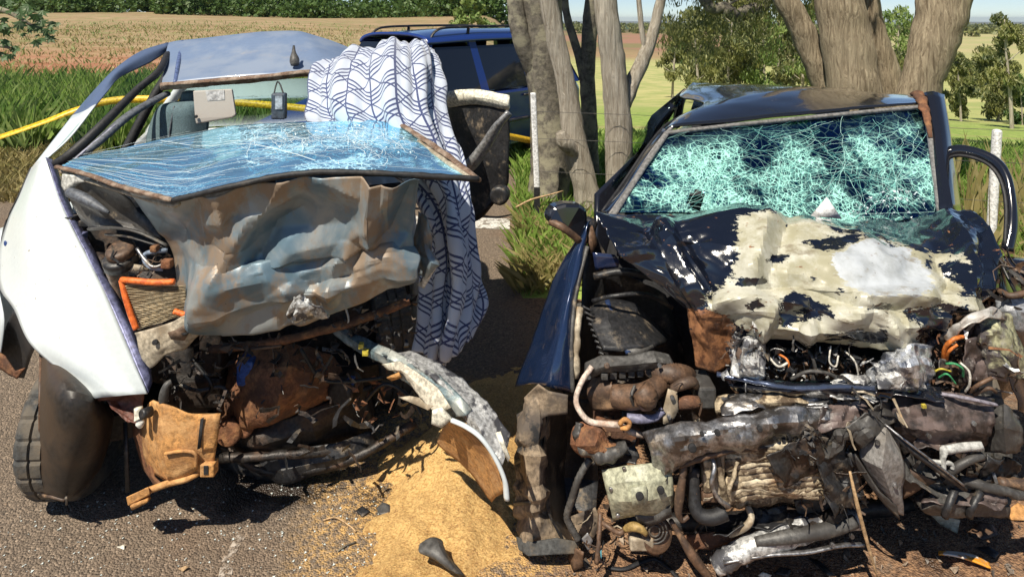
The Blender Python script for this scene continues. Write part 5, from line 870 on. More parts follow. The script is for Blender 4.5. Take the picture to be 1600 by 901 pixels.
black_h += [[(1165, 470), (1190, 462), (1200, 478), (1170, 490)], [(1350, 476), (1400, 470), (1395, 482), (1355, 486)], [(1255, 430), (1285, 428), (1280, 440), (1258, 440)], [(1440, 408), (1456, 404), (1460, 425), (1446, 425)], [(1300, 450), (1330, 455), (1322, 462), (1300, 460)], [(1215, 350), (1235, 348), (1230, 362)], [(1430, 515), (1450, 500), (1455, 540), (1440, 545)]]
white_p = [(1295, 405), (1320, 390), (1355, 370), (1400, 385), (1420, 392), (1440, 415), (1462, 440), (1458, 455), (1440, 460), (1400, 462), (1360, 462), (1330, 450), (1310, 432)]
rust_p = [(1070, 480), (1140, 490), (1150, 530), (1160, 575), (1120, 595), (1080, 575)]; cols = []
OFF = [(math.cos(i * 2.4) * math.sqrt(i / 24), math.sin(i * 2.4) * math.sqrt(i / 24)) for i in range(24)]
def inside_np(U, V, poly):
    c = np.zeros(U.shape, bool); j = len(poly) - 1
    for i in range(len(poly)):
        (xi, yi), (xj, yj) = poly[i], poly[j]
        if yi != yj: c ^= ((yi > V) != (yj > V)) & (U < (xj - xi) * (V - yi) / (yj - yi) + xi)
        j = i
    return c
hv = np.array(hp[0]); HU, HV = 800 + hv[:, 0] / hv[:, 1] * F, VH + (H - hv[:, 2]) / hv[:, 1] * F
def soft(poly, k): return sum(inside_np(HU + a * k, HV + b * k * .7, poly).astype(float) for a, b in OFF) / 24
cm_ = np.clip(soft(cream_p, 20) * 1.15 - np.max([soft(q, 10) for q in black_h], axis=0), 0, 1)
cm_ = np.where(cm_ < .02, -.25, cm_); cols = np.stack([cm_, soft(white_p, 14), soft(rust_p, 10), np.ones(len(hv))], 1)
hp[3] = cols; add('hood', B, hp, hoodR_m, True, .003, label='crushed black hood scraped with cream and white paint')
# fender, mirror
add('fender', B, patch([[(925, 345, 2.62), (920, 350, 2.58), (915, 372, 2.56), (916, 395, 2.58)], [(878, 412, 2.62), (888, 415, 2.54), (900, 425, 2.5), (905, 440, 2.52)], [(854, 470, 2.62), (872, 472, 2.5), (886, 476, 2.44), (896, 482, 2.46)], [(830, 535, 2.60), (856, 536, 2.46), (874, 538, 2.38), (892, 540, 2.40)], [(806, 604, 2.58), (836, 600, 2.42), (862, 605, 2.34), (893, 612, 2.36)]], 8, 1, .010, 6, 4), M('black_paint_sky_sheen', (.015, .03, .08), .16, metal=.3, coat=1, dust=(.13, .10, .07), ds=12, dt=(.58, .8), bump=.01), True, .004)  # blue sky reflection put into the black paint's base colour
add('fender_edge', B, tube([(918, 385, 2.55), (906, 432, 2.50), (897, 480, 2.45), (893, 540, 2.39), (895, 612, 2.35)], .009, 7, 6), greyplastic); add('fender_edge', B, tube([(905, 480, 2.46), (902, 530, 2.40), (900, 590, 2.37)], .014, 7, 6, wob=.5), beige_metal)
mi = add('wing_mirror', B, plate([(866, 323, 2.56), (885, 318, 2.56), (906, 319, 2.56), (917, 326, 2.58), (919, 342, 2.58), (909, 378, 2.56), (880, 362, 2.54), (861, 350, 2.54), (857, 338, 2.55)], .09), black_paint, False, bevel=.018)
add('mirror_base', mi, tube([(905, 375, 2.62), (914, 365, 2.66), (924, 345, 2.7)], [.03, .035, .03], 8, 5), blackplastic); add('mirror_lower', mi, tube([(860, 346, 2.56), (880, 356, 2.53), (906, 376, 2.56)], .015, 8, 6), bronze)
# windscreen
wr = [[(1046, 206, 3.14), (1145, 194, 3.16), (1245, 184, 3.17), (1345, 174, 3.18), (1443, 166, 3.2)], [(1022, 240, 3.02), (1132, 228, 3.06), (1240, 222, 3.07), (1346, 213, 3.08), (1450, 206, 3.08)], [(996, 282, 2.88), (1112, 272, 2.94), (1232, 266, 2.96), (1348, 262, 2.96), (1456, 258, 2.94)], [(964, 334, 2.72), (1092, 334, 2.76), (1220, 345, 2.78), (1350, 352, 2.78), (1466, 334, 2.74)]]
wp = patch(wr, 20, 1, .012, 4, 2, cell=.2)
hole = [(1072, 318), (1078, 304), (1088, 296), (1098, 300), (1100, 318), (1096, 330), (1084, 330)]
fs2 = [f for f in wp[1] if not inside(*px([sum(wp[0][i][k] for i in f) / 4 for k in range(3)]), hole)]; wp[1] = fs2
ws = add('windscreen', B, wp, glassR, True, .005, label='teal-cracked windscreen with a small black hole')
rr = random.Random(12); L = []
for i in range(70):
    cs, ct = rr.choice([(.82, .3), (.82, .3), (.70, .70), (.75, .62), (.8, .85), (.55, .5), (.6, .2)]); a = rr.uniform(0, 6.28); q = rr.uniform(.05, .32); s0, t0 = cs + rr.gauss(0, .16), ct + rr.gauss(0, .13)
    L.append((walk(rr, s0, t0, math.sin(a) * q * 1.3, math.cos(a) * q * .8, rr.randint(5, 9), .012), rr.uniform(.35, 1.0)))
for i in range(36):
    s0, t0 = rr.uniform(.02, .4), rr.random(); L.append((walk(rr, s0, t0, rr.uniform(.1, .5), rr.choice([-1, 1]) * rr.uniform(.05, .3), 8, .01), rr.uniform(.3, .7)))
for cs, ct in ((.84, .27), (.68, .68), (.78, .86)):
    for k in range(26):
        a = k * .2417 + rr.uniform(-.1, .1); q = rr.uniform(.3, .75); L.append((walk(rr, cs, ct, math.sin(a) * q, math.cos(a) * q * .55, 12, .007), rr.uniform(.5, 1.0)))
    for k in range(12):
        q = .05 + k * .03 + rr.uniform(-.01, .01); a0 = rr.uniform(0, 6); L.append(([(cs + math.sin(a0 + j * .3) * q * 1.2 * rr.uniform(.93, 1.07), ct + math.cos(a0 + j * .3) * q * .62 * rr.uniform(.93, 1.07)) for j in range(rr.randint(6, 16))], .7))
L = [(([p for p in l if 0 < p[0] < 1 and 0 < p[1] < 1]), w) for l, w in L]
L = [l for l in L if len(l[0]) > 1]
add('crack_lines', ws, cracks(wr, L[::3], .0007, .014), crackR, False, kind='stuff'); add('crack_lines', ws, cracks(wr, L[1::3], .0007, .015), M('crack_lines_deep', (.10, .36, .34), .4, bump=0), False, kind='stuff'); add('crack_lines', ws, cracks(wr, L[2::3], .0006, .016), M('crack_lines_pale', (.50, .80, .74), .4, bump=0), False, kind='stuff')
add('glass_crumbs', ws, shards([(1300, 335), (1400, 290), (1455, 310), (1460, 335), (1380, 345)], 160, .006, 2.74, 2.85, 3), crackL, False, kind='stuff')
add('white_card', B, plate([(1292, 308, 2.73), (1316, 342, 2.72), (1266, 338, 2.72)], .003), concrete_w)
for pts in ([(1042, 208, 3.12), (1145, 196, 3.14), (1245, 186, 3.15), (1345, 176, 3.16), (1446, 167, 3.18)], [(1042, 208, 3.12), (1020, 240, 3.0), (990, 285, 2.86), (958, 336, 2.70)], [(1446, 167, 3.18), (1453, 206, 3.06), (1460, 258, 2.92), (1470, 334, 2.72)]): add('windscreen_seal', ws, tube(pts, .016, 8, 6, flat=.7), M('grey_seal', (.17, .165, .16), .7))
# roof and pillars
rw = [[P(*p) for p in ((1040, 203, 3.15), (1060, 196, 3.14), (1145, 188, 3.15), (1245, 178, 3.16), (1345, 168, 3.17), (1440, 160, 3.19), (1470, 158, 3.2))], [P(*p) for p in ((1062, 180, 3.4), (1085, 172, 3.38), (1150, 160, 3.4), (1245, 152, 3.42), (1345, 154, 3.4), (1440, 152, 3.42), (1466, 152, 3.44))], [P(*p) for p in ((1100, 160, 3.7), (1115, 154, 3.7), (1165, 144, 3.72), (1240, 136, 3.75), (1320, 143, 3.75), (1420, 147, 3.75), (1452, 150, 3.75))]] + [[RC(s, w, z) for w in (-.55, -.5, -.3, 0, .3, .5, .55)] for s, z in ((2.3, 1.45), (2.9, 1.40))]
rw[-2] = [RC(2.3, w, z) for w, z in ((-.58, 1.36), (-.5, 1.41), (-.3, 1.45), (.05, 1.46), (.4, 1.45), (.66, 1.42), (.72, 1.37))]
add('roof', B, patch(rw, 9, .8, .008, 3.5, 6, True, .6), black_paint, True, .01)
add('windscreen_pillar', B, patch([[(938, 333, 2.82), (948, 333, 2.76), (960, 336, 2.74)], [(972, 290, 2.98), (982, 288, 2.90), (992, 286, 2.88)], [(1006, 238, 3.12), (1014, 238, 3.04), (1024, 240, 3.02)], [(1036, 200, 3.24), (1042, 203, 3.18), (1050, 208, 3.14)]], 7, 1), black_paint, True, .02)
add('pillar_gutter', B, tube([(953, 335, 2.73), (986, 288, 2.87), (1018, 238, 3.01), (1045, 204, 3.13), (1062, 194, 3.2)], .009, 7, 6), M('grey_gutter', (.22, .21, .20), .5)); add('door_glass_edge', B, tube([(941, 331, 2.84), (975, 284, 3.0), (1010, 232, 3.15), (1038, 198, 3.28), (1064, 182, 3.42)], .008, 7, 6), blackrub)
add('windscreen_pillar', B, patch([[(1446, 149, 3.3), (1456, 149, 3.24), (1466, 151, 3.28)], [(1456, 200, 3.12), (1464, 200, 3.08), (1474, 200, 3.12)], [(1464, 258, 2.95), (1470, 258, 2.92), (1481, 258, 2.97)], [(1474, 334, 2.75), (1480, 334, 2.72), (1492, 334, 2.8)]], 6, 1), black_paint, True, .03)
add('rusty_pillar_edge', B, tube([(1432, 147, 3.26), (1440, 158, 3.18), (1449, 185, 3.09), (1454, 215, 3.02)], [.03, .026, .016, .008], 8, 6, wob=.5, flat=.6), rust); add('pillar_strip', B, tube([(1482, 250, 2.98), (1486, 290, 2.9), (1498, 330, 2.82)], .018, 7, 5), blackrub)
add('door_frame', B, tube([(1476, 240, 3.02), (1500, 235, 2.98), (1530, 241, 2.92), (1556, 255, 2.86), (1572, 280, 2.8), (1580, 320, 2.74), (1581, 355, 2.70), (1574, 392, 2.66)], .022, 10, 7, flat=1.2), black_paint); add('door_seal', B, tube([(1478, 247, 3.0), (1500, 243, 2.96), (1528, 249, 2.90), (1550, 262, 2.84), (1565, 286, 2.78), (1572, 325, 2.72), (1570, 385, 2.66)], .008, 7, 7), blackrub)
add('open_door', B, plate([RC(s, w, z) for s, w, z in ((.75, .78, .95), (.85, 1.05, .92), (.95, 1.12, .5), (.8, .85, .35))], .05, .02, 2, 6, world=True), black_paint)
# interior, shell
add('dashboard', B, patch([[RC(.78, w, .93) for w in (-.66, -.3, .1, .5, .7)], [RC(.95, w, .97) for w in (-.66, -.3, .1, .5, .7)], [RC(1.15, w, .95) for w in (-.66, -.3, .1, .5, .7)], [RC(1.15, w, .5) for w in (-.66, -.3, .1, .5, .7)]], 4, 1, world=True), headliner, True, .02)
for w in (-.35, .4):
    add('seat', B, hexa([RC(1.7, w - .22, .35), RC(1.7, w + .22, .35), RC(1.85, w + .2, 1.08), RC(1.85, w - .2, 1.08), RC(1.9, w - .22, .35), RC(1.9, w + .22, .35), RC(2.0, w + .2, 1.08), RC(2.0, w - .2, 1.08)]), M('charcoal_seat', (.03, .03, .035), .9), False, bevel=.05); add('headrest', B, hexa([RC(1.9, w - .12, 1.1), RC(1.9, w + .12, 1.1), RC(1.92, w + .1, 1.26), RC(1.92, w - .1, 1.26), RC(2.0, w - .12, 1.1), RC(2.0, w + .12, 1.1), RC(2.0, w + .1, 1.26), RC(2.0, w - .1, 1.26)]), M('charcoal_seat', (.03, .03, .035), .9), False, bevel=.03)
rp = [(.85, .25), (3.6, .25), (3.85, .5), (3.85, .88), (3.3, .98), (.9, 1.0)]
for w in (-.80, .80): add('side_panel', B, plate([RC(s, w, z) for s, z in rp], .03, world=True), black_paint)
for w in (-1, 1):
    add('roof_pillar', B, tube([RC(3.4, w * .74, .98), RC(3.1, w * .66, 1.25), RC(2.8, w * .52, 1.35)], .04, 8, 4, True), black_paint); add('door_pillar', B, tube([RC(1.9, w * .78, .98), RC(1.95, w * .68, 1.2), RC(2.0, w * .58, 1.33)], .03, 8, 4, True), black_paint)
    add('side_window', B, plate([RC(s, w * q, z) for s, q, z in ((1.0, .77, 1.0), (3.3, .75, .98), (2.8, .6, 1.36), (1.3, .6, 1.36))], .005, world=True), glassC)
add('boot', B, hexa([RC(2.95, -.78, .5), RC(3.84, -.78, .5), RC(3.84, .78, .5), RC(2.95, .78, .5), RC(3.2, -.74, .97), RC(3.8, -.74, .93), RC(3.8, .74, .93), RC(3.2, .74, .97)]), black_paint, False, bevel=.04)
add('rear_window', B, plate([RC(s, w, z) for s, w, z in ((3.35, -.66, .98), (3.35, .66, .98), (2.88, .5, 1.38), (2.88, -.5, 1.38))], .005, world=True), glassC)
add('floor_pan', B, hexa([RC(.5, -.74, .18), RC(3.7, -.74, .22), RC(3.7, .74, .22), RC(.5, .74, .18), RC(.5, -.74, .28), RC(3.7, -.74, .32), RC(3.7, .74, .32), RC(.5, .74, .28)]), darkmetal, False)
add('firewall', B, patch([[RC(.72, w, .98) for w in (-.66, -.35, 0, .4, .75)], [RC(.62, w, .7) for w in (-.72, -.35, 0, .4, .78)], [RC(.55, w, .22) for w in (-.76, -.35, 0, .4, .78)]], 6, 1, .03, 5, 8, True), headliner, True, .01)
for w in (-.72, .72): wheel(B, RC(3.1, w, .30), RC.w, .30, .19)
wheel(B, (.34, 2.86, .30), (.93, -.37, 0), .30, .19)
wheel(B, (1.80, 2.62, .295), (.97, -.26, 0), .295, .20)
# engine bay left
add('inner_wing', B, patch([[(922, 352, 2.66), (960, 420, 2.62), (1000, 440, 2.66)], [(912, 430, 2.56), (950, 450, 2.66), (1040, 460, 2.7)], [(905, 510, 2.46), (930, 520, 2.62), (1060, 520, 2.7)], [(902, 580, 2.42), (935, 590, 2.6), (1080, 600, 2.66)]], 5, 0.12, 0.0158, 7, 3), blackplastic, True, .004)
add('scuttle_plate', B, plate([(926, 394, 2.56), (960, 398, 2.55), (968, 408, 2.55), (966, 420, 2.55), (930, 422, 2.56)], .006, .012, 2), M('wet_blue_black', (.02, .03, .08), .2, coat=1)); add('bay_rail', B, tube([(928, 432, 2.52), (975, 424, 2.5), (1030, 436, 2.52)], .014, 8, 5), blackplastic)
add('hinge_plate', B, plate([(916, 362, 2.58), (926, 352, 2.6), (934, 380, 2.58), (924, 396, 2.56)], .01, .006, 1), bronze); add('bay_rail', B, tube([(926, 470, 2.48), (960, 462, 2.42), (1010, 460, 2.44), (1050, 480, 2.5)], .008, 8, 6), blackplastic)
bx_ = add('battery_cover', B, patch([[(924, 486, 2.50), (948, 472, 2.52), (990, 480, 2.55), (1040, 530, 2.56)], [(928, 515, 2.40), (950, 505, 2.40), (990, 510, 2.42), (1036, 540, 2.44)], [(942, 550, 2.30), (968, 552, 2.30), (1000, 548, 2.31), (1024, 544, 2.34)]], 7, 0.12, 0.0042, 12, 2), blackplastic, True, .02)
add('cover_rib', bx_, tube([(949, 470, 2.50), (962, 510, 2.39), (982, 552, 2.29)], .011, 6, 5), M('blue_black_rib', (.03, .05, .12), .3)); add('cover_lip', bx_, plate([(980, 546, 2.29), (1020, 538, 2.33), (1024, 546, 2.33), (984, 560, 2.28)], .01), greyplastic)
for i in range(9): add('cooling_slat', bx_, tube([(910 + i * 3.2, 478 + i * 9, 2.44 - i * .012), (926 + i * 2.4, 486 + i * 8.5, 2.43 - i * .012)], .005, 6, 3), blackplastic)
add('radiator_panel', B, patch([[(916, 568, 2.32), (940, 556, 2.28), (980, 556, 2.26), (1020, 550, 2.26), (1045, 556, 2.28)], [(914, 582, 2.29), (945, 572, 2.24), (985, 570, 2.22), (1025, 565, 2.22), (1052, 568, 2.25)], [(912, 596, 2.3), (945, 580, 2.26), (985, 580, 2.24), (1022, 574, 2.24), (1050, 572, 2.27)]], 7, 0.12, 0.0084, 16, 4), greyplastic, True, .004)
add('panel_bolt', B, disc(948, 571, 2.215, .010, (0, -1, .5), .008, 10), bronze)
add('headlamp_ring', B, tube([(925, 572, 2.26), (908, 598, 2.24), (900, 625, 2.22), (908, 645, 2.2), (922, 658, 2.19), (945, 662, 2.18), (968, 664, 2.18), (985, 674, 2.18), (1005, 680, 2.2)], .010, 8, 6), M('chalky_pipe', (.55, .45, .38), .6, dust=(.35, .2, .12)))
add('lamp_bowl', B, patch([[(925, 590, 2.34), (960, 590, 2.30), (1000, 592, 2.30)], [(918, 615, 2.3), (955, 605, 2.26), (985, 610, 2.27)], [(928, 640, 2.3), (952, 640, 2.26), (975, 640, 2.28)]], 7, 1), bronze, True, .004)
for i in range(6): add('grille_tooth', B, block(940 + i * 14, 584 - i * 1.2, 950 + i * 14, 594 - i * 1.2, 2.25, 2.3), greyplastic, False, bevel=.002)
add('intake_hose', B, tube([(1028, 580, 2.26), (1038, 582, 2.24), (1052, 584, 2.23), (1066, 586, 2.24), (1076, 590, 2.28)], .036, 14, 7, corr=-.14), bronze); add('intake_duct', B, tube([(958, 618, 2.22), (980, 620, 2.2), (1000, 618, 2.18), (1020, 608, 2.2), (1036, 596, 2.24)], [.036, .04, .038, .034, .03], 14, 6), bronze)
add('hose_clamp', B, tube([(992, 602, 2.16), (986, 620, 2.14), (992, 636, 2.16)], .006, 6, 5), greyplastic); add('duct_cone', B, tube([(1000, 606, 2.16), (1010, 622, 2.15), (1004, 638, 2.17)], [.035, .04, .01], 10, 5), bronze)
add('hose_end', B, tube([(1050, 608, 2.18), (1066, 600, 2.17), (1082, 596, 2.18), (1088, 604, 2.2)], [.014, .018, .017, .012], 10, 5), bronze); add('hose_end', B, tube([(1060, 632, 2.18), (1075, 628, 2.17), (1090, 628, 2.18)], [.018, .022, .02], 10, 5), rust); add('canister', B, block(1092, 606, 1120, 640, 2.18, 2.3), greyplastic, False, bevel=.008)
add('mount_bracket', B, plate([(1036, 640, 2.16), (1044, 608, 2.16), (1058, 612, 2.16), (1060, 640, 2.15), (1050, 662, 2.15), (1036, 662, 2.15)], .008, .004, 1), beige_metal); add('vacuum_valve', B, tube([(980, 652, 2.17), (1000, 654, 2.16), (1024, 652, 2.16), (1036, 640, 2.16)], [.014, .015, .012, .012], 9, 5), M('purple_grey', (.17, .17, .25), .5)); add('ring_eye', B, tube([(968, 662, 2.16), (976, 655, 2.15), (984, 660, 2.15), (980, 668, 2.15), (970, 668, 2.16)], .008, 7, 5), orange_dust)
add('rusty_box', B, block(935, 668, 1000, 700, 2.24, 2.4), rust, False, bevel=.012); add('soil_lump', B, patch([[(908, 668, 2.24), (930, 668, 2.2), (955, 690, 2.2)], [(900, 690, 2.22), (918, 690, 2.16), (945, 700, 2.18)], [(912, 706, 2.22), (940, 712, 2.17), (978, 702, 2.18)]], 8, 0.12, 0.0263, 16, 4), rust, True, .02); add('heat_sleeve', B, tube([(905, 660, 2.2), (904, 682, 2.18), (914, 700, 2.16), (935, 710, 2.15), (958, 708, 2.15), (980, 700, 2.16)], .017, 9, 6, wob=1.2), greyplastic)
# wheel-arch liner at left
lc_ = [([(834, 625), (828, 700), (838, 780), (826, 850)], .03, 16), ([(806, 700), (850, 690)], -.02, 12), ([(804, 760), (848, 770)], .02, 12), ([(806, 815), (850, 800)], -.02, 12), ([(815, 650), (846, 720)], .02, 10)]
add('arch_liner', B, patch([[(816, 652, 2.42), (826, 628, 2.35), (842, 616, 2.32), (860, 620, 2.34)], [(803, 688, 2.40), (822, 672, 2.31), (840, 668, 2.28), (858, 676, 2.34)], [(809, 750, 2.36), (820, 745, 2.29), (836, 742, 2.26), (844, 748, 2.32)], [(802, 806, 2.34), (822, 812, 2.27), (842, 806, 2.25), (866, 818, 2.29)], [(812, 842, 2.32), (828, 856, 2.26), (850, 848, 2.24), (890, 852, 2.26)]], 12, .5, .012, 11, 3, creases=lc_), liner_m, True, .003)
add('liner_rib', B, tube([(806, 722, 2.36), (822, 716, 2.27), (842, 716, 2.25), (850, 722, 2.3)], .007, 7, 5), greyplastic); add('liner_rib', B, tube([(804, 786, 2.33), (822, 784, 2.25), (842, 780, 2.24), (852, 784, 2.28)], .007, 7, 5), greyplastic)
add('torn_liner', B, plate([(806, 838, 2.28), (830, 846, 2.22), (868, 840, 2.2), (905, 846, 2.22), (900, 864, 2.2), (860, 866, 2.18), (826, 868, 2.2), (810, 858, 2.24)], .02, .015, 3), tyre_m)
add('arch_cavity', B, patch([[(858, 616, 2.32), (885, 620, 2.45), (915, 640, 2.45)], [(850, 680, 2.31), (885, 680, 2.55), (930, 690, 2.5)], [(846, 745, 2.29), (880, 745, 2.55), (935, 750, 2.5)], [(858, 812, 2.26), (885, 812, 2.45), (930, 815, 2.45)], [(884, 850, 2.25), (900, 846, 2.35), (935, 846, 2.4)]], 6, .4, .012, 9, 4), blackplastic, True, .004)  # black plastic stands in for the shade inside the arch
add('torn_liner', B, plate([(818, 622, 2.32), (842, 598, 2.29), (858, 610, 2.28), (888, 616, 2.28), (886, 648, 2.27), (852, 652, 2.26), (828, 668, 2.29)], .005, .015, 3), liner_m); add('torn_liner', B, plate([(892, 806, 2.3), (930, 792, 2.26), (940, 815, 2.26), (925, 845, 2.27), (900, 850, 2.28)], .004, .012, 2), liner_m)
add('corrugated_conduit', B, tube([(922, 716, 2.2), (905, 745, 2.19), (893, 780, 2.19), (886, 806, 2.2), (893, 824, 2.2), (903, 842, 2.2)], .013, 9, 9, corr=-.15), greyplastic)
# headlamp bracket plate
br_ = add('bracket_plate', B, patch([[(941, 734, 2.16), (975, 728, 2.13), (1010, 724, 2.12), (1046, 720, 2.13)], [(946, 758, 2.13), (978, 752, 2.09), (1012, 750, 2.09), (1050, 744, 2.11)], [(952, 782, 2.13), (985, 780, 2.08), (1016, 778, 2.08), (1052, 770, 2.11)], [(958, 810, 2.16), (990, 804, 2.13), (1020, 802, 2.12), (1050, 788, 2.13)]], 6, 0.12, 0.0063, 12, 3), olive, True, .005)
add('plate_hole', br_, disc(999, 773, 2.068, .013, (0, -1, .1), .008, 14), headliner); add('plate_hole', br_, disc(1032, 764, 2.075, .012, (0, -1, .1), .008, 14), headliner); add('plate_boss', br_, plate([(985, 764, 2.068), (1010, 760, 2.066), (1012, 790, 2.068), (988, 794, 2.07)], .02, .002, 1), olive)
for u, v in ((954, 762), (965, 803), (975, 731)): add('plate_bolt', br_, disc(u, v, 2.12, .007, (0, -1, .1), .01, 8), steel)
# crushed bumper beam and fin stack
add('bumper_beam', B, patch([[(1004, 676, 2.14), (1050, 664, 2.1), (1110, 656, 2.08), (1180, 645, 2.07), (1240, 636, 2.08), (1300, 638, 2.1)], [(1012, 692, 2.10), (1055, 684, 2.05), (1112, 674, 2.04), (1182, 662, 2.03), (1242, 656, 2.05), (1302, 654, 2.08)], [(1018, 712, 2.10), (1055, 706, 2.05), (1112, 692, 2.04), (1182, 684, 2.04), (1240, 672, 2.06), (1300, 664, 2.09)], [(1022, 740, 2.14), (1050, 734, 2.1), (1100, 712, 2.09), (1180, 700, 2.09), (1240, 684, 2.1), (1298, 674, 2.12)]], 8, 0.12, 0.0231, 15, 5), steel, True, .004, label='crumpled bare steel bumper beam')
for u, v, s in ((1081, 698, .013), (1096, 676, .006), (1120, 674, .009), (1186, 668, .008)): add('beam_hole', B, disc(u, v, 2.025, s, (0, -1, .1), .012, 12), headliner)
add('beam_lip', B, tube([(1060, 728, 2.1), (1100, 714, 2.08), (1160, 700, 2.07), (1230, 694, 2.08), (1300, 680, 2.1)], .010, 7, 6, wob=.6), bronze); add('upper_beam', B, patch([[(1120, 622, 2.2), (1180, 612, 2.16), (1240, 612, 2.15), (1300, 616, 2.17)], [(1118, 640, 2.16), (1180, 630, 2.11), (1242, 628, 2.1), (1300, 632, 2.14)], [(1120, 652, 2.18), (1180, 644, 2.13), (1240, 640, 2.12), (1300, 640, 2.15)]], 8, 0.12, 0.0189, 14, 7), fins, True, .004)
for i in range(15):
    t = i / 14; y0 = 696 + 84 * t; amp = 5; pts = [(1132 + 6 * math.sin(i), y0 + 4 * math.sin(i * 1.7), 2.12), (1165, y0 - 4 + amp * math.sin(i * .9), 2.085), (1205, y0 - 6 + amp * math.sin(i * .7 + 1), 2.07), (1250, y0 - 3 + amp * math.sin(i * 1.1 + 2), 2.075), (1294 + 4 * math.sin(i * 2), y0 - 8 + 3 * math.sin(i), 2.10)]
    add('radiator_fin', B, tube(pts, .0062, 6, 5, wob=.6, flat=2.2), fins if i % 3 else M('pale_fin', (.58, .50, .36), .7, dust=(.3, .18, .1)))
add('radiator_core', B, patch([[(1126, 690, 2.17), (1210, 684, 2.15), (1296, 676, 2.16)], [(1130, 740, 2.16), (1210, 738, 2.14), (1298, 730, 2.16)], [(1136, 790, 2.17), (1210, 784, 2.15), (1296, 776, 2.18)]], 8, 0.12, 0.0210, 20, 5), fins, True, .01)
add('radiator_tank', B, tube([(1120, 702, 2.12), (1124, 735, 2.10), (1130, 765, 2.1), (1134, 790, 2.12)], .012, 8, 6), fins); add('coiled_cable', B, tube([(1152, 720, 2.08), (1146, 745, 2.07), (1140, 765, 2.07), (1142, 785, 2.08)], .007, 7, 7, wob=1), fins)
add('tow_eye', B, tube([(1068, 726, 2.1), (1066, 750, 2.09), (1062, 775, 2.09), (1060, 800, 2.09), (1066, 812, 2.09), (1076, 806, 2.09)], [.012, .012, .016, .012, .008, .006], 9, 6), bronze); add('radiator_hose', B, tube([(1084, 728, 2.14), (1084, 770, 2.12), (1090, 800, 2.1), (1110, 808, 2.09), (1135, 800, 2.09)], .022, 10, 7), blackrub)
for u0, v0, u1, v1, m in ((1100, 720, 1112, 770, fins), (1114, 735, 1128, 775, beige_metal), (1098, 772, 1124, 786, bronze), (1126, 705, 1133, 790, beige_metal)): add('valve_block', B, block(u0, v0, u1, v1, 2.1, 2.16), m, False, bevel=.006)
add('condenser_pipe', B, tube([(1108, 700, 2.12), (1116, 730, 2.08), (1112, 756, 2.07), (1124, 780, 2.07), (1140, 790, 2.08)], .008, 8, 6), steel)
# horn, pipes and lower debris
h_ = add('horn', B, disc(1022, 830, 2.16, .055, (.2, -1, .25), .03, 28), bronze); add('horn_mouth', h_, block(985, 842, 1022, 862, 2.12, 2.17), beige_metal, False, bevel=.006)
for r in (.018, .03, .042): add('horn_ring', h_, tube([tuple(P(1023, 829, 2.125) + Vector((math.cos(k * .785) * r, 0, math.sin(k * .785) * r))) for k in range(9)], .003, 5, 3, True), greyplastic)
add('lamp_bracket', B, plate([(992, 804, 2.12), (1048, 790, 2.11), (1050, 806, 2.11), (1018, 822, 2.11), (996, 815, 2.12)], .006, .004, 1), greyplastic); add('yellow_connector', B, tube([(976, 826, 2.14), (990, 822, 2.12), (1002, 826, 2.11), (1010, 834, 2.11)], [.010, .014, .012, .008], 9, 4), M('ochre_plug', (.30, .20, .07), .6))
add('loom', B, tube([(936, 812, 2.18), (950, 822, 2.15), (968, 832, 2.14), (978, 824, 2.14)], .008, 8, 6), bronze); add('loom', B, tube([(938, 800, 2.18), (936, 840, 2.14), (932, 880, 2.12)], .008, 8, 6), bronze)
add('drive_shaft', B, tube([(1048, 812, 2.14), (1066, 842, 2.13), (1084, 870, 2.12), (1110, 905, 2.12)], [.008, .012, .017, .012], 9, 6), bronze); add('lower_panel', B, plate([(1060, 838, 2.2), (1150, 826, 2.16), (1180, 808, 2.16), (1170, 836, 2.16), (1110, 858, 2.17), (1068, 856, 2.19)], .006, .01, 2), rust)
add('lower_hose', B, tube([(1140, 834, 2.15), (1165, 822, 2.12), (1174, 808, 2.12), (1168, 790, 2.14)], .011, 8, 6), beige_metal); add('subframe', B, tube([(940, 800, 2.5), (1050, 815, 2.4), (1180, 810, 2.4), (1300, 800, 2.4), (1420, 790, 2.5)], .03, 8, 6), darkmetal)
add('bumper_bar', B, tube([(1118, 884, 2.13), (1150, 865, 2.12), (1200, 842, 2.12), (1260, 826, 2.13), (1338, 808, 2.16)], [.03, .034, .036, .036, .034], 12, 7, wob=.35), scraped, label='long scraped grey bumper bar lying at the ground'); add('bumper_bar', B, tube([(1180, 846, 2.10), (1230, 838, 2.09), (1290, 828, 2.1), (1336, 814, 2.12)], [.014, .02, .022, .02], 10, 6), greyplastic)
add('lower_strip', B, tube([(1130, 878, 2.1), (1200, 866, 2.09), (1260, 862, 2.09), (1310, 852, 2.1), (1348, 850, 2.12)], .010, 8, 6, flat=.6), steel); add('undertray_edge', B, plate([(1240, 782, 2.14), (1290, 768, 2.13), (1330, 780, 2.14), (1320, 806, 2.15), (1250, 812, 2.16)], .006, .012, 2), greyplastic)
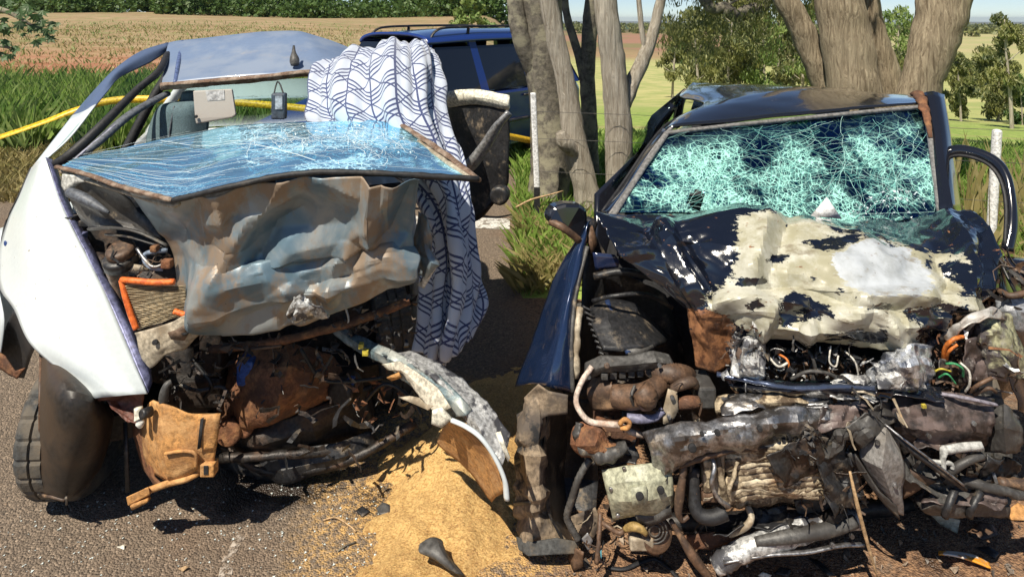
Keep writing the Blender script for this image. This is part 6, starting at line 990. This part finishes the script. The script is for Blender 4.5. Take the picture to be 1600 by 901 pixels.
# hood mouth: junk, latch panel, silver remains
add('latch_panel', B, tube([(1120, 584, 2.18), (1180, 596, 2.14), (1240, 606, 2.11), (1310, 604, 2.1), (1400, 608, 2.11), (1450, 600, 2.14)], .012, 8, 7, wob=.5, flat=.7), M('shiny_dark_lip', (.06, .08, .14), .2, metal=.4, coat=1)); add('latch_panel', B, patch([[(1130, 590, 2.2), (1230, 596, 2.15), (1330, 594, 2.14), (1420, 596, 2.15)], [(1140, 602, 2.16), (1230, 612, 2.1), (1330, 610, 2.09), (1430, 612, 2.11)], [(1150, 612, 2.19), (1230, 622, 2.14), (1330, 620, 2.13), (1430, 620, 2.15)]], 8, 0.12, 0.0126, 15, 5), black_paint, True, .004)
add('grille_wreck', B, patch([[(1140, 530, 2.19), (1165, 526, 2.14), (1185, 530, 2.15)], [(1142, 560, 2.18), (1160, 560, 2.12), (1176, 556, 2.14)], [(1150, 585, 2.18), (1175, 585, 2.13), (1200, 590, 2.14)]], 8, 0.12, 0.0315, 22, 5), scraped, True, .003)
add('chrome_wreck', B, patch([[(1366, 560, 2.16), (1395, 545, 2.1), (1430, 535, 2.09), (1455, 540, 2.14)], [(1356, 582, 2.15), (1395, 574, 2.06), (1432, 568, 2.05), (1456, 570, 2.12)], [(1356, 604, 2.16), (1395, 606, 2.09), (1430, 608, 2.08), (1450, 604, 2.14)]], 9, 0.12, 0.0368, 18, 6), M('silver_shards', (.58, .60, .63), .25, metal=.6, col2=(.12, .13, .16), vs=16, vt=(.5, .6)), True, .003)
for nm, m, n, sz, sd in (('torn_scrap', blackplastic, 70, .022, 1), ('torn_scrap', scraped, 60, .012, 2), ('torn_scrap', bronze, 40, .012, 3), ('torn_scrap', concrete_w, 36, .008, 4)): add(nm, B, shards([(1172, 548), (1210, 540), (1310, 545), (1372, 560), (1350, 592), (1240, 602), (1175, 590)] if sd != 4 else [(1172, 555), (1240, 550), (1245, 590), (1175, 585)], n, sz, 2.14, 2.3, sd), m, False, kind='stuff')
add('engine_cover', B, hexa([P(1170, 560, 2.42), P(1390, 560, 2.42), P(1390, 640, 2.42), P(1170, 640, 2.42), P(1170, 540, 2.62), P(1390, 540, 2.62), P(1390, 640, 2.62), P(1170, 640, 2.62)]), blackplastic, False, bevel=.02)
wl_ = [([(1262, 548, 2.16), (1270, 560, 2.13), (1276, 585, 2.14)], .006, greyplastic), ([(1298, 540, 2.14), (1296, 565, 2.12), (1306, 572, 2.12), (1310, 555, 2.13)], .003, wire_w), ([(1236, 592, 2.14), (1262, 580, 2.11), (1290, 582, 2.11), (1306, 588, 2.14)], .006, greyplastic), ([(1215, 552, 2.17), (1230, 562, 2.14), (1234, 580, 2.14)], .004, wire_o), ([(1200, 556, 2.17), (1216, 572, 2.13), (1232, 566, 2.14)], .004, wire_w), ([(1320, 548, 2.16), (1336, 565, 2.13), (1342, 590, 2.14)], .003, wire_w),
       ([(1474, 574, 2.16), (1476, 545, 2.12), (1490, 530, 2.1), (1508, 525, 2.12)], .007, wire_o), ([(1478, 570, 2.15), (1482, 550, 2.11), (1496, 538, 2.1)], .005, wire_o), ([(1458, 582, 2.12), (1470, 576, 2.1), (1486, 580, 2.1)], .003, wire_y), ([(1478, 568, 2.1), (1492, 568, 2.08), (1504, 576, 2.08), (1505, 588, 2.1)], .004, wire_g), ([(1500, 566, 2.1), (1514, 580, 2.08), (1515, 600, 2.08), (1508, 612, 2.1)], .004, wire_w), ([(1466, 590, 2.12), (1480, 584, 2.09), (1494, 600, 2.1)], .003, wire_g), ([(1515, 612, 2.1), (1530, 600, 2.07), (1550, 590, 2.07)], .006, bronze), ([(1522, 616, 2.1), (1545, 606, 2.07), (1556, 612, 2.08)], .006, bronze),
       ([(1566, 415, 2.4), (1578, 440, 2.36), (1592, 466, 2.34)], .006, wire_k), ([(1570, 410, 2.42), (1590, 430, 2.36), (1612, 448, 2.36)], .007, bronze), ([(1562, 455, 2.34), (1580, 462, 2.3), (1610, 455, 2.3)], .012, bronze)]
for pts, r, m in wl_: add('wire', B, tube(pts, r, 6, 6), m)
# right front corner
add('corner_panel', B, patch([[(1500, 502, 2.2), (1530, 495, 2.16), (1560, 488, 2.16), (1580, 490, 2.2)], [(1510, 530, 2.2), (1532, 525, 2.12), (1560, 520, 2.13), (1590, 520, 2.2)], [(1516, 560, 2.2), (1535, 555, 2.12), (1562, 556, 2.12), (1600, 560, 2.2)], [(1522, 585, 2.2), (1545, 582, 2.14), (1570, 588, 2.14), (1602, 592, 2.2)]], 8, 0.12, 0.0315, 14, 6), M('yellowed_panel', (.36, .35, .22), .5, col2=(.06, .05, .05), vs=9, vt=(.48, .56), dust=(.4, .38, .33), ds=14, dt=(.55, .7)), True, .003)
add('corner_fold', B, patch([[(1470, 520, 2.18), (1500, 500, 2.13), (1548, 478, 2.14), (1566, 488, 2.2)], [(1478, 540, 2.16), (1505, 515, 2.1), (1545, 496, 2.1), (1572, 500, 2.18)]], 8, 0.12, 0.0210, 15, 3), M('brown_scuffed_metal', (.24, .18, .14), .5, metal=.3, col2=(.5, .48, .45), vs=11), True, .004)
add('door_remnant', B, patch([[(1556, 470, 2.36), (1580, 465, 2.32), (1615, 468, 2.32)], [(1562, 485, 2.34), (1585, 485, 2.3), (1615, 490, 2.3)], [(1575, 500, 2.34), (1592, 515, 2.3), (1615, 530, 2.32)]], 6, 0.12, 0.0210, 12, 2), M('scuffed_grey_sheet', (.30, .31, .33), .4, metal=.4), True, .004)
add('fender_right', B, patch([[(1560, 395, 2.45), (1585, 420, 2.5), (1610, 450, 2.6)], [(1570, 480, 2.42), (1600, 500, 2.48), (1630, 520, 2.6)], [(1580, 600, 2.4), (1610, 600, 2.45), (1640, 610, 2.6)], [(1590, 640, 2.4), (1610, 650, 2.45), (1640, 650, 2.6)]], 5, 0.12, 0.0315, 8, 3), black_paint, True, .004)
add('headlamp_housing', B, patch([[(1392, 620, 2.16), (1430, 615, 2.12), (1490, 612, 2.1), (1554, 622, 2.12)], [(1388, 640, 2.12), (1430, 638, 2.07), (1490, 640, 2.06), (1552, 648, 2.08)], [(1396, 664, 2.11), (1435, 668, 2.06), (1490, 670, 2.05), (1545, 672, 2.08)], [(1415, 690, 2.14), (1450, 690, 2.1), (1495, 692, 2.09), (1536, 696, 2.12)]], 9, 0.12, 0.0168, 16, 5), M('charred_plastic', (.05, .04, .038), .45, col2=(.16, .12, .11), vs=12, dust=(.30, .26, .24), ds=22, dt=(.58, .68)), True, .004)
add('housing_lip', B, tube([(1462, 614, 2.1), (1490, 618, 2.07), (1520, 624, 2.06), (1556, 632, 2.08)], .010, 8, 6, flat=.6), M('mauve_grey_lip', (.25, .23, .27), .5)); add('yellow_tag', B, block(1442, 633, 1448, 638, 2.04, 2.05), wire_y, False)
add('bumper_skin', B, patch([[(1540, 640, 2.14), (1570, 630, 2.1), (1592, 650, 2.12)], [(1540, 675, 2.12), (1570, 668, 2.06), (1594, 672, 2.1)], [(1540, 705, 2.14), (1570, 706, 2.08), (1590, 702, 2.12)]], 7, 0.12, 0.0210, 10, 3), greyplastic, True, .004); add('bumper_skin', B, patch([[(1350, 628, 2.18), (1376, 622, 2.12), (1400, 630, 2.14)], [(1358, 650, 2.14), (1382, 650, 2.08), (1404, 655, 2.12)]], 8, 0.12, 0.0158, 14, 4), greyplastic, True, .004)
add('plastic_sheet', B, patch([[(1366, 662, 2.12), (1384, 664, 2.08), (1402, 690, 2.09)], [(1350, 690, 2.10), (1382, 695, 2.03), (1410, 722, 2.06)], [(1344, 712, 2.10), (1378, 730, 2.02), (1412, 745, 2.06)], [(1372, 760, 2.10), (1392, 772, 2.05), (1408, 775, 2.08)], [(1394, 796, 2.12), (1402, 800, 2.1), (1410, 802, 2.11)]], 8, 0.12, 0.0084, 8, 4), M('grey_moulded_sheet', (.27, .26, .25), .45, col2=(.18, .16, .14), vs=6, dust=(.40, .33, .24), ds=9, dt=(.6, .85)), True, .004, label='grey moulded plastic sheet hanging folded')
add('plastic_sheet', B, plate([(1318, 706, 2.1), (1336, 712, 2.08), (1375, 768, 2.06), (1400, 790, 2.07), (1406, 812, 2.08), (1384, 790, 2.08), (1350, 745, 2.09)], .005, .008, 2), greyplastic); add('plastic_sheet', B, plate([(1410, 724, 2.1), (1435, 740, 2.08), (1464, 753, 2.09), (1440, 762, 2.09), (1412, 780, 2.1), (1408, 760, 2.1)], .005, .008, 2), bronze)
add('black_strut', B, tube([(1386, 666, 2.08), (1420, 700, 2.05), (1460, 730, 2.04), (1505, 762, 2.05)], .017, 8, 6, flat=.5), blackplastic); add('black_strut', B, tube([(1382, 662, 2.07), (1420, 692, 2.03), (1470, 730, 2.02), (1506, 758, 2.03)], .004, 6, 6), steel); add('crumpled_foam', B, patch([[(1280, 672, 2.14), (1310, 660, 2.1), (1350, 650, 2.1), (1366, 660, 2.12)], [(1286, 690, 2.1), (1310, 680, 2.05), (1340, 670, 2.05), (1364, 664, 2.09)], [(1268, 726, 2.12), (1290, 712, 2.08), (1325, 690, 2.07), (1362, 668, 2.1)]], 8, 0.12, 0.0315, 20, 4), greyplastic, True, .004)
add('torn_scrap', B, shards([(1222, 682), (1280, 668), (1290, 690), (1268, 726), (1220, 710)], 70, .018, 2.02, 2.1, 7), blackplastic, False, kind='stuff'); add('torn_scrap', B, shards([(1296, 720), (1340, 700), (1350, 790), (1310, 810)], 70, .028, 2.1, 2.25, 8), blackplastic, False, kind='stuff'); add('torn_scrap', B, shards([(1400, 690), (1500, 690), (1540, 720), (1480, 750), (1420, 720)], 60, .028, 2.12, 2.25, 9), darkmetal, False, kind='stuff')
add('torn_scrap', B, shards([(1300, 610), (1400, 610), (1400, 660), (1300, 680)], 60, .022, 2.1, 2.2, 11), greyplastic, False, kind='stuff'); add('torn_scrap', B, shards([(1480, 520), (1510, 540), (1520, 600), (1465, 605), (1460, 560)], 60, .020, 2.14, 2.24, 12), bronze, False, kind='stuff')
fr_ = [(1470, 708), (1480, 700), (1530, 695), (1536, 700)]; add('lamp_frame', B, tube([(1474, 738, 2.05), (1474, 706, 2.05), (1482, 702, 2.05), (1505, 698, 2.05), (1534, 696, 2.05)], .009, 6, 4, flat=1.6), M('pale_grey_frame', (.42, .42, .40), .5)); add('lamp_frame', B, tube([(1448, 720, 2.06), (1470, 722, 2.05), (1486, 724, 2.05), (1488, 732, 2.05)], .007, 7, 5), M('pale_grey_frame', (.42, .42, .40), .5)); add('lamp_arm', B, tube([(1484, 738, 2.06), (1500, 726, 2.05), (1520, 716, 2.05), (1534, 712, 2.06)], .013, 8, 5), greyplastic)
add('undertray', B, patch([[(1428, 780, 2.14), (1462, 760, 2.12), (1510, 762, 2.13), (1582, 772, 2.16)], [(1440, 795, 2.10), (1470, 785, 2.06), (1515, 786, 2.08), (1580, 790, 2.12)], [(1452, 800, 2.13), (1478, 806, 2.08), (1520, 806, 2.1), (1576, 806, 2.14)]], 8, 0.12, 0.0189, 10, 5), greyplastic, True, .004); add('undertray_rib', B, tube([(1492, 765, 2.06), (1482, 790, 2.04), (1476, 806, 2.05)], .012, 7, 4), blackplastic); add('undertray_rib', B, tube([(1532, 768, 2.08), (1520, 790, 2.06), (1514, 806, 2.07)], .012, 7, 4), blackplastic)
add('lower_rail', B, tube([(1500, 750, 2.1), (1540, 760, 2.09), (1575, 768, 2.1), (1610, 775, 2.12)], .016, 8, 5, wob=.5), greyplastic); add('lower_rail', B, tube([(1560, 752, 2.12), (1590, 756, 2.12), (1620, 760, 2.14)], .018, 8, 5, wob=.5), bronze)
clutter(B, [(1172, 545), (1310, 545), (1372, 560), (1350, 595), (1175, 592)], 12, 2.12, 2.28, (blackplastic, greyplastic, bronze, scraped), 71, .06, .004)
clutter(B, [(1300, 612), (1400, 612), (1400, 660), (1300, 690), (1220, 715)], 9, 2.04, 2.16, (greyplastic, blackplastic, beige_metal), 81, .08, .008)
clutter(B, [(1290, 700), (1345, 690), (1350, 800), (1300, 815), (1240, 800)], 10, 2.06, 2.2, (blackplastic, darkmetal, bronze), 91, .1, .008)
clutter(B, [(1400, 680), (1540, 690), (1540, 750), (1440, 760)], 8, 2.08, 2.2, (blackplastic, greyplastic, steel), 101, .1, .008)
clutter(B, [(1460, 520), (1540, 510), (1600, 560), (1600, 610), (1460, 610)], 8, 2.1, 2.2, (bronze, blackplastic, rust, scraped), 111, .08, .007)
clutter(B, [(1085, 640), (1140, 690), (1130, 800), (1060, 810), (1060, 700)], 7, 2.08, 2.2, (blackplastic, bronze, beige_metal), 121, .08, .006)
clutter(B, [(930, 590), (1090, 580), (1090, 660), (1000, 700), (920, 690)], 6, 2.16, 2.3, (blackplastic, bronze, darkmetal), 131, .08, .006)
clutter(B, [(900, 790), (1060, 800), (1180, 820), (1180, 870), (920, 870)], 7, 2.12, 2.3, (blackplastic, bronze, beige_metal), 141, .08, .006)
clutter(B, [(1150, 500), (1190, 520), (1180, 590), (1130, 590)], 12, 2.1, 2.2, (scraped, black_paint, bronze), 151, .05, .008)
clutter(B, [(1570, 400), (1640, 440), (1640, 500), (1570, 480)], 14, 2.3, 2.45, (blackplastic, bronze, greyplastic), 161, .12, .01)
char = MATS['charred_plastic']
def crumpled(name, u, v, w, h, d, rot, mat, seed, tilt=(0, 0), amp=.022):
    c_, s_ = math.cos(R(rot)), math.sin(R(rot)); rr = random.Random(seed); rows = []
    for i in range(4):
        row = []
        for j in range(5):
            x, y = (j / 4 - .5) * w * rr.uniform(.9, 1.08), (i / 3 - .5) * h * rr.uniform(.85, 1.12); row.append((u + x * c_ - y * s_, v + x * s_ + y * c_, d + rr.uniform(-.018, .018) + tilt[0] * (j / 4 - .5) + tilt[1] * (i / 3 - .5)))
        rows.append(row)
    add(name, B, patch(rows, 7, 0, amp, 13, seed, cell=1), mat, True, .003)
for k, (u, v, w, h, d, ro_, m, tl) in enumerate(((1345, 606, 90, 36, 2.12, 6, scraped, (0, -.06)), (1330, 648, 110, 40, 2.10, -8, char, (.04, -.05)), (1312, 748, 56, 96, 2.09, -20, blackplastic, (.05, 0)), (1448, 748, 96, 36, 2.10, 28, greyplastic, (0, -.06)), (1536, 560, 60, 70, 2.13, 0, char, (.06, 0)), (1482, 590, 46, 46, 2.16, 20, blackplastic, (0, .05)), (1098, 740, 54, 80, 2.15, 5, blackplastic, (.05, 0)), (1175, 812, 120, 30, 2.15, -8, blackplastic, (0, -.08)),
        (1276, 808, 90, 34, 2.13, -12, darkmetal, (0, -.06)), (1212, 628, 170, 24, 2.125, -3, steel, (0, -.06)), (962, 704, 70, 44, 2.2, 0, blackplastic, (0, -.08)), (1004, 642, 64, 36, 2.27, 0, blackplastic, (0, .05)), (1562, 738, 60, 50, 2.13, 10, blackplastic, (.04, 0)), (1506, 776, 130, 26, 2.1, 5, char, (0, -.08)), (1400, 580, 70, 44, 2.1, -12, scraped, (.03, -.06)), (1420, 612, 110, 22, 2.09, 4, black_paint, (0, -.05)), (1250, 720, 80, 60, 2.05, -30, darkmetal, (.03, .04)), (1360, 660, 70, 40, 2.08, -35, greyplastic, (.04, 0)), (1475, 690, 90, 28, 2.09, 4, char, (0, -.05)), (1170, 560, 50, 60, 2.14, 10, scraped, (.05, 0)))):
    crumpled('crumpled_sheet', u, v, w, h, d, ro_, m, 200 + k, tl)
bolts(B, [(1030, 570, 2.21), (920, 588, 2.27), (1060, 672, 2.07), (1150, 672, 2.02), (1210, 664, 2.03), (1265, 656, 2.05), (1050, 620, 2.15), (1045, 650, 2.145), (1370, 690, 2.04), (1398, 758, 2.05), (1330, 836, 2.09), (1300, 850, 2.08), (1450, 680, 2.05), (1520, 660, 2.05)], .008)
# loose things on the ground by the black car
def loose(name, geo, mat, label, cat='debris', th=0): o = add(name, None, geo, mat, True, th); return tag(o, label, cat)
loose('lens_strip', patch([[(1466, 862, 2.26), (1490, 863, 2.25), (1520, 868, 2.24), (1545, 880, 2.22)], [(1467, 867, 2.25), (1490, 869, 2.23), (1518, 877, 2.21), (1548, 889, 2.19)]], 6, 1), M('amber_and_clear_lens', (.72, .70, .64), .2, col2=(.80, .33, .03), vs=7, vt=(.44, .5), coat=.5), 'orange and white lamp lens strip on the dirt', th=.006)
scrap('corner_scrap', [(1450, 800, .10), (1470, 806, .08), (1500, 813, .06), (1496, 834, .01), (1470, 820, .03)], M('pale_green_scrap', (.42, .45, .38), .6, col2=(.3, .28, .2)), 'pale green-grey torn corner piece below the undertray'); scrap('plastic_scrap', [(1512, 830, .012), (1530, 815, .02), (1552, 818, .02), (1560, 835, .012), (1535, 842, .01)], bronze, 'brown flat scrap right of the pale corner piece'); scrap('plastic_scrap', [(1566, 802, .02), (1590, 785, .05), (1612, 795, .04), (1605, 812, .02), (1580, 812, .01)], orange_dust, 'orange dusty shard at the right edge')
scrap('plastic_scrap', [(1526, 855, .01), (1545, 853, .02), (1562, 864, .015), (1555, 872, .01)], blackplastic, 'small black chip behind the lens strip'); scrap('fabric_scrap', [(886, 870, .02), (900, 855, .09), (912, 862, .10), (910, 885, .03), (896, 892, .01)], bronze, 'rust-brown rag leaning under the wheel-arch liner'); scrap('plastic_scrap', [(908, 842, .10), (918, 832, .13), (926, 845, .10), (920, 862, .06)], lens_m, 'glassy clear shard dangling beside the brown rag'); scrap('plastic_scrap', [(930, 858, .05), (940, 858, .06), (940, 872, .03), (932, 874, .03)], M('cyan_chip', (.12, .40, .48), .4), 'tiny turquoise chip beside the hanging cable')
loose('wood_splinter', tube([(1328, 736, 2.04), (1340, 790, 2.03), (1356, 850, 2.04), (1372, 904, 2.05)], [.004, .007, .006, .003], 6, 5), wood_s, 'long thin wood splinter standing beside the grey bumper bar'); loose('wood_splinter', tube([(1334, 778, 2.06), (1350, 830, 2.05), (1366, 885, 2.06)], [.003, .005, .004], 6, 5), bronze, 'shorter brown splinter leaning against the long one')
loose('rubber_strip', tube([G(950, 886, .015), G(975, 888, .012), G(1000, 878, .012), G(1022, 872, .012), G(1042, 884, .012), G(1062, 905, .012)], .009, 7, 6, True, flat=.6), blackrub, 'wavy black rubber strip on the ground under the black car'); scrap('plastic_scrap', [(1208, 895, .01), (1220, 885, .02), (1236, 888, .015), (1232, 900, .01)], blackplastic, 'black chip at the bottom below the bumper bar'); scrap('plastic_scrap', [(1264, 870, .01), (1280, 874, .012), (1304, 896, .01), (1296, 900, .01)], blackplastic, 'dark stick-like scrap right of the bottom black chip'); scrap('paper_scrap', [(1184, 898, .02), (1192, 893, .03), (1206, 898, .02), (1200, 906, .01)], cream, 'crumpled cream paper at the bottom under the bumper bar', 'paper')
def scat(n, lab):
    rr = random.Random(17)
    vs, fs = [], []
    for i in range(n):
        x, y = rr.uniform(.1, 2.3), rr.uniform(2.05, 2.55); g = shards([(0, 0), (1, 0), (1, 1), (0, 1)], 1, rr.uniform(.006, .018), 1, 1, i); c = sum((Vector(q) for q in g[0]), Vector()) / len(g[0]); i0 = len(vs); vs += [Vector(q) - c + Vector((x, y, .012)) for q in g[0]]; fs += [tuple(k + i0 for k in f) for f in g[1]]
    return vs, fs
o = add('crash_litter', None, scat(260, ''), M('mixed_litter', (.05, .045, .04), .5, col2=(.35, .27, .2), vs=9), False); tag(o, 'small broken plastic litter scattered under the black car', 'debris', kind='stuff')
# fence posts and wire
def post(u, v0, v1, d, w, label, lean=0, foot=False):
    t_ = thing('fence_post', label, 'post', (P(u, v1, d).x, d, float(hgt(np.array(P(u, v1, d).x), np.array(d)))), 'white roadside fence posts'); a, b = P(u + lean, v0, d), P(u, v1, d); w = w / F * d / 2
    z1 = BASE[t_.name].z - .05
    vs = [(b.x - w, d - w, z1), (b.x + w, d - w, z1), (b.x + w, d + w, z1), (b.x - w, d + w, z1), (a.x - w, d - w, a.z), (a.x + w, d - w, a.z), (a.x + w, d + w, a.z), (a.x - w, d + w, a.z)]
    if foot:
        h1 = b.z; vm = [(x, y, h1) for x, y, z in vs[:4]]; add('post_foot', t_, hexa(vs[:4] + vm), blackrub, False); add('shaft', t_, hexa([(x, y, h1 + .001) for x, y, z in vs[:4]] + vs[4:]), concrete_w, False, bevel=.012)
    else: add('shaft', t_, hexa(vs), concrete_w, False, bevel=.02)
    return t_
post(839, 145, 293, 5.9, 9, 'white fence post with black foot in front of the dark trunk', -6, True); post(1545, 202, 360, 4.9, 12, 'white fence post seen through the open black door frame', 13)
for z in (.5, .8, 1.05): o = add('fence_wire', None, tube([(.2, 5.9, z), (1.5, 5.7, z - .02), (3.6, 4.95, z), (6, 4.4, z)], .0022, 5, 8, True), greyplastic); tag(o, {.5: 'lowest thin fence wire between the white posts', .8: 'middle thin fence wire between the white posts', 1.05: 'top thin fence wire between the white posts'}[z], 'wire', 'fence wires')
o = add('twig', None, tube([P(806, 324, 5.2), P(830, 312, 5.2), P(860, 304, 5.25), P(880, 298, 5.3)], [.008, .009, .007, .004], 6, 4, True), wood_s); tag(o, 'pale dry branch leaning in the grass below the dark trunk', 'branch')

# ------------------------------------------------------------------ air over the valley
hv_ = bpy.data.materials.new('pale_air'); hv_.use_nodes = True; hn = hv_.node_tree; hn.nodes.clear(); ho = hn.nodes.new('ShaderNodeOutputMaterial'); pv = hn.nodes.new('ShaderNodeVolumePrincipled')
pv.inputs['Color'].default_value = (.62, .76, .95, 1); pv.inputs['Density'].default_value = 9e-5; pv.inputs['Anisotropy'].default_value = .2; hn.links.new(pv.outputs[0], ho.inputs['Volume'])
q = 9300; o = add('haze', None, hexa([(-q, -q, -45), (q, -q, -45), (q, q, -45), (-q, q, -45), (-q, -q, 22), (q, -q, 22), (q, q, 22), (-q, q, 22)]), hv_, False); tag(o, kind='stuff', label='pale air fading the far hills', cat='haze')
